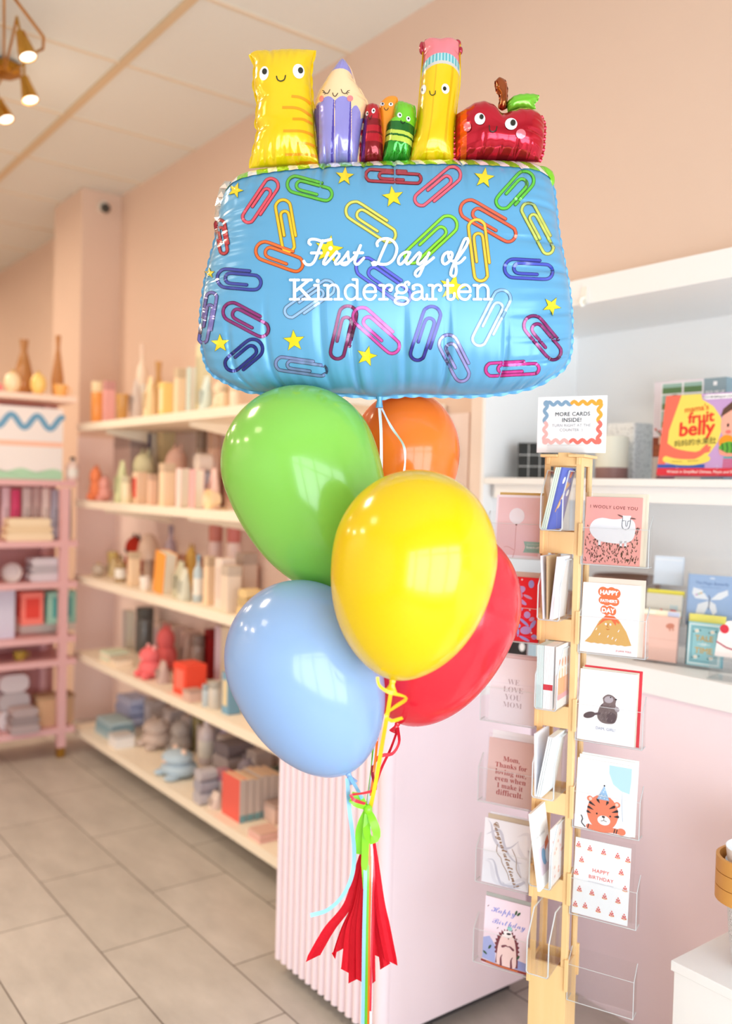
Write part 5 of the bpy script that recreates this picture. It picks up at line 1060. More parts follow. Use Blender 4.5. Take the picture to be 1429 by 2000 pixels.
def d_pizza(c, A):
    rn = random.Random(4); RP = ink((222, 92, 84)); CR = ink((236, 166, 110))
    for (x, y) in ((0.06, 0.90), (0.27, 0.88), (0.52, 0.87), (0.77, 0.86), (0.97, 0.84), (0.13, 0.71), (0.85, 0.66), (0.03, 0.53), (0.93, 0.46), (0.12, 0.32), (0.35, 0.31), (0.58, 0.30), (0.82, 0.29), (0.06, 0.11), (0.24, 0.12), (0.48, 0.11), (0.72, 0.10), (0.94, 0.10)):
        x0 = min(max(x, 0.045), 0.955)
        for (dx, dy, r) in ((0, 0.055, 0.013), (-0.018, 0.02, 0.015), (0.018, 0.022, 0.015), (0.0, -0.005, 0.014), (-0.03, -0.012, 0.012), (0.03, -0.01, 0.012)): c.ell((x0+dx, A*y+dy), r, r*1.1, RP, 2, n=8)
        c.stroke([(x0-0.042, A*y-0.024), (x0, A*y-0.034), (x0+0.042, A*y-0.024)], 0.014, CR, 1)
    c.text('HAPPY', (0.49, A*0.615), ink((226, 108, 96)), 2, w=0.30, weight=0.012, spacing=1.1); c.text('BIRTHDAY', (0.50, A*0.525), ink((226, 108, 96)), 2, w=0.44, weight=0.012, spacing=1.1); c.text('MAY YOUR DAY BE FULL OF PIZZA', (0.50, A*0.455), ink((176, 168, 186)), 2, w=0.46)
def d_balloonline(c, A):
    c.rect(0.045, 0.05, 0.955, A-0.05, ink((236, 206, 212))); c.ell((0.46, A*0.665), 0.165, 0.165, ink((236, 238, 248)), 2, n=32); c.ell((0.46, A*0.525), 0.02, 0.02, ink((120, 70, 66)), 2, n=8)
    L = ink((206, 150, 150)); c.stroke([(0.46, A*0.52), (0.455, A*0.30), (0.455, A*0.12), (0.42, 0.0)], 0.009, L, 2); c.stroke([(0.44, A*0.12), (0.30, A*0.17), (0.22, A*0.16)], 0.009, L, 2)
    MN = ink((150, 196, 186)); c.poly([(0.64, A*0.265), (1.0, A*0.265), (1.0, A*0.09), (0.64, A*0.09), (0.68, A*0.175)], MN, 3); c.text('Boxes: choose them', (0.84, A*0.225), ink((226, 238, 234)), 4, w=0.25); c.text('Scratch-off!', (0.84, A*0.175), ink((240, 246, 244)), 4, w=0.27, weight=0.02); c.text('Flip card to reveal', (0.84, A*0.125), ink((110, 160, 150)), 4, w=0.25)
def d_floral(c, A):
    c.rect(0, 0, 1, A, ink((238, 40, 52))); V1 = ink((196, 164, 226)); V2 = ink((168, 168, 238)); V3 = ink((206, 160, 204)); PK = ink((250, 60, 110)); rn = random.Random(12)
    for k in range(14): c.stroke([(0.42+0.02*math.cos(k*0.45), A*0.93+0.02*math.sin(k*0.45)), (0.42+0.11*math.cos(k*0.45), A*0.93+0.09*math.sin(k*0.45))], 0.018, V3, 2, curve=False)
    c.ell((0.42, A*0.93), 0.05, 0.045, V1, 3)
    for a, r in ((90, .09), (20, .10), (-50, .085), (150, .095), (215, .08)): c.ell((0.50+0.09*math.cos(math.radians(a)), A*0.78+0.09*math.sin(math.radians(a))), r, r*0.7, V1, 2, a)
    for (x, y, rx, ry, q, m) in ((0.62, .62, .12, .04, -30, V1), (0.74, .70, .10, .03, -20, V3), (0.80, .90, .06, .08, 0, V2), (0.12, .82, .09, .05, 60, V3), (0.18, .68, .04, .04, 0, V3), (0.62, .50, .035, .035, 0, V1), (0.56, .46, .04, .03, 0, V2), (0.30, .42, .12, .03, 25, V3), (0.54, .40, .05, .05, 0, V1), (0.75, .42, .07, .07, 0, V1), (0.85, .36, .06, .04, 30, V3), (0.52, .30, .07, .05, 0, V1), (0.56, .24, .07, .05, 0, V2), (0.70, .30, .12, .03, -35, V2), (0.88, .28, .10, .04, 60, V2), (0.74, .18, .12, .08, 10, V1), (0.58, .13, .025, .08, 0, V2), (0.20, .35, .09, .055, 0, V3), (0.24, .06, .12, .03, -20, V2), (0.46, .05, .05, .04, 0, V2), (0.72, .05, .12, .03, -20, V2), (0.92, .09, .06, .05, 0, V2)): c.ell((x, A*y), rx, ry, m, 2, q)
    c.fill([(0.10, A*0.17), (0.14, A*0.13), (0.30, A*0.12), (0.47, A*0.13), (0.48, A*0.19), (0.40, A*0.24), (0.30, A*0.22), (0.24, A*0.20), (0.26, A*0.26), (0.24, A*0.30), (0.19, A*0.29), (0.20, A*0.24)], V2, 3, c=(0.28, A*0.17))
    for x, y in ((0.60, .96), (0.06, .10), (0.86, .15), (0.80, .50)): c.ell((x, A*y), 0.02, 0.02, ink((240, 210, 220)), 3, n=8)
    for i, s in enumerate(('HAPPY', 'MOTHERS', 'DAY')): c.text(s, (0.32, A*(0.58-0.06*i)), ink((250, 170, 170)), 3, w=(0.2, 0.28, 0.14)[i])
    c.stroke([(0.05, A*0.09), (0.5, A*0.10), (0.95, A*0.07)], 0.012, PK, 2); c.stroke([(0.5, A*0.34), (0.62, A*0.40), (0.70, A*0.36)], 0.012, PK, 2)
def d_mom(c, A):
    G = ink((186, 168, 176))
    for i, s in enumerate(('𝐖𝐄', '𝐋𝐎𝐕𝐄', '𝐘𝐎𝐔', '𝐌𝐎𝐌')): c.text(s, (0.5, A*(0.635-0.118*i)), G, 1, w=(0.25, 0.42, 0.35, 0.40)[i], weight=-0.012)
    c.rect(0, A*0.60, 1, A*0.604, ink((226, 218, 230)))
def d_thanks(c, A):
    c.rect(0, 0, 1, A, ink((230, 196, 192))); G = ink((176, 74, 72))
    for i, (s, w) in enumerate((('𝐌𝐨𝐦,', 0.35), ('𝐓𝐡𝐚𝐧𝐤𝐬 𝐟𝐨𝐫', 0.68), ('𝐥𝐨𝐯𝐢𝐧𝐠 𝐦𝐞,', 0.66), ('𝐞𝐯𝐞𝐧 𝐰𝐡𝐞𝐧', 0.66), ('𝐈 𝐦𝐚𝐤𝐞 𝐢𝐭', 0.55), ('𝐝𝐢𝐟𝐟𝐢𝐜𝐮𝐥𝐭.', 0.57))): c.text(s, (0.5, A*(0.705-0.105*i)), G, 2, w=w)
def marble(c, A, seed=1):
    rn = random.Random(seed)
    for k in range(9):
        x0 = rn.uniform(-0.02, 0.9); y0 = rn.uniform(0.1, 0.95); sh = rn.choice([(220, 220, 232), (210, 210, 224), (200, 200, 216), (226, 226, 238)])
        P = [(min(max(x0+t*0.28+0.05*math.sin(3*t+k), 0.03), 0.97), min(max(A*(y0+0.14*math.sin(2.2*t+k)-0.10*t), 0.04), A-0.04)) for t in np.linspace(0, 2.6, 8)]
        c.stroke(P, [0.006, rn.uniform(0.04, 0.10), 0.05, 0.008], ink(sh), 1)
def d_congrats(c, A):
    marble(c, A, 6); G = ink((150, 108, 66)); s = '𝓒𝓸𝓷𝓰𝓻𝓪𝓽𝓾𝓵𝓪𝓽𝓲𝓸𝓷𝓼!'
    c.text(s, (0.50, A*0.50), G, 3, w=1.0*A, rot=-66, weight=0.008)
    c.stroke([(0.30, A*0.62), (0.30, A*0.50), (0.40, A*0.42), (0.42, A*0.36), (0.55, A*0.22), (0.60, A*0.12)], 0.012, G, 3); c.stroke([(0.62, A*0.60), (0.72, A*0.46), (0.74, A*0.30), (0.84, A*0.20)], 0.011, G, 3)
def d_hedgehog(c, A):
    c.rect(0, 0, 1, A, ink((238, 218, 232))); B_ = ink((128, 140, 214)); c.text('𝓗𝓪𝓹𝓹𝔂', (0.42, A*0.84), B_, 2, w=0.55, rot=2); c.text('𝓑𝓲𝓻𝓽𝓱𝓭𝓪𝔂', (0.55, A*0.675), B_, 2, w=0.74, rot=2)
    c.fill([(0.0, 0.10), (0.0, A*0.38), (0.14, A*0.42), (0.28, A*0.30), (0.3, 0.06)], ink((168, 176, 226)), 1); c.fill([(0.7, 0.06), (0.78, A*0.18), (1.0, A*0.16), (1.0, 0.06)], ink((150, 160, 220)), 1)
    SP = ink((124, 58, 70)); P = []
    for k in range(36):
        a = math.radians(205-k*6.6); r = 0.285 if k % 2 else 0.245; P.append((0.54+r*math.cos(a)*1.0, A*0.30+r*1.45*math.sin(a)))
    P += [(0.80, 0.08), (0.30, 0.08)]; c.fill(P, SP, 2, c=(0.54, A*0.30))
    c.fill([(0.33, 0.10), (0.34, A*0.30), (0.40, A*0.46), (0.48, A*0.55), (0.60, A*0.55), (0.68, A*0.48), (0.74, A*0.32), (0.76, 0.12), (0.68, 0.06), (0.42, 0.06)], ink((248, 216, 214)), 3, c=(0.54, A*0.26), curve=True)
    c.fill([(0.42, A*0.47), (0.46, A*0.555), (0.60, A*0.57), (0.66, A*0.50), (0.54, A*0.46)], ink((246, 238, 240)), 4); KB = ink((44, 36, 44))
    c.ell((0.445, A*0.51), 0.018, 0.018, KB, 5, n=8); c.ell((0.565, A*0.525), 0.05, 0.022, KB, 5, 10); c.ell((0.67, A*0.50), 0.02, 0.014, KB, 5, n=8); c.ell((0.565, A*0.455), 0.010, 0.022, ink((120, 50, 60)), 5, n=8)
    PW = ink((130, 70, 82))
    for p in ([(0.44, A*0.32), (0.52, A*0.345), (0.56, A*0.335)], [(0.68, A*0.31), (0.60, A*0.345), (0.56, A*0.335)]): c.stroke(p, [0.05, 0.04, 0.015], PW, 5)
    for x in (0.43, 0.66): c.stroke([(x, 0.07), (x-0.01, A*0.15), (x+0.02, A*0.20)], [0.05, 0.04, 0.01], PW, 5)
    c.ell((0.58, A*0.605), 0.055, 0.045, ink((150, 206, 206)), 5); c.ell((0.56, A*0.625), 0.008, 0.008, KB, 6, n=6)
    GN = ink((60, 92, 66))
    for x, y, q in ((0.06, .16, -30), (0.16, .26, 60), (0.70, .86, 70), (0.76, .85, 50), (0.80, .22, 60)): c.ell((x, A*y), 0.055, 0.022, GN, 4, q, n=10)
    c.stroke([(0, 0.055), (0.4, 0.03), (1, 0.03)], 0.05, ink((150, 60, 56)), 4); c.stroke([(0.1, 0.05), (0.5, 0.03), (0.8, 0.025)], 0.018, ink((240, 130, 70)), 5)
    for x, y in ((0.06, .85), (0.62, .57), (0.30, .56), (0.70, .60)): c.stroke([(x, A*y), (x+0.025, A*(y+0.02))], 0.012, ink((60, 66, 80)), 4, curve=False)
hz = [ZR-STEP*i+0.001 for i in range(6)]; fz = [ZF-STEP*i+0.001 for i in range(6)]
card('pink card with a white woolly sheep in a field', SR, YR-0.007, hz[0], 0.118, 0.143, d_sheep, body=(246, 172, 166), env=(228, 220, 200), env_dx=0.012, env_dz=0.008, sleeve_=True)
card('white card with an erupting orange volcano', SR, YR-0.007, hz[1], 0.120, 0.148, d_volcano, env=(224, 212, 198), env_dx=0.010, env_dz=0.012)
card('white card with a grey beaver, a red envelope behind it', SR, YR-0.007, hz[2], 0.120, 0.150, d_beaver, env=(214, 204, 188), env_dx=0.003, env_dz=0.004, env2=(214, 58, 70))
card('white card with an orange tiger wearing a blue party hat', SR, YR-0.0092, hz[3], 0.118, 0.146, d_tiger, env=(240, 240, 236), env_dx=0.003, env_dz=0.008, env2=(232, 236, 232))
card('white birthday card scattered with red pizza slices', SR, YR-0.007, hz[4], 0.118, 0.160, d_pizza, env=None, sleeve_=True)
card('pale pink card with a single line drawn white balloon', SL+0.004, YL-0.007, hz[0], 0.110, 0.142, d_balloonline, body=(244, 240, 250), env=(206, 176, 110))
card('red card covered in lilac flowers and a swan', SL+0.004, YL-0.007, hz[1], 0.112, 0.145, d_floral, body=(238, 40, 52), env=(214, 198, 186), env_dz=0.012)
card('white card reading we love you mom in grey capitals', SL+0.004, YL-0.007, hz[2], 0.112, 0.146, d_mom, body=(240, 232, 240), env=(226, 206, 208), env2=(214, 200, 204), env_dx=0.003)
card('dusty pink card thanking mom in dark red lettering', SL+0.004, YL-0.007, hz[3], 0.112, 0.146, d_thanks, body=(230, 196, 192), env=(240, 238, 244), env_dx=0.006, env_dz=0.018, sleeve_=True)
card('marbled grey card with gold congratulations lettering', SL-0.001, YL-0.007, hz[4], 0.112, 0.146, d_congrats, body=(238, 238, 248), env=(200, 184, 164), env_dz=0.010, env2=(236, 234, 246))
card('lilac birthday card with a hedgehog and a small blue bird', SL+0.004, YL-0.007, hz[5], 0.108, 0.152, d_hedgehog, body=(238, 218, 232), env=(170, 172, 168), env_dx=0.0, env_dz=0.008)
# ---- cards seen edge on in the front troughs (they lean between the two clear walls)
def fcard(label, u, z, L, h, draw, body, roll=0.0, th=0.003, group=None, yc=-0.0635, name='greeting_card'):
    L = min(L, 0.092); h = min(h, 0.133)+(0.027 if yc < -0.08 else 0)
    o = thing(name, label, 'card', wp(u, yc, z), RZF, group); R = Matrix.Rotation(math.radians(roll), 3, 'X')
    b = MB(); b.box((-L/2, -th/2, 0), (L/2, th/2, h), paper(body))
    if draw: cd = CardDec(b, L, h, th/2, lay=0.0003); draw(cd, cd.asp)
    b.v = [tuple(R @ Vector(v)) for v in b.v]; b.build('folded_card', o); return o
def d_blue(c, A):
    c.rect(0, 0, 1, A, ink((92, 108, 190)));
    for x, y, m in ((0.3, 0.8, (246, 246, 246)), (0.6, 0.72, (240, 170, 100)), (0.5, 0.55, (240, 240, 240)), (0.75, 0.9, (232, 130, 80)), (0.8, 0.6, (250, 250, 250)), (0.35, 0.4, (240, 200, 150))): c.ell((x, A*y), 0.10, 0.07, ink(m), 2, 40)
    c.stroke([(0.2, A*0.3), (0.5, A*0.6), (0.8, A*0.75)], 0.06, ink((210, 160, 110)), 2)
G1 = (216, 232, 220)
for i in range(3): fcard('pale green edged card leaning in the top front pocket', -0.0205+0.0042*i, fz[0], 0.100, 0.150, None, G1, roll=12, th=0.0034, group='pale green cards in the top front pocket')
fcard('blue card with orange shapes leaning in the top front pocket', -0.0086, fz[0], 0.100, 0.148, d_blue, (92, 108, 190), roll=12, th=0.003)
fcard('smooth white card leaning away in the second front pocket', -0.0110, fz[1], 0.100, 0.140, None, (240, 238, 246), roll=-4, th=0.0030)
fcard('tan kraft card between two white cards in the second front pocket', -0.003, fz[1], 0.100, 0.146, None, (206, 178, 140), roll=-2, th=0.0024)
fcard('glossy sleeved white card leaning in the second front pocket', 0.0050, fz[1], 0.100, 0.144, None, (236, 236, 240), roll=5, th=0.006)
def d_cake(c, A):
    OGK = ink((240, 160, 120)); c.rect(0, 0, 1, A, ink((246, 244, 240)))
    for x in (0.2, 0.42, 0.64, 0.84): c.ell((x, A*0.72), 0.05, 0.10, OGK, 2); c.rect(x-0.03, A*0.45, x+0.03, A*0.62, ink((250, 200, 130)), 2)
    c.rect(0.12, A*0.22, 0.9, A*0.48, ink((244, 176, 130)), 2); c.rect(0.1, A*0.14, 0.92, A*0.22, ink((236, 170, 180)), 3)
for i in range(5): fcard('mint edged card in the full third front pocket', -0.0208+0.0029*i, fz[2], 0.105, 0.146, None, (212, 232, 230), th=0.0024, group='mint cards in the third front pocket')
for i in range(7):
    fcard('white card with a red band on its fold, packed in the third front pocket', -0.0054+0.0029*i, fz[2], 0.105, 0.147, None, (244, 244, 244), th=0.0024, group='red banded white cards in the third front pocket')
b_ = [o for o in COL.objects if o.name.startswith('folded_card') and o.parent and o.parent.get('group', '').startswith('red banded')]
RBm = ink((206, 52, 66))
for o in b_:
    o.data.materials.append(RBm); n0 = len(o.data.vertices)
    me = o.data; import bmesh
    bm = bmesh.new(); bm.from_mesh(me); vs = [bm.verts.new((-0.0461, y, z)) for y, z in ((-0.0013, 0.040), (-0.0013, 0.052), (0.0013, 0.052), (0.0013, 0.040))]; f = bm.faces.new(vs); f.material_index = len(me.materials)-1; bm.to_mesh(me); bm.free()
fcard('cream card with an orange birthday cake at the outer side of the third front pocket', 0.0195, fz[2], 0.105, 0.147, d_cake, (246, 244, 240), th=0.003)
fcard('white card leaning alone at the near wall of the fourth front pocket', -0.0172, fz[3], 0.104, 0.150, None, (244, 244, 250), roll=-2, th=0.003)
for i in range(3): fcard('pale blue edged white card leaning in the fourth front pocket', -0.0140+0.0044*i, fz[3], 0.104, 0.146, None, (232, 240, 242), roll=10, th=0.0036, group='blue edged cards in the fourth front pocket')
def d_bird(c, A):
    c.rect(0, 0, 1, A, ink((242, 240, 236))); c.rect(0.2, A*0.15, 0.95, A*0.5, ink((224, 206, 212)), 2); c.ell((0.5, A*0.36), 0.14, 0.2, ink((130, 170, 200)), 3, 20); c.fill([(0.6, A*0.42), (0.9, A*0.48), (0.9, A*0.58), (0.65, A*0.52)], ink((208, 116, 80)), 3); c.ell((0.7, A*0.34), 0.12, 0.16, ink((240, 242, 246)), 4); c.text('you’re invited', (0.45, A*0.66), ink((190, 186, 184)), 2, w=0.6)
fcard('tall white card with a blue bird leaning in the fifth front pocket', 0.0055, fz[4], 0.106, 0.160, d_bird, (242, 240, 236), roll=-9, th=0.0055, yc=-0.0885)
def d_dots(c, A):
    c.rect(0, 0, 1, A, ink((246, 244, 244))); rn = random.Random(3)
    for _ in range(16): c.ell((rn.uniform(0.1, 0.9), A*rn.uniform(0.1, 0.9)), 0.05, 0.04, ink((242, 190, 180)), 2, n=10)
fcard('white card with coral spots lying against the clear wall of the fifth pocket', 0.0195, fz[4], 0.106, 0.125, d_dots, (246, 244, 244), th=0.003)
# ---- sign on the rack
t = thing('counter_sign', 'white sign with a wavy rainbow border on top of the rack', 'sign', wp(0.004, -0.004, TOPZ+0.0102), RZ)
sw_, sh_ = 0.153, 0.124
b = MB(); b.box((-sw_/2, -0.0005, 0.001), (sw_/2, 0, sh_), paper((248, 248, 250))); cd = CardDec(b, sw_, sh_, 0.0005); A = cd.asp
def wavy(p0, p1, n, amp, col):
    p0 = np.array(p0); p1 = np.array(p1); d = p1-p0; nn = np.array([-d[1], d[0]])/np.linalg.norm(d)
    cd.stroke([p0+d*t_+nn*amp*math.sin(t_*n*2*math.pi) for t_ in np.linspace(0, 1, n*8+1)], 0.050, ink(col), 2)
BL, OG2, PK2, CO = (136, 168, 196), (250, 172, 66), (242, 182, 178), (240, 118, 106)
wavy((0.14, A*0.88), (0.50, A*0.88), 3, 0.022, BL); wavy((0.50, A*0.88), (0.88, A*0.88), 3, 0.022, OG2); wavy((0.12, A*0.88), (0.12, A*0.54), 2, 0.022, BL); wavy((0.90, A*0.88), (0.90, A*0.54), 2, 0.022, OG2)
wavy((0.12, A*0.54), (0.12, A*0.22), 2, 0.022, PK2); wavy((0.90, A*0.54), (0.90, A*0.22), 2, 0.022, CO); wavy((0.12, A*0.21), (0.50, A*0.21), 3, 0.022, PK2); wavy((0.50, A*0.21), (0.90, A*0.21), 3, 0.022, CO)
for x, y, c_ in ((0.125, 0.885, BL), (0.895, 0.885, OG2), (0.125, 0.21, PK2), (0.895, 0.21, CO)): cd.ell((x, A*y), 0.045, 0.045, ink(c_), 2)
K_ = ink((60, 64, 72)); G_ = ink((150, 152, 160)); cd.text('MORE CARDS', (0.515, A*0.69), K_, 3, w=0.50, weight=0.012, spacing=1.08); cd.text('INSIDE!', (0.505, A*0.585), K_, 3, w=0.275, weight=0.012, spacing=1.08); cd.text('TURN RIGHT AT THE', (0.50, A*0.49), G_, 3, w=0.56, spacing=1.05); cd.text('COUNTER :)', (0.50, A*0.41), G_, 3, w=0.33, spacing=1.05)
b.build('sign_sheet', t)
b = MB(); b.box((-sw_*0.34, -0.0022, 0.0), (sw_*0.22, -0.0008, 0.018), ACP); b.box((-sw_*0.34, 0.0003, 0.0), (sw_*0.22, 0.0015, sh_*0.6), ACP); b.box((-sw_*0.34, -0.012, 0), (sw_*0.22, 0.012, 0.0012), ACP); b.tube([(-sw_*0.34, -0.0022, 0.018), (sw_*0.22, -0.0022, 0.018)], 0.0004, ACE, 4); b.build('clear_holder', t)
# ================================================================ wall shelves with goods
SHF = mat('cream_shelf_paint', (252, 240, 220), 0.5, spec=0.3)
SHZ = {1: 1.812, 2: 1.390, 3: 0.972, 4: 0.545, 5: 0.128}
SHN = {1: 'top', 2: 'second', 3: 'third', 4: 'fourth', 5: 'bottom'}
for i, z in SHZ.items():
    t = thing('wall_shelf', 'long cream shelf on the peach wall, %s of the five' % {1: 'the topmost', 2: 'second from above', 3: 'the middle one', 4: 'second from below', 5: 'the lowest'}[i], 'shelf', (1.75, 3.7, z))
    b = MB(); b.box((0.0, -1.28, -0.032), (0.443, 1.27, 0.0), SHF); b.build('board', t, bevel=0.002)
    for yy in (-1.0, 0.0, 1.0):
        b = MB(); b.prism([(0.443, -0.033), (0.443, -0.115), (0.43, -0.115), (0.06, -0.055), (0.06, -0.033)], yy-0.008, yy+0.008, SHF, axis=1); b.build('bracket', t)
    b = MB(); b.box((-0.006, -1.28, -0.036), (-0.0005, 1.27, 0.004), SHF); b.build('price_rail', t)
PLACED = {}
def bounds(t):
    M = Matrix.Translation(t.location) @ Matrix.Rotation(t.rotation_euler[2], 4, 'Z'); P = np.array([tuple(M @ v.co) for c in t.children for v in c.data.vertices])
    return np.array([P.min(0), P.max(0)])
def settle(t, key, lim=None, fixed=False):
    # nudge a thing along and into its shelf until it stands clear of its neighbours
    B0 = bounds(t); L = PLACED.setdefault(key, [])
    def clash(d):
        lo, hi = B0[0]+d, B0[1]+d
        if lim is not None and ((lo[:2] < lim[0]).any() or (hi[:2] > lim[1]).any()): return True
        return any((lo < q[1]-1e-4).all() and (hi > q[0]+1e-4).all() for q in L)
    best = np.zeros(3)
    if not fixed and clash(best):
        C = sorted(((abs(a)*1.0+abs(c)*0.7, a, c) for a in np.arange(-0.30, 0.305, 0.01) for c in np.arange(-0.20, 0.205, 0.01)))
        for _, a, c in C:
            d = np.array([a, c, 0]) if key != 'unit' else np.array([c, a, 0])
            if not clash(d): best = d; break
        t.location = Vector(t.location)+Vector(best)
    L.append(np.array([B0[0]+best, B0[1]+best]))
def spot(px, dx, z): X = 1.75+dx; Y = place_y(px, X, z); return X, Y, scale_at(X, Y, z)
def goods(kind, s, x0, x1, ytop, col, label, cat, hmax=9.0, dx=0.09, lift=0.0, col2=None, name=None, rot=None, asp=1.0, tilt=0.0, pos=None, group=None):
    z = (SHZ[s] if pos is None else pos[2])+0.0004+lift
    if pos is None: X, Y, k = spot((x0+x1)/2, dx, z)
    else: X = pos[0](0) if callable(pos[0]) else pos[0]; Y = pos[1]; p = ony((x0+x1)/2, 1000, Y); X = float(p[0]); k = scale_at(X, Y, z)
    w = (x1-x0)*k; yb = proj((X, Y, z))[1]; h = min(max(0.02, (yb-ytop)*k), hmax if pos is not None else (SHZ[s-1]-0.045-z if s > 1 else 9.0))
    if tilt: h *= 0.96
    th = math.atan2(X, Y); c2 = col2 or tuple(int(v*0.86) for v in col)
    r = (-math.pi/2+random.uniform(-0.05, 0.05) if pos is None else random.uniform(-0.03, 0.03)) if rot is None else rot
    t = thing(name or kind, label, cat, (X, Y, z), r, group)
    if pos is None: sy = w/(math.sin(th)+asp*math.cos(th)); sx = sy*asp       # run along the wall, depth into it
    else: sy = w*0.95; sx = min(w*0.7, 0.12)*asp
    R = Matrix.Rotation(math.radians(tilt), 3, 'Y'); mk = lambda b, nm, sm=False, bv=0.0: (setattr(b, 'v', [tuple(R @ Vector(v)) for v in b.v]) if tilt else None, b.build(nm, t, smooth=sm, bevel=bv))[1]
    b = MB(); rr = w/2
    if kind == 'gift_box':
        b.box((-sy/2, -sx/2, 0), (sy/2, sx/2, h*0.8), paint(col)); mk(b, 'box_body', bv=0.002); b = MB(); b.box((-sy/2-0.001, -sx/2-0.001, h*0.8+0.0003), (sy/2+0.001, sx/2+0.001, h), paint(c2)); mk(b, 'lid', bv=0.002)
    elif kind == 'carton':
        b.box((-sy/2, -sx/2, 0), (sy/2, sx/2, h), paint(col)); mk(b, 'box_body', bv=0.0015); b = MB(); b.box((-sy*0.32, -sx/2-0.0012, h*0.2), (sy*0.32, -sx/2-0.0002, h*0.82), paint(c2)); b.box((-sy/2-0.0012, -sx*0.3, h*0.2), (-sy/2-0.0002, sx*0.3, h*0.82), paint(c2)); mk(b, 'printed_label')
    elif kind == 'jar':
        b.lathe([(rr*0.92, 0), (rr, 0.004), (rr, h*0.7), (rr*0.9, h*0.76)], ceramic(col), 24); mk(b, 'jar_body', True); b = MB(); b.lathe([(rr*0.9, h*0.762), (rr*0.96, h*0.78), (rr*0.96, h*0.97), (rr*0.9, h), (0.001, h)], paint(c2), 24); mk(b, 'lid', True)
    elif kind == 'bottle':
        b.lathe([(rr*0.9, 0), (rr, 0.005), (rr, h*0.6), (rr*0.8, h*0.7), (rr*0.36, h*0.78), (rr*0.34, h*0.86)], ceramic(col), 24); mk(b, 'bottle_body', True); b = MB(); b.lathe([(rr*0.40, h*0.862), (rr*0.42, h*0.99), (rr*0.3, h), (0.001, h)], paint(c2), 16); mk(b, 'cap', True)
        b = MB(); b.lathe([(rr*1.01, h*0.15), (rr*1.012, h*0.5)], paper((238, 234, 226)), 24); mk(b, 'paper_label', True)
    elif kind == 'pouch':
        n = 12; V = []; F = []
        for j, (zz, f, g) in enumerate(((0, .92, 1.0), (.12, 1, 1.0), (.5, .97, .8), (.8, .9, .4), (.93, .88, .08), (1.0, .86, .06))):
            for q in range(n): a = 2*math.pi*q/n; V.append((sy/2*f*math.copysign(abs(math.cos(a))**0.6, math.cos(a)), sx/2*g*math.copysign(abs(math.sin(a))**0.8, math.sin(a)), h*zz))
        F = [(j*n+q, j*n+(q+1) % n, (j+1)*n+(q+1) % n, (j+1)*n+q) for j in range(5) for q in range(n)]+[tuple(range(n))[::-1], tuple(5*n+q for q in range(n))]
        b.add(V, F, mat('pouch_paper', col, 0.55, bump=0.15)); mk(b, 'pouch_body', True); b = MB(); b.box((-sy*0.25, -sx*0.5, h*0.25), (sy*0.25, -sx*0.44, h*0.62), paint(c2)); mk(b, 'printed_label')
    elif kind == 'plush_toy':
        FM = fabric(col); rr *= 1.15; b.ball((0, 0, h*0.30), (rr*0.95, rr*0.85, h*0.30), FM); mk(b, 'body', True); b = MB(); b.ball((0, -rr*0.1, h*0.66), (rr*0.84, rr*0.72, h*0.27), FM); b.ball((0, -rr*0.66, h*0.60), (rr*0.26, rr*0.2, h*0.08), fabric(c2)); mk(b, 'head', True)
        for q in (-1, 1): b = MB(); b.ball((q*rr*0.46, 0, h*0.90), (rr*0.2, rr*0.12, h*0.11), fabric(c2)); mk(b, 'ear', True)
        for q in (-1, 1): b = MB(); b.ball((q*rr*0.55, -rr*0.62, h*0.12), (rr*0.26, rr*0.4, h*0.11), FM); mk(b, 'foot', True)
    elif kind == 'book':
        b.box((-sy/2, -sx/2, 0), (sy/2, -sx/2+0.0025, h), paint(col)); b.box((-sy/2, sx/2-0.0025, 0), (sy/2, sx/2, h), paint(col)); b.box((-sy/2-0.0022, -sx/2, 0), (-sy/2, sx/2, h), paint(c2)); mk(b, 'cover'); b = MB(); b.box((-sy/2+0.0004, -sx/2+0.003, 0.003), (sy/2-0.003, sx/2-0.003, h-0.003), paper((240, 232, 214))); mk(b, 'pages')
    elif kind == 'cup':
        b.lathe([(rr*0.7, 0), (rr*0.78, 0.004), (rr, h), (rr*0.93, h), (rr*0.7, 0.01), (0.0, 0.009)], ceramic(col), 24); mk(b, 'cup_body', True); b = MB(); b.tube([(rr*0.9, 0, h*0.8), (rr*1.4, 0, h*0.75), (rr*1.4, 0, h*0.35), (rr*0.82, 0, h*0.3)], rr*0.1, ceramic(col), 8); mk(b, 'handle', True)
    elif kind == 'ornament':
        b.ball((0, 0, h*0.45), (rr, rr, h*0.45), mat('ornament_glaze', col, 0.25), 20, 14); mk(b, 'globe', True); b = MB(); b.lathe([(rr*0.22, h*0.86), (rr*0.22, h*0.96), (rr*0.05, h)], mat('gold_cap', (214, 176, 96), 0.3, 0.8), 12); mk(b, 'cap', True)
    elif kind == 'mushroom':
        b.lathe([(rr*0.42, 0), (rr*0.36, h*0.3), (rr*0.32, h*0.5)], ceramic(c2), 20); mk(b, 'stem', True); b = MB(); b.lathe([(rr*0.3, h*0.45), (rr, h*0.44), (rr*0.98, h*0.55), (rr*0.8, h*0.8), (rr*0.4, h*0.97), (0.001, h)], ceramic(col), 24); mk(b, 'cap', True)
    elif kind == 'folded_cloth':
        for q, (f, a0, a1) in enumerate(((1.0, 0, .34), (.96, .345, .67), (.9, .675, 1.0))):
            b = MB(); P = rrect(-sy/2*f, h*a0, sy/2*f, h*a1, h*0.14, 4); b.prism(P, -sx/2*f, sx/2*f, fabric(col if q != 1 else c2), axis=1); mk(b, 'fold', True)
    elif kind == 'plate':
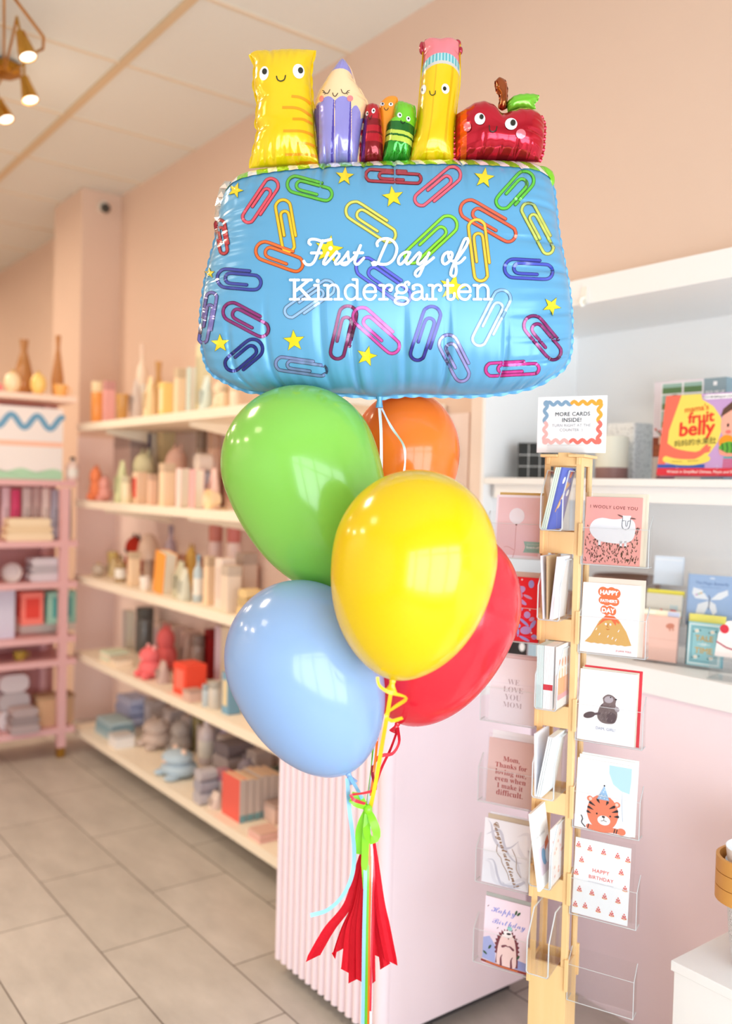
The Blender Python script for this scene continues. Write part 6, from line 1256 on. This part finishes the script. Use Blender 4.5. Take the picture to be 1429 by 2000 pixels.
        b.lathe([(0.0, 0.0), (rr*0.6, 0.0), (rr, h*0.3), (rr, h*0.36), (rr*0.6, h*0.1), (0.0, h*0.1)], ceramic(col), 32); b.v = [(v[0], -v[2]+0.01, v[1]*1.0+rr) for v in b.v]; mk(b, 'plate_body', True); b = MB(); b.box((-rr*0.3, 0.0, 0), (rr*0.3, 0.05, 0.006), wood()); mk(b, 'easel')
    elif kind == 'wicker_basket':
        m = mat('wicker', col, 0.8, bump=0.8, bscale=140); b.prism(rrect(-sy/2, -sx/2, sy/2, sx/2, 0.02, 4), 0, h*0.92, m); mk(b, 'basket_body'); b = MB(); b.prism(rrect(-sy/2-0.006, -sx/2-0.006, sy/2+0.006, sx/2+0.006, 0.02, 4), h*0.921, h, mat('wicker', c2, 0.8, bump=0.8, bscale=140)); mk(b, 'rim')
    elif kind == 'vase':
        b.lathe([(rr*0.5, 0), (rr*0.9, h*0.1), (rr, h*0.3), (rr*0.6, h*0.6), (rr*0.3, h*0.8), (rr*0.42, h), (rr*0.3, h*0.99), (0.0, h*0.5)], ceramic(col), 24); mk(b, 'vase_body', True)
    elif kind == 'paper_stack':
        for q in range(4): b = MB(); b.box((-sy/2+0.002*(q % 2), -sx/2, h*q/4+0.0002), (sy/2, sx/2-0.003*(q % 3), h*(q+1)/4), paper(col if q % 2 == 0 else c2)); mk(b, 'sheet_bundle')
    settle(t, ('shelf', s) if pos is None else 'unit', None if pos is not None else (np.array([1.752, 2.43]), np.array([2.19, 4.965])))
    return t
B, J, PO, PL = 'gift_box', 'jar', 'pouch', 'plush_toy'
# ---- top shelf
goods(J, 1, 170, 193, 748, (250, 170, 88), 'orange candle jar with a cream lid at the far end of the top wall shelf', 'candle', col2=(250, 232, 190))
goods(B, 1, 199, 224, 745, (240, 176, 172), 'pink box beside the orange candle jar on the top wall shelf', 'box')
goods('cup', 1, 226, 250, 770, (204, 152, 84), 'low brown mug between the pink box and the grey pouch', 'mug', dx=0.06)
goods(PO, 1, 240, 272, 735, (214, 198, 190), 'grey lilac pouch leaning behind the low brown mug', 'pouch', tilt=-6, dx=0.1)
goods('bottle', 1, 264, 286, 672, (246, 226, 206), 'tall pale bottle rising above the other goods on the top wall shelf', 'bottle', dx=0.24, col2=(240, 214, 196))
goods('vase', 1, 285, 316, 706, (206, 158, 96), 'brown vase standing behind the cream bag on the top wall shelf', 'vase', dx=0.3)
goods(PO, 1, 276, 308, 736, (250, 222, 176), 'cream bag in front of the tall pale bottle', 'bag', dx=0.09)
goods('carton', 1, 309, 337, 748, (250, 220, 140), 'yellow carton next to the cream bag', 'carton', col2=(252, 236, 196))
goods(B, 1, 338, 361, 720, (252, 226, 190), 'tall cream box touching the pale blue box', 'box')
goods('book', 1, 363, 381, 718, (206, 222, 214), 'pale blue book standing upright on the top wall shelf', 'book', asp=0.7)
goods('carton', 1, 380, 412, 672, (236, 232, 196), 'pale green tall carton behind the mint pouch', 'carton', dx=0.24)
goods(PO, 1, 384, 420, 735, (216, 230, 222), 'mint white pouch in front of the tall green carton', 'pouch', dx=0.09)
goods(J, 1, 426, 446, 755, (246, 222, 186), 'small beige jar near the green balloon on the top wall shelf', 'jar')
goods(J, 1, 448, 468, 752, (250, 230, 204), 'small ivory jar closest to the green balloon on the top wall shelf', 'jar', col2=(232, 206, 170))
# ---- second shelf
goods(PL, 2, 164, 191, 908, (252, 150, 104), 'orange plush toy at the far end of the second wall shelf', 'plush toy')
goods(PL, 2, 192, 218, 928, (240, 170, 160), 'coral pink plush toy beside the orange one', 'plush toy')
goods(PO, 2, 220, 254, 900, (218, 222, 176), 'pale green bag beside the coral plush toy', 'bag')
goods(B, 2, 216, 284, 826, (204, 178, 170), 'wide dusty lilac box at the back of the second wall shelf', 'box', dx=0.27, asp=0.6)
goods('book', 2, 287, 303, 828, (52, 52, 84), 'navy book standing beside the dusty lilac box', 'book', dx=0.27, asp=0.8)
goods('carton', 2, 304, 340, 824, (190, 172, 130), 'olive carton at the back next to the navy book', 'carton', dx=0.28)
goods('carton', 2, 258, 286, 922, (246, 214, 184), 'beige carton with a red label on the second wall shelf', 'carton', col2=(232, 70, 62))
goods(B, 2, 287, 307, 926, (246, 206, 180), 'peach box touching the beige carton with the red label', 'box')
goods(PL, 2, 268, 316, 878, (206, 200, 164), 'grey green plush toy lying behind the beige carton', 'plush toy', dx=0.22)
goods(B, 2, 309, 341, 905, (252, 222, 188), 'cream cube box in the middle of the second wall shelf', 'box')
goods('book', 2, 343, 368, 915, (248, 226, 220), 'white and pink book spine facing out on the second wall shelf', 'book', asp=0.8, col2=(240, 206, 214))
goods('book', 2, 369, 398, 917, (240, 184, 184), 'pink striped book beside the white and pink one', 'book', asp=0.8, col2=(250, 222, 218))
goods(PL, 2, 320, 370, 866, (226, 186, 170), 'dusty pink plush toy peeking over the cream cube box', 'plush toy', dx=0.24)
goods('folded_cloth', 2, 374, 416, 886, (240, 226, 216), 'white folded cloth lying behind the pink striped book', 'cloth', dx=0.22, col2=(170, 170, 186))
goods('plate', 2, 402, 442, 928, (252, 226, 188), 'round cream plate propped near the green balloon', 'plate')
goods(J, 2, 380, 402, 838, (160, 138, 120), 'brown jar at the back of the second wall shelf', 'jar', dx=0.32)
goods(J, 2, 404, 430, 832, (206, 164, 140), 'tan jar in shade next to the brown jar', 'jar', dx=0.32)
# ---- third shelf
goods('ornament', 3, 178, 206, 1098, (196, 180, 164), 'grey round ornament at the far end of the third wall shelf', 'ornament')
goods('cup', 3, 200, 222, 1076, (226, 204, 128), 'yellow mug beside the grey round ornament', 'mug', dx=0.2)
goods('bottle', 3, 224, 246, 1084, (170, 140, 96), 'brown bottle beside the yellow mug', 'bottle')
goods(PL, 3, 218, 262, 1040, (196, 60, 44), 'dark red plush toy at the back of the third wall shelf', 'plush toy', dx=0.3, col2=(70, 52, 48))
goods(B, 3, 248, 273, 1078, (248, 220, 186), 'tall cream box near the far end of the third wall shelf', 'box')
goods('mushroom', 3, 266, 312, 1042, (228, 200, 180), 'pale beige mushroom lamp at the back of the third wall shelf', 'lamp', dx=0.28)
goods('cup', 3, 272, 293, 1126, (246, 240, 232), 'small white mug in front of the pale mushroom lamp', 'mug', dx=0.05)
goods('book', 3, 298, 340, 1073, (250, 168, 72), 'orange book leaning on the third wall shelf', 'book', asp=0.55, tilt=9, col2=(232, 140, 60))
goods('bottle', 3, 320, 344, 1026, (178, 160, 176), 'lilac bottle at the back of the third wall shelf', 'bottle', dx=0.3)
goods(PO, 3, 332, 372, 1096, (198, 194, 168), 'grey green pouch leaning beside the orange book', 'pouch')
goods(PL, 3, 360, 386, 1062, (220, 180, 100), 'mustard plush toy behind the grey green pouch', 'plush toy', dx=0.22)
goods('bottle', 3, 376, 396, 1083, (190, 206, 214), 'pale blue bottle with a white label on the third wall shelf', 'bottle', col2=(140, 170, 190))
goods(B, 3, 396, 420, 1086, (246, 216, 182), 'cream box touching the pale blue bottle', 'box')
goods('carton', 3, 418, 458, 1090, (240, 222, 210), 'pale pink white carton near the blue balloon on the third wall shelf', 'carton', col2=(228, 208, 196))
goods(J, 3, 405, 433, 1026, (232, 206, 206), 'red banded white jar behind the cream box beside the blue bottle', 'jar', dx=0.32, col2=(206, 130, 120))
goods(J, 3, 440, 468, 1026, (236, 212, 210), 'red banded white jar nearer the blue balloon on the third wall shelf', 'jar', dx=0.32, col2=(206, 120, 116))
goods(B, 3, 458, 500, 1080, (206, 184, 172), 'grey lilac box partly behind the balloons on the third wall shelf', 'box', dx=0.2)
goods('folded_cloth', 3, 462, 512, 1150, (232, 202, 148), 'tan folded cloth next to the blue balloon on the third wall shelf', 'cloth', dx=0.08)
goods('carton', 3, 560, 640, 1090, (222, 200, 206), 'pale lilac carton seen between the green and blue balloons', 'carton', dx=0.14, col2=(246, 240, 240))
# ---- fourth shelf
goods('paper_stack', 4, 196, 250, 1270, (246, 230, 206), 'stack of cream paper at the far end of the fourth wall shelf', 'paper stack', dx=0.07, col2=(214, 226, 200))
goods('book', 4, 238, 262, 1192, (214, 206, 206), 'pale grey tall book at the back of the fourth wall shelf', 'book', dx=0.3)
goods(J, 4, 264, 300, 1186, (106, 106, 104), 'dark grey jar at the back of the fourth wall shelf', 'jar', dx=0.33)
goods(PL, 4, 270, 318, 1258, (244, 120, 124), 'bright coral plush toy at the front of the fourth wall shelf', 'plush toy', dx=0.08, col2=(248, 176, 176))
goods(PL, 4, 300, 342, 1218, (226, 110, 110), 'tall raspberry plush toy behind the bright coral one', 'plush toy', dx=0.2)
goods('carton', 4, 338, 402, 1294, (250, 84, 60), 'red orange tin with a pale round label on the fourth wall shelf', 'tin', dx=0.09, col2=(248, 130, 112), asp=0.8)
goods(PO, 4, 340, 372, 1236, (190, 168, 158), 'grey pouch behind the red orange tin', 'pouch', dx=0.28)
goods(J, 4, 372, 398, 1240, (150, 132, 126), 'dark taupe jar behind the red orange tin', 'jar', dx=0.26)
goods(B, 4, 398, 424, 1228, (150, 20, 24), 'dark red box at the back of the fourth wall shelf', 'box', dx=0.32)
goods('book', 4, 418, 448, 1222, (206, 190, 206), 'lilac book standing beside the dark red box', 'book', dx=0.24)
goods(J, 4, 406, 432, 1330, (214, 206, 196), 'grey jar in front of the lilac book', 'jar', dx=0.06)
goods('carton', 4, 432, 470, 1312, (120, 168, 198), 'blue carton with a cream top half hidden by the blue balloon', 'carton', dx=0.08, col2=(236, 218, 176))
goods(B, 4, 352, 392, 1346, (226, 190, 176), 'small pink box in front of the red orange tin', 'box', dx=0.03)
# ---- bottom shelf
bx, by = 1.815, place_y(462, 1.83, SHZ[5])
for i in range(6):
    t = thing('book', 'red covered book at the head of the row on the bottom wall shelf' if i == 0 else 'grey spined book standing in the row behind the red covered one', 'book', (bx+0.034*i, by, SHZ[5]+0.0004), 0.0, 'books in a row on the bottom wall shelf')
    h = 0.175-0.004*(i % 3); cc = (236, 104, 92) if i == 0 else ((222, 204, 192) if i % 2 else (206, 194, 190))
    b = MB(); b.box((-0.015, -0.075, 0), (-0.0128, 0.075, h), paint(cc)); b.box((0.0128, -0.075, 0), (0.015, 0.075, h), paint(cc)); b.box((-0.015, -0.0772, 0), (0.015, -0.075, h), paint((206, 196, 192))); b.box((-0.0152, -0.0774, 0.0), (0.0152, -0.0773, 0.03), paint((120, 166, 176))); b.build('cover', t)
    b = MB(); b.box((-0.0126, -0.0748, 0.003), (0.0126, 0.07, h-0.003), paper((236, 204, 170))); b.build('pages', t); settle(t, ('shelf', 5), fixed=True)
goods('folded_cloth', 5, 186, 262, 1402, (170, 192, 200), 'teal folded cloth at the far end of the bottom wall shelf', 'cloth', dx=0.12, asp=0.55, col2=(140, 172, 186))
goods('folded_cloth', 5, 214, 282, 1352, (196, 202, 232), 'periwinkle blue folded cloth laid behind the teal one', 'cloth', dx=0.30, asp=0.55, col2=(176, 186, 222))
goods(B, 5, 212, 262, 1432, (240, 238, 238), 'white box at the front edge of the bottom wall shelf', 'box', dx=0.07)
goods(PL, 5, 270, 330, 1400, (206, 188, 180), 'pale grey plush toy beside the white box', 'plush toy', dx=0.2)
goods(PL, 5, 320, 362, 1398, (176, 168, 166), 'dark grey plush toy behind the pale blue plush toy', 'plush toy', dx=0.28)
goods(PL, 5, 306, 378, 1460, (186, 206, 222), 'pale blue plush toy at the front of the bottom wall shelf', 'plush toy', dx=0.09, col2=(236, 206, 190))
goods(J, 5, 364, 388, 1382, (150, 136, 90), 'olive jar at the back of the bottom wall shelf', 'jar', dx=0.34)
goods('bottle', 5, 386, 418, 1396, (228, 216, 220), 'white bottle standing at the back of the bottom wall shelf', 'bottle', dx=0.3)
goods(PO, 5, 376, 404, 1500, (206, 190, 168), 'taupe pouch touching the pale blue plush toy', 'pouch', dx=0.1)
goods('folded_cloth', 5, 412, 500, 1446, (128, 118, 124), 'dark patterned folded cloth behind the striped box', 'cloth', dx=0.3, col2=(170, 158, 160))
goods('ornament', 5, 420, 452, 1412, (190, 180, 214), 'lilac round ornament behind the dark patterned cloth', 'ornament', dx=0.38)
goods(B, 5, 404, 462, 1506, (236, 224, 224), 'white box with a rose striped lid on the bottom wall shelf', 'box', dx=0.14, col2=(206, 150, 170), asp=0.8)
goods('folded_cloth', 5, 500, 560, 1500, (84, 96, 90), 'dark green folded cloth behind the row of books', 'cloth', dx=0.28)
goods('paper_stack', 5, 484, 548, 1618, (244, 196, 192), 'stack of pink cards at the near end of the bottom wall shelf', 'card stack', dx=0.06, col2=(226, 186, 170))
goods(B, 5, 505, 560, 1560, (226, 196, 186), 'dusty pink box behind the stack of pink cards', 'box', dx=0.2)
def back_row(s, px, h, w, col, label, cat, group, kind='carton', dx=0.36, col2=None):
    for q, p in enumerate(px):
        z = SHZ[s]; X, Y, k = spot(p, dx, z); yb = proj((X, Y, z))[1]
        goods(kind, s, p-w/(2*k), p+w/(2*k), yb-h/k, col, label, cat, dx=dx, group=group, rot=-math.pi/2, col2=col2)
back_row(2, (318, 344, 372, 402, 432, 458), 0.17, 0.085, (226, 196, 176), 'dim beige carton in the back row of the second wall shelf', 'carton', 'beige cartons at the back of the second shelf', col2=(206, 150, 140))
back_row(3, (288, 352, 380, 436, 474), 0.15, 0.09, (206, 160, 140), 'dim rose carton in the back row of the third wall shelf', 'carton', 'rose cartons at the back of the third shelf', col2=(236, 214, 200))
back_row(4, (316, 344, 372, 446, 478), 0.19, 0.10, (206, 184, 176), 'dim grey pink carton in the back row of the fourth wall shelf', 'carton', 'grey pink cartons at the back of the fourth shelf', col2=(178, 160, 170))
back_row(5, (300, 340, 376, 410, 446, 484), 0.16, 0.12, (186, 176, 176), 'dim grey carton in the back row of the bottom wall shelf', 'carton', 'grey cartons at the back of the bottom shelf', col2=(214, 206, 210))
goods(PL, 1, 404, 436, 742, (246, 226, 198), 'ivory plush toy between the mint pouch and the beige jar', 'plush toy', dx=0.12)
goods(PO, 2, 400, 432, 915, (250, 214, 206), 'pale pink pouch behind the round cream plate', 'pouch', dx=0.17)
goods(J, 2, 244, 262, 930, (238, 226, 190), 'ivory jar between the green bag and the beige carton', 'jar', dx=0.05)
goods(PO, 3, 196, 226, 1090, (216, 196, 150), 'tan pouch behind the grey round ornament', 'pouch', dx=0.14)
goods(B, 3, 430, 470, 1105, (236, 216, 196), 'ivory box in front of the pale pink white carton', 'box', dx=0.06)
goods(PO, 3, 346, 380, 1110, (216, 214, 196), 'sage pouch at the front edge of the third wall shelf', 'pouch', dx=0.05)
goods(B, 4, 206, 252, 1285, (248, 232, 206), 'low cream box in front of the cream paper stack', 'box', dx=0.04)
goods(PO, 4, 300, 336, 1290, (206, 178, 170), 'dusty pink pouch beside the bright coral plush toy', 'pouch', dx=0.08)
goods(J, 4, 402, 420, 1340, (190, 200, 206), 'pale blue grey jar between the pink box and the grey jar', 'jar', dx=0.045)
goods(B, 5, 330, 368, 1490, (214, 206, 198), 'pale stone box behind the pale blue plush toy', 'box', dx=0.17)
goods('folded_cloth', 5, 396, 446, 1496, (196, 190, 196), 'pale grey folded cloth beside the taupe pouch', 'cloth', dx=0.1, col2=(176, 172, 184))
goods(PO, 5, 400, 440, 1544, (226, 206, 196), 'beige pouch at the shelf edge in front of the striped lid box', 'pouch', dx=0.06)
goods(PL, 5, 452, 492, 1470, (150, 140, 150), 'small grey plush toy in front of the dark patterned cloth', 'plush toy', dx=0.2)
# ================================================================ pink freestanding unit further back
UPK = mat('rose_unit_paint', (226, 176, 178), 0.5); UTOP = mat('pale_unit_top', (250, 222, 204), 0.5)
UY = 4.98; UX0, UX1 = 0.55, 1.735
t = thing('display_unit', 'rose pink standing shelf unit with gold tipped legs', 'shelf unit', (1.14, UY, 0))
UZ = [0.165, 0.535, 0.66, 0.955, 1.175, 1.50, 1.955]
for i, z in enumerate(UZ):
    boxobj('shelf_board', (UX0-1.14, -0.17 if i < 5 else -0.12, z-0.032), (UX1-1.14-0.03, 0.20, z), UTOP if i == 6 else UPK, t)
for x in (UX0+0.02, UX1-0.1):
    b = MB(); b.box((x-1.14-0.022, -0.168, 0.055), (x-1.14+0.022, -0.128, 1.46), UPK); b.box((x-1.14-0.018, 0.16, 0.055), (x-1.14+0.018, 0.196, 1.92), UPK); b.build('post', t)
    b = MB(); b.box((x-1.14-0.02, -0.166, 0.0), (x-1.14+0.02, -0.13, 0.055), mat('brass', (206, 160, 76), 0.25, 1.0)); b.build('foot', t)
boxobj('back_panel', (UX0-1.14, 0.197, 0.16), (UX1-1.14-0.03, 0.21, 1.95), mat('rose_back', (196, 138, 134), 0.6), t)
for x in (UX0+0.02, UX1-0.1): PLACED.setdefault('unit', []).append(np.array([[x-0.024, UY-0.17, 0], [x+0.024, UY-0.126, 1.46]])); PLACED['unit'].append(np.array([[x-0.02, UY+0.158, 0], [x+0.02, UY+0.2, 1.93]]))
def ug(kind, i, x0, x1, ytop, col, label, cat, dy=0.0, **kw): return goods(kind, 0, x0, x1, ytop, col, label, cat, pos=(0, UY-0.06+dy, UZ[i]), hmax=(UZ[i+1]-UZ[i]-0.042 if i < 6 else 9.0), **kw)
ug('ornament', 6, 5, 36, 722, (250, 226, 186), 'ivory ball candle on top of the rose pink unit', 'candle', dy=0.0)
ug('ornament', 6, 56, 86, 724, (250, 214, 128), 'yellow ball candle on top of the rose pink unit', 'candle')
ug('plate', 6, -8, 8, 742, (244, 150, 150), 'rose dish at the very edge of the view on the pink unit', 'dish')
ug('cup', 6, 100, 128, 752, (250, 190, 110), 'low orange bowl at the end of the pink unit top', 'bowl')
ug('vase', 6, 22, 62, 664, (176, 122, 70), 'brown wicker vase behind the ball candles', 'vase', dy=0.17)
ug('vase', 6, 96, 120, 656, (190, 130, 74), 'slim amber vase behind the low orange bowl', 'vase', dy=0.17)
# art board with waves
p0 = ony(-40, 900, UY-0.10); p1 = ony(122, 900, UY-0.10); wv = float(p1[0]-p0[0]); kk = scale_at(p1[0], UY-0.1, 1.6)
t = thing('art_board', 'white board painted with a blue wave, a coral line and green waves', 'art board', (float((p0[0]+p1[0])/2), UY-0.10, UZ[5]+0.001)); hb = 138*kk
b = MB(); b.box((-wv/2, 0, 0), (wv/2, 0.02, hb), paint((240, 232, 230))); b.build('panel', t)
b = MB(); cd = CardDec(b, wv, hb, 0.0, lay=0.0008); A = cd.asp
cd.stroke([(x, A*(0.80+0.085*math.sin(x*20.0+0.6))) for x in np.linspace(0.0, 0.99, 40)], 0.075, ink((112, 162, 196)), 1)
cd.rect(0, A*0.46, 1, A*0.53, ink((248, 196, 172)), 1); cd.fill([(0, 0.0), (1, 0.0)]+[(x, A*(0.13+0.025*math.sin(x*16))) for x in np.linspace(1, 0, 24)], ink((176, 216, 184)), 1, c=(0.5, 0.05)); b.build('painted_waves', t)
ug('bottle', 5, 128, 152, 893, (236, 214, 206), 'small bottle with a black cap beside the wave board', 'bottle', col2=(44, 36, 36))
for n, (x0, x1, yt, c, lb) in enumerate(((2, 20, 952, (222, 186, 196), 'rose paper bag'), (20, 40, 956, (214, 60, 110), 'magenta patterned bag'), (42, 62, 953, (210, 188, 186), 'grey pink bag'), (62, 80, 951, (196, 164, 160), 'taupe bag'), (80, 98, 954, (238, 214, 206), 'ivory bag'), (98, 120, 956, (186, 182, 200), 'lilac bag'), (122, 140, 950, (170, 164, 172), 'dark grey bag'))): ug(PO, 4, x0, x1, yt, c, lb+' standing in the row under the wave board', 'bag', dy=0.06, group='bags under the wave board')
ug('folded_cloth', 4, 6, 100, 1012, (240, 218, 186), 'cream folded cloth in front of the row of bags', 'cloth', dy=-0.03, col2=(232, 206, 170))
ug('plate', 3, 2, 40, 1082, (214, 200, 200), 'pale round plate on the pink unit under the bags', 'plate')
ug('folded_cloth', 3, 54, 116, 1088, (216, 208, 216), 'white folded cloth beside the pale round plate', 'cloth')
ug('book', 2, -6, 31, 1142, (210, 206, 226), 'lilac board standing at the edge of the pink unit', 'board', asp=0.3, dy=-0.03)
ug('carton', 2, 40, 84, 1155, (244, 130, 118), 'coral tin with a red emblem beside the teal tin', 'tin', lift=0.062, col2=(226, 70, 60))
ug('carton', 2, 88, 146, 1153, (150, 196, 178), 'teal green tin beside the coral tin', 'tin', lift=0.062, col2=(70, 160, 156))
t = goods(B, 0, 50, 162, 1208, (238, 226, 214), 'long white box carrying the coral and teal tins', 'box', pos=(0, UY-0.06, UZ[2]), col2=(240, 230, 222))
ug('cup', 1, 30, 56, 1272, (190, 160, 70), 'small mustard bowl in the shade of the pink unit', 'bowl')
ug('folded_cloth', 0, -4, 60, 1314, (220, 208, 212), 'white cloth bundle low on the pink unit', 'cloth', dy=0.04)
ug('folded_cloth', 0, 18, 76, 1378, (180, 162, 164), 'grey folded cloth on the lowest board of the pink unit', 'cloth', dy=-0.05)
ug('wicker_basket', 0, 82, 156, 1360, (222, 178, 140), 'tan wicker basket on the lowest board of the pink unit', 'basket', dy=-0.06)
# ================================================================ brass ceiling lamp and small camera
BR = mat('brass', (206, 160, 76), 0.25, 1.0); BRD = mat('brass_dark', (176, 128, 50), 0.3, 1.0)
cz = CEIL-0.012
pc = onz(8, 136, CEIL-0.03); t = thing('ceiling_lamp', 'brass ceiling lamp with bullet shaped spot heads', 'ceiling lamp', (float(pc[0]), float(pc[1]), cz))
O = np.array([pc[0], pc[1], cz])
b = MB(); b.lathe([(0.075, -0.001), (0.075, -0.03), (0.055, -0.042), (0.001, -0.044)], BRD, 8); b.build('canopy', t)
heads = [((33, 22), (39, 62), (55, 112)), ((47, 122), (47, 150), (60, 196)), ((-8, 170), (-3, 195), (13, 234)), ((-40, 60), (-30, 95), (-20, 140)), ((-60, 150), (-52, 180), (-44, 225))]
for jn, tp, bt in heads:
    zt = 3.20; T3 = onz(tp[0], tp[1], zt); dT = float(FW @ (T3-EYE)); B3 = at(bt[0], bt[1], dT-0.01); J3 = at(jn[0], jn[1], dT); J3[2] = min(J3[2], 3.255)
    T3, B3, J3 = T3-O, B3-O, J3-O; ax = (B3-T3)/np.linalg.norm(B3-T3); L = float(np.linalg.norm(B3-T3))
    b = MB(); b.lathe([(0.012, 0), (0.018, 0.004), (0.022, L*0.3), (0.032, L*0.75), (0.034, L), (0.030, L), (0.028, L*0.9)], BR, 20); M = Vector((0, 0, 1)).rotation_difference(Vector(ax)).to_matrix(); b.v = [tuple(M @ Vector(v)+Vector(T3)) for v in b.v]; hd = b.build('spot_head', t, smooth=True)
    b = MB(); b.lathe([(0.001, L*0.93), (0.028, L*0.93), (0.029, L*0.965), (0.001, L*0.985)], mat('lamp_glass', (255, 244, 226), 0.4, emit=3.0), 20); b.v = [tuple(M @ Vector(v)+Vector(T3)) for v in b.v]; b.build('bulb', hd, smooth=True)
    hub = np.array([0, 0, -0.035]); b = MB(); b.tube([hub, hub+(J3-hub)*0.55+np.array([0, 0, -0.004]), J3, T3+ax*0.004], 0.0055, BR, 8); b.build('arm', t, smooth=True)
b = MB(); r0 = onz(8, -30, 3.262)-O; r1 = onz(85, 72, 3.235)-O; r2 = onz(84, 95, 3.235)-O; b.tube([r0, r1, r2, onz(68, 103, 3.2)-O], 0.006, BR, 8); b.tube([r0, np.array([0, 0, -0.035])], 0.005, BR, 8); b.build('arm', t, smooth=True)
point_light('ceiling_lamp_glow', tuple(O+np.array([0.1, -0.05, -0.35])), 1.2, WARM, 0.06)
p = (1.99, 5.515, 3.2); t = thing('security_camera', 'small dark security camera high on the peach column', 'camera', (2.08, 5.529, 3.21))
b = MB(); b.lathe([(0.035, 0.0), (0.035, 0.03)], plastic((232, 226, 214)), 20); b.v = [(v[0], -v[2], v[1]) for v in b.v]; b.build('mount', t, smooth=True); b = MB(); b.ball((0, -0.045, -0.012), 0.030, plastic((60, 56, 50)), 16, 12); b.build('lens_dome', t, smooth=True)
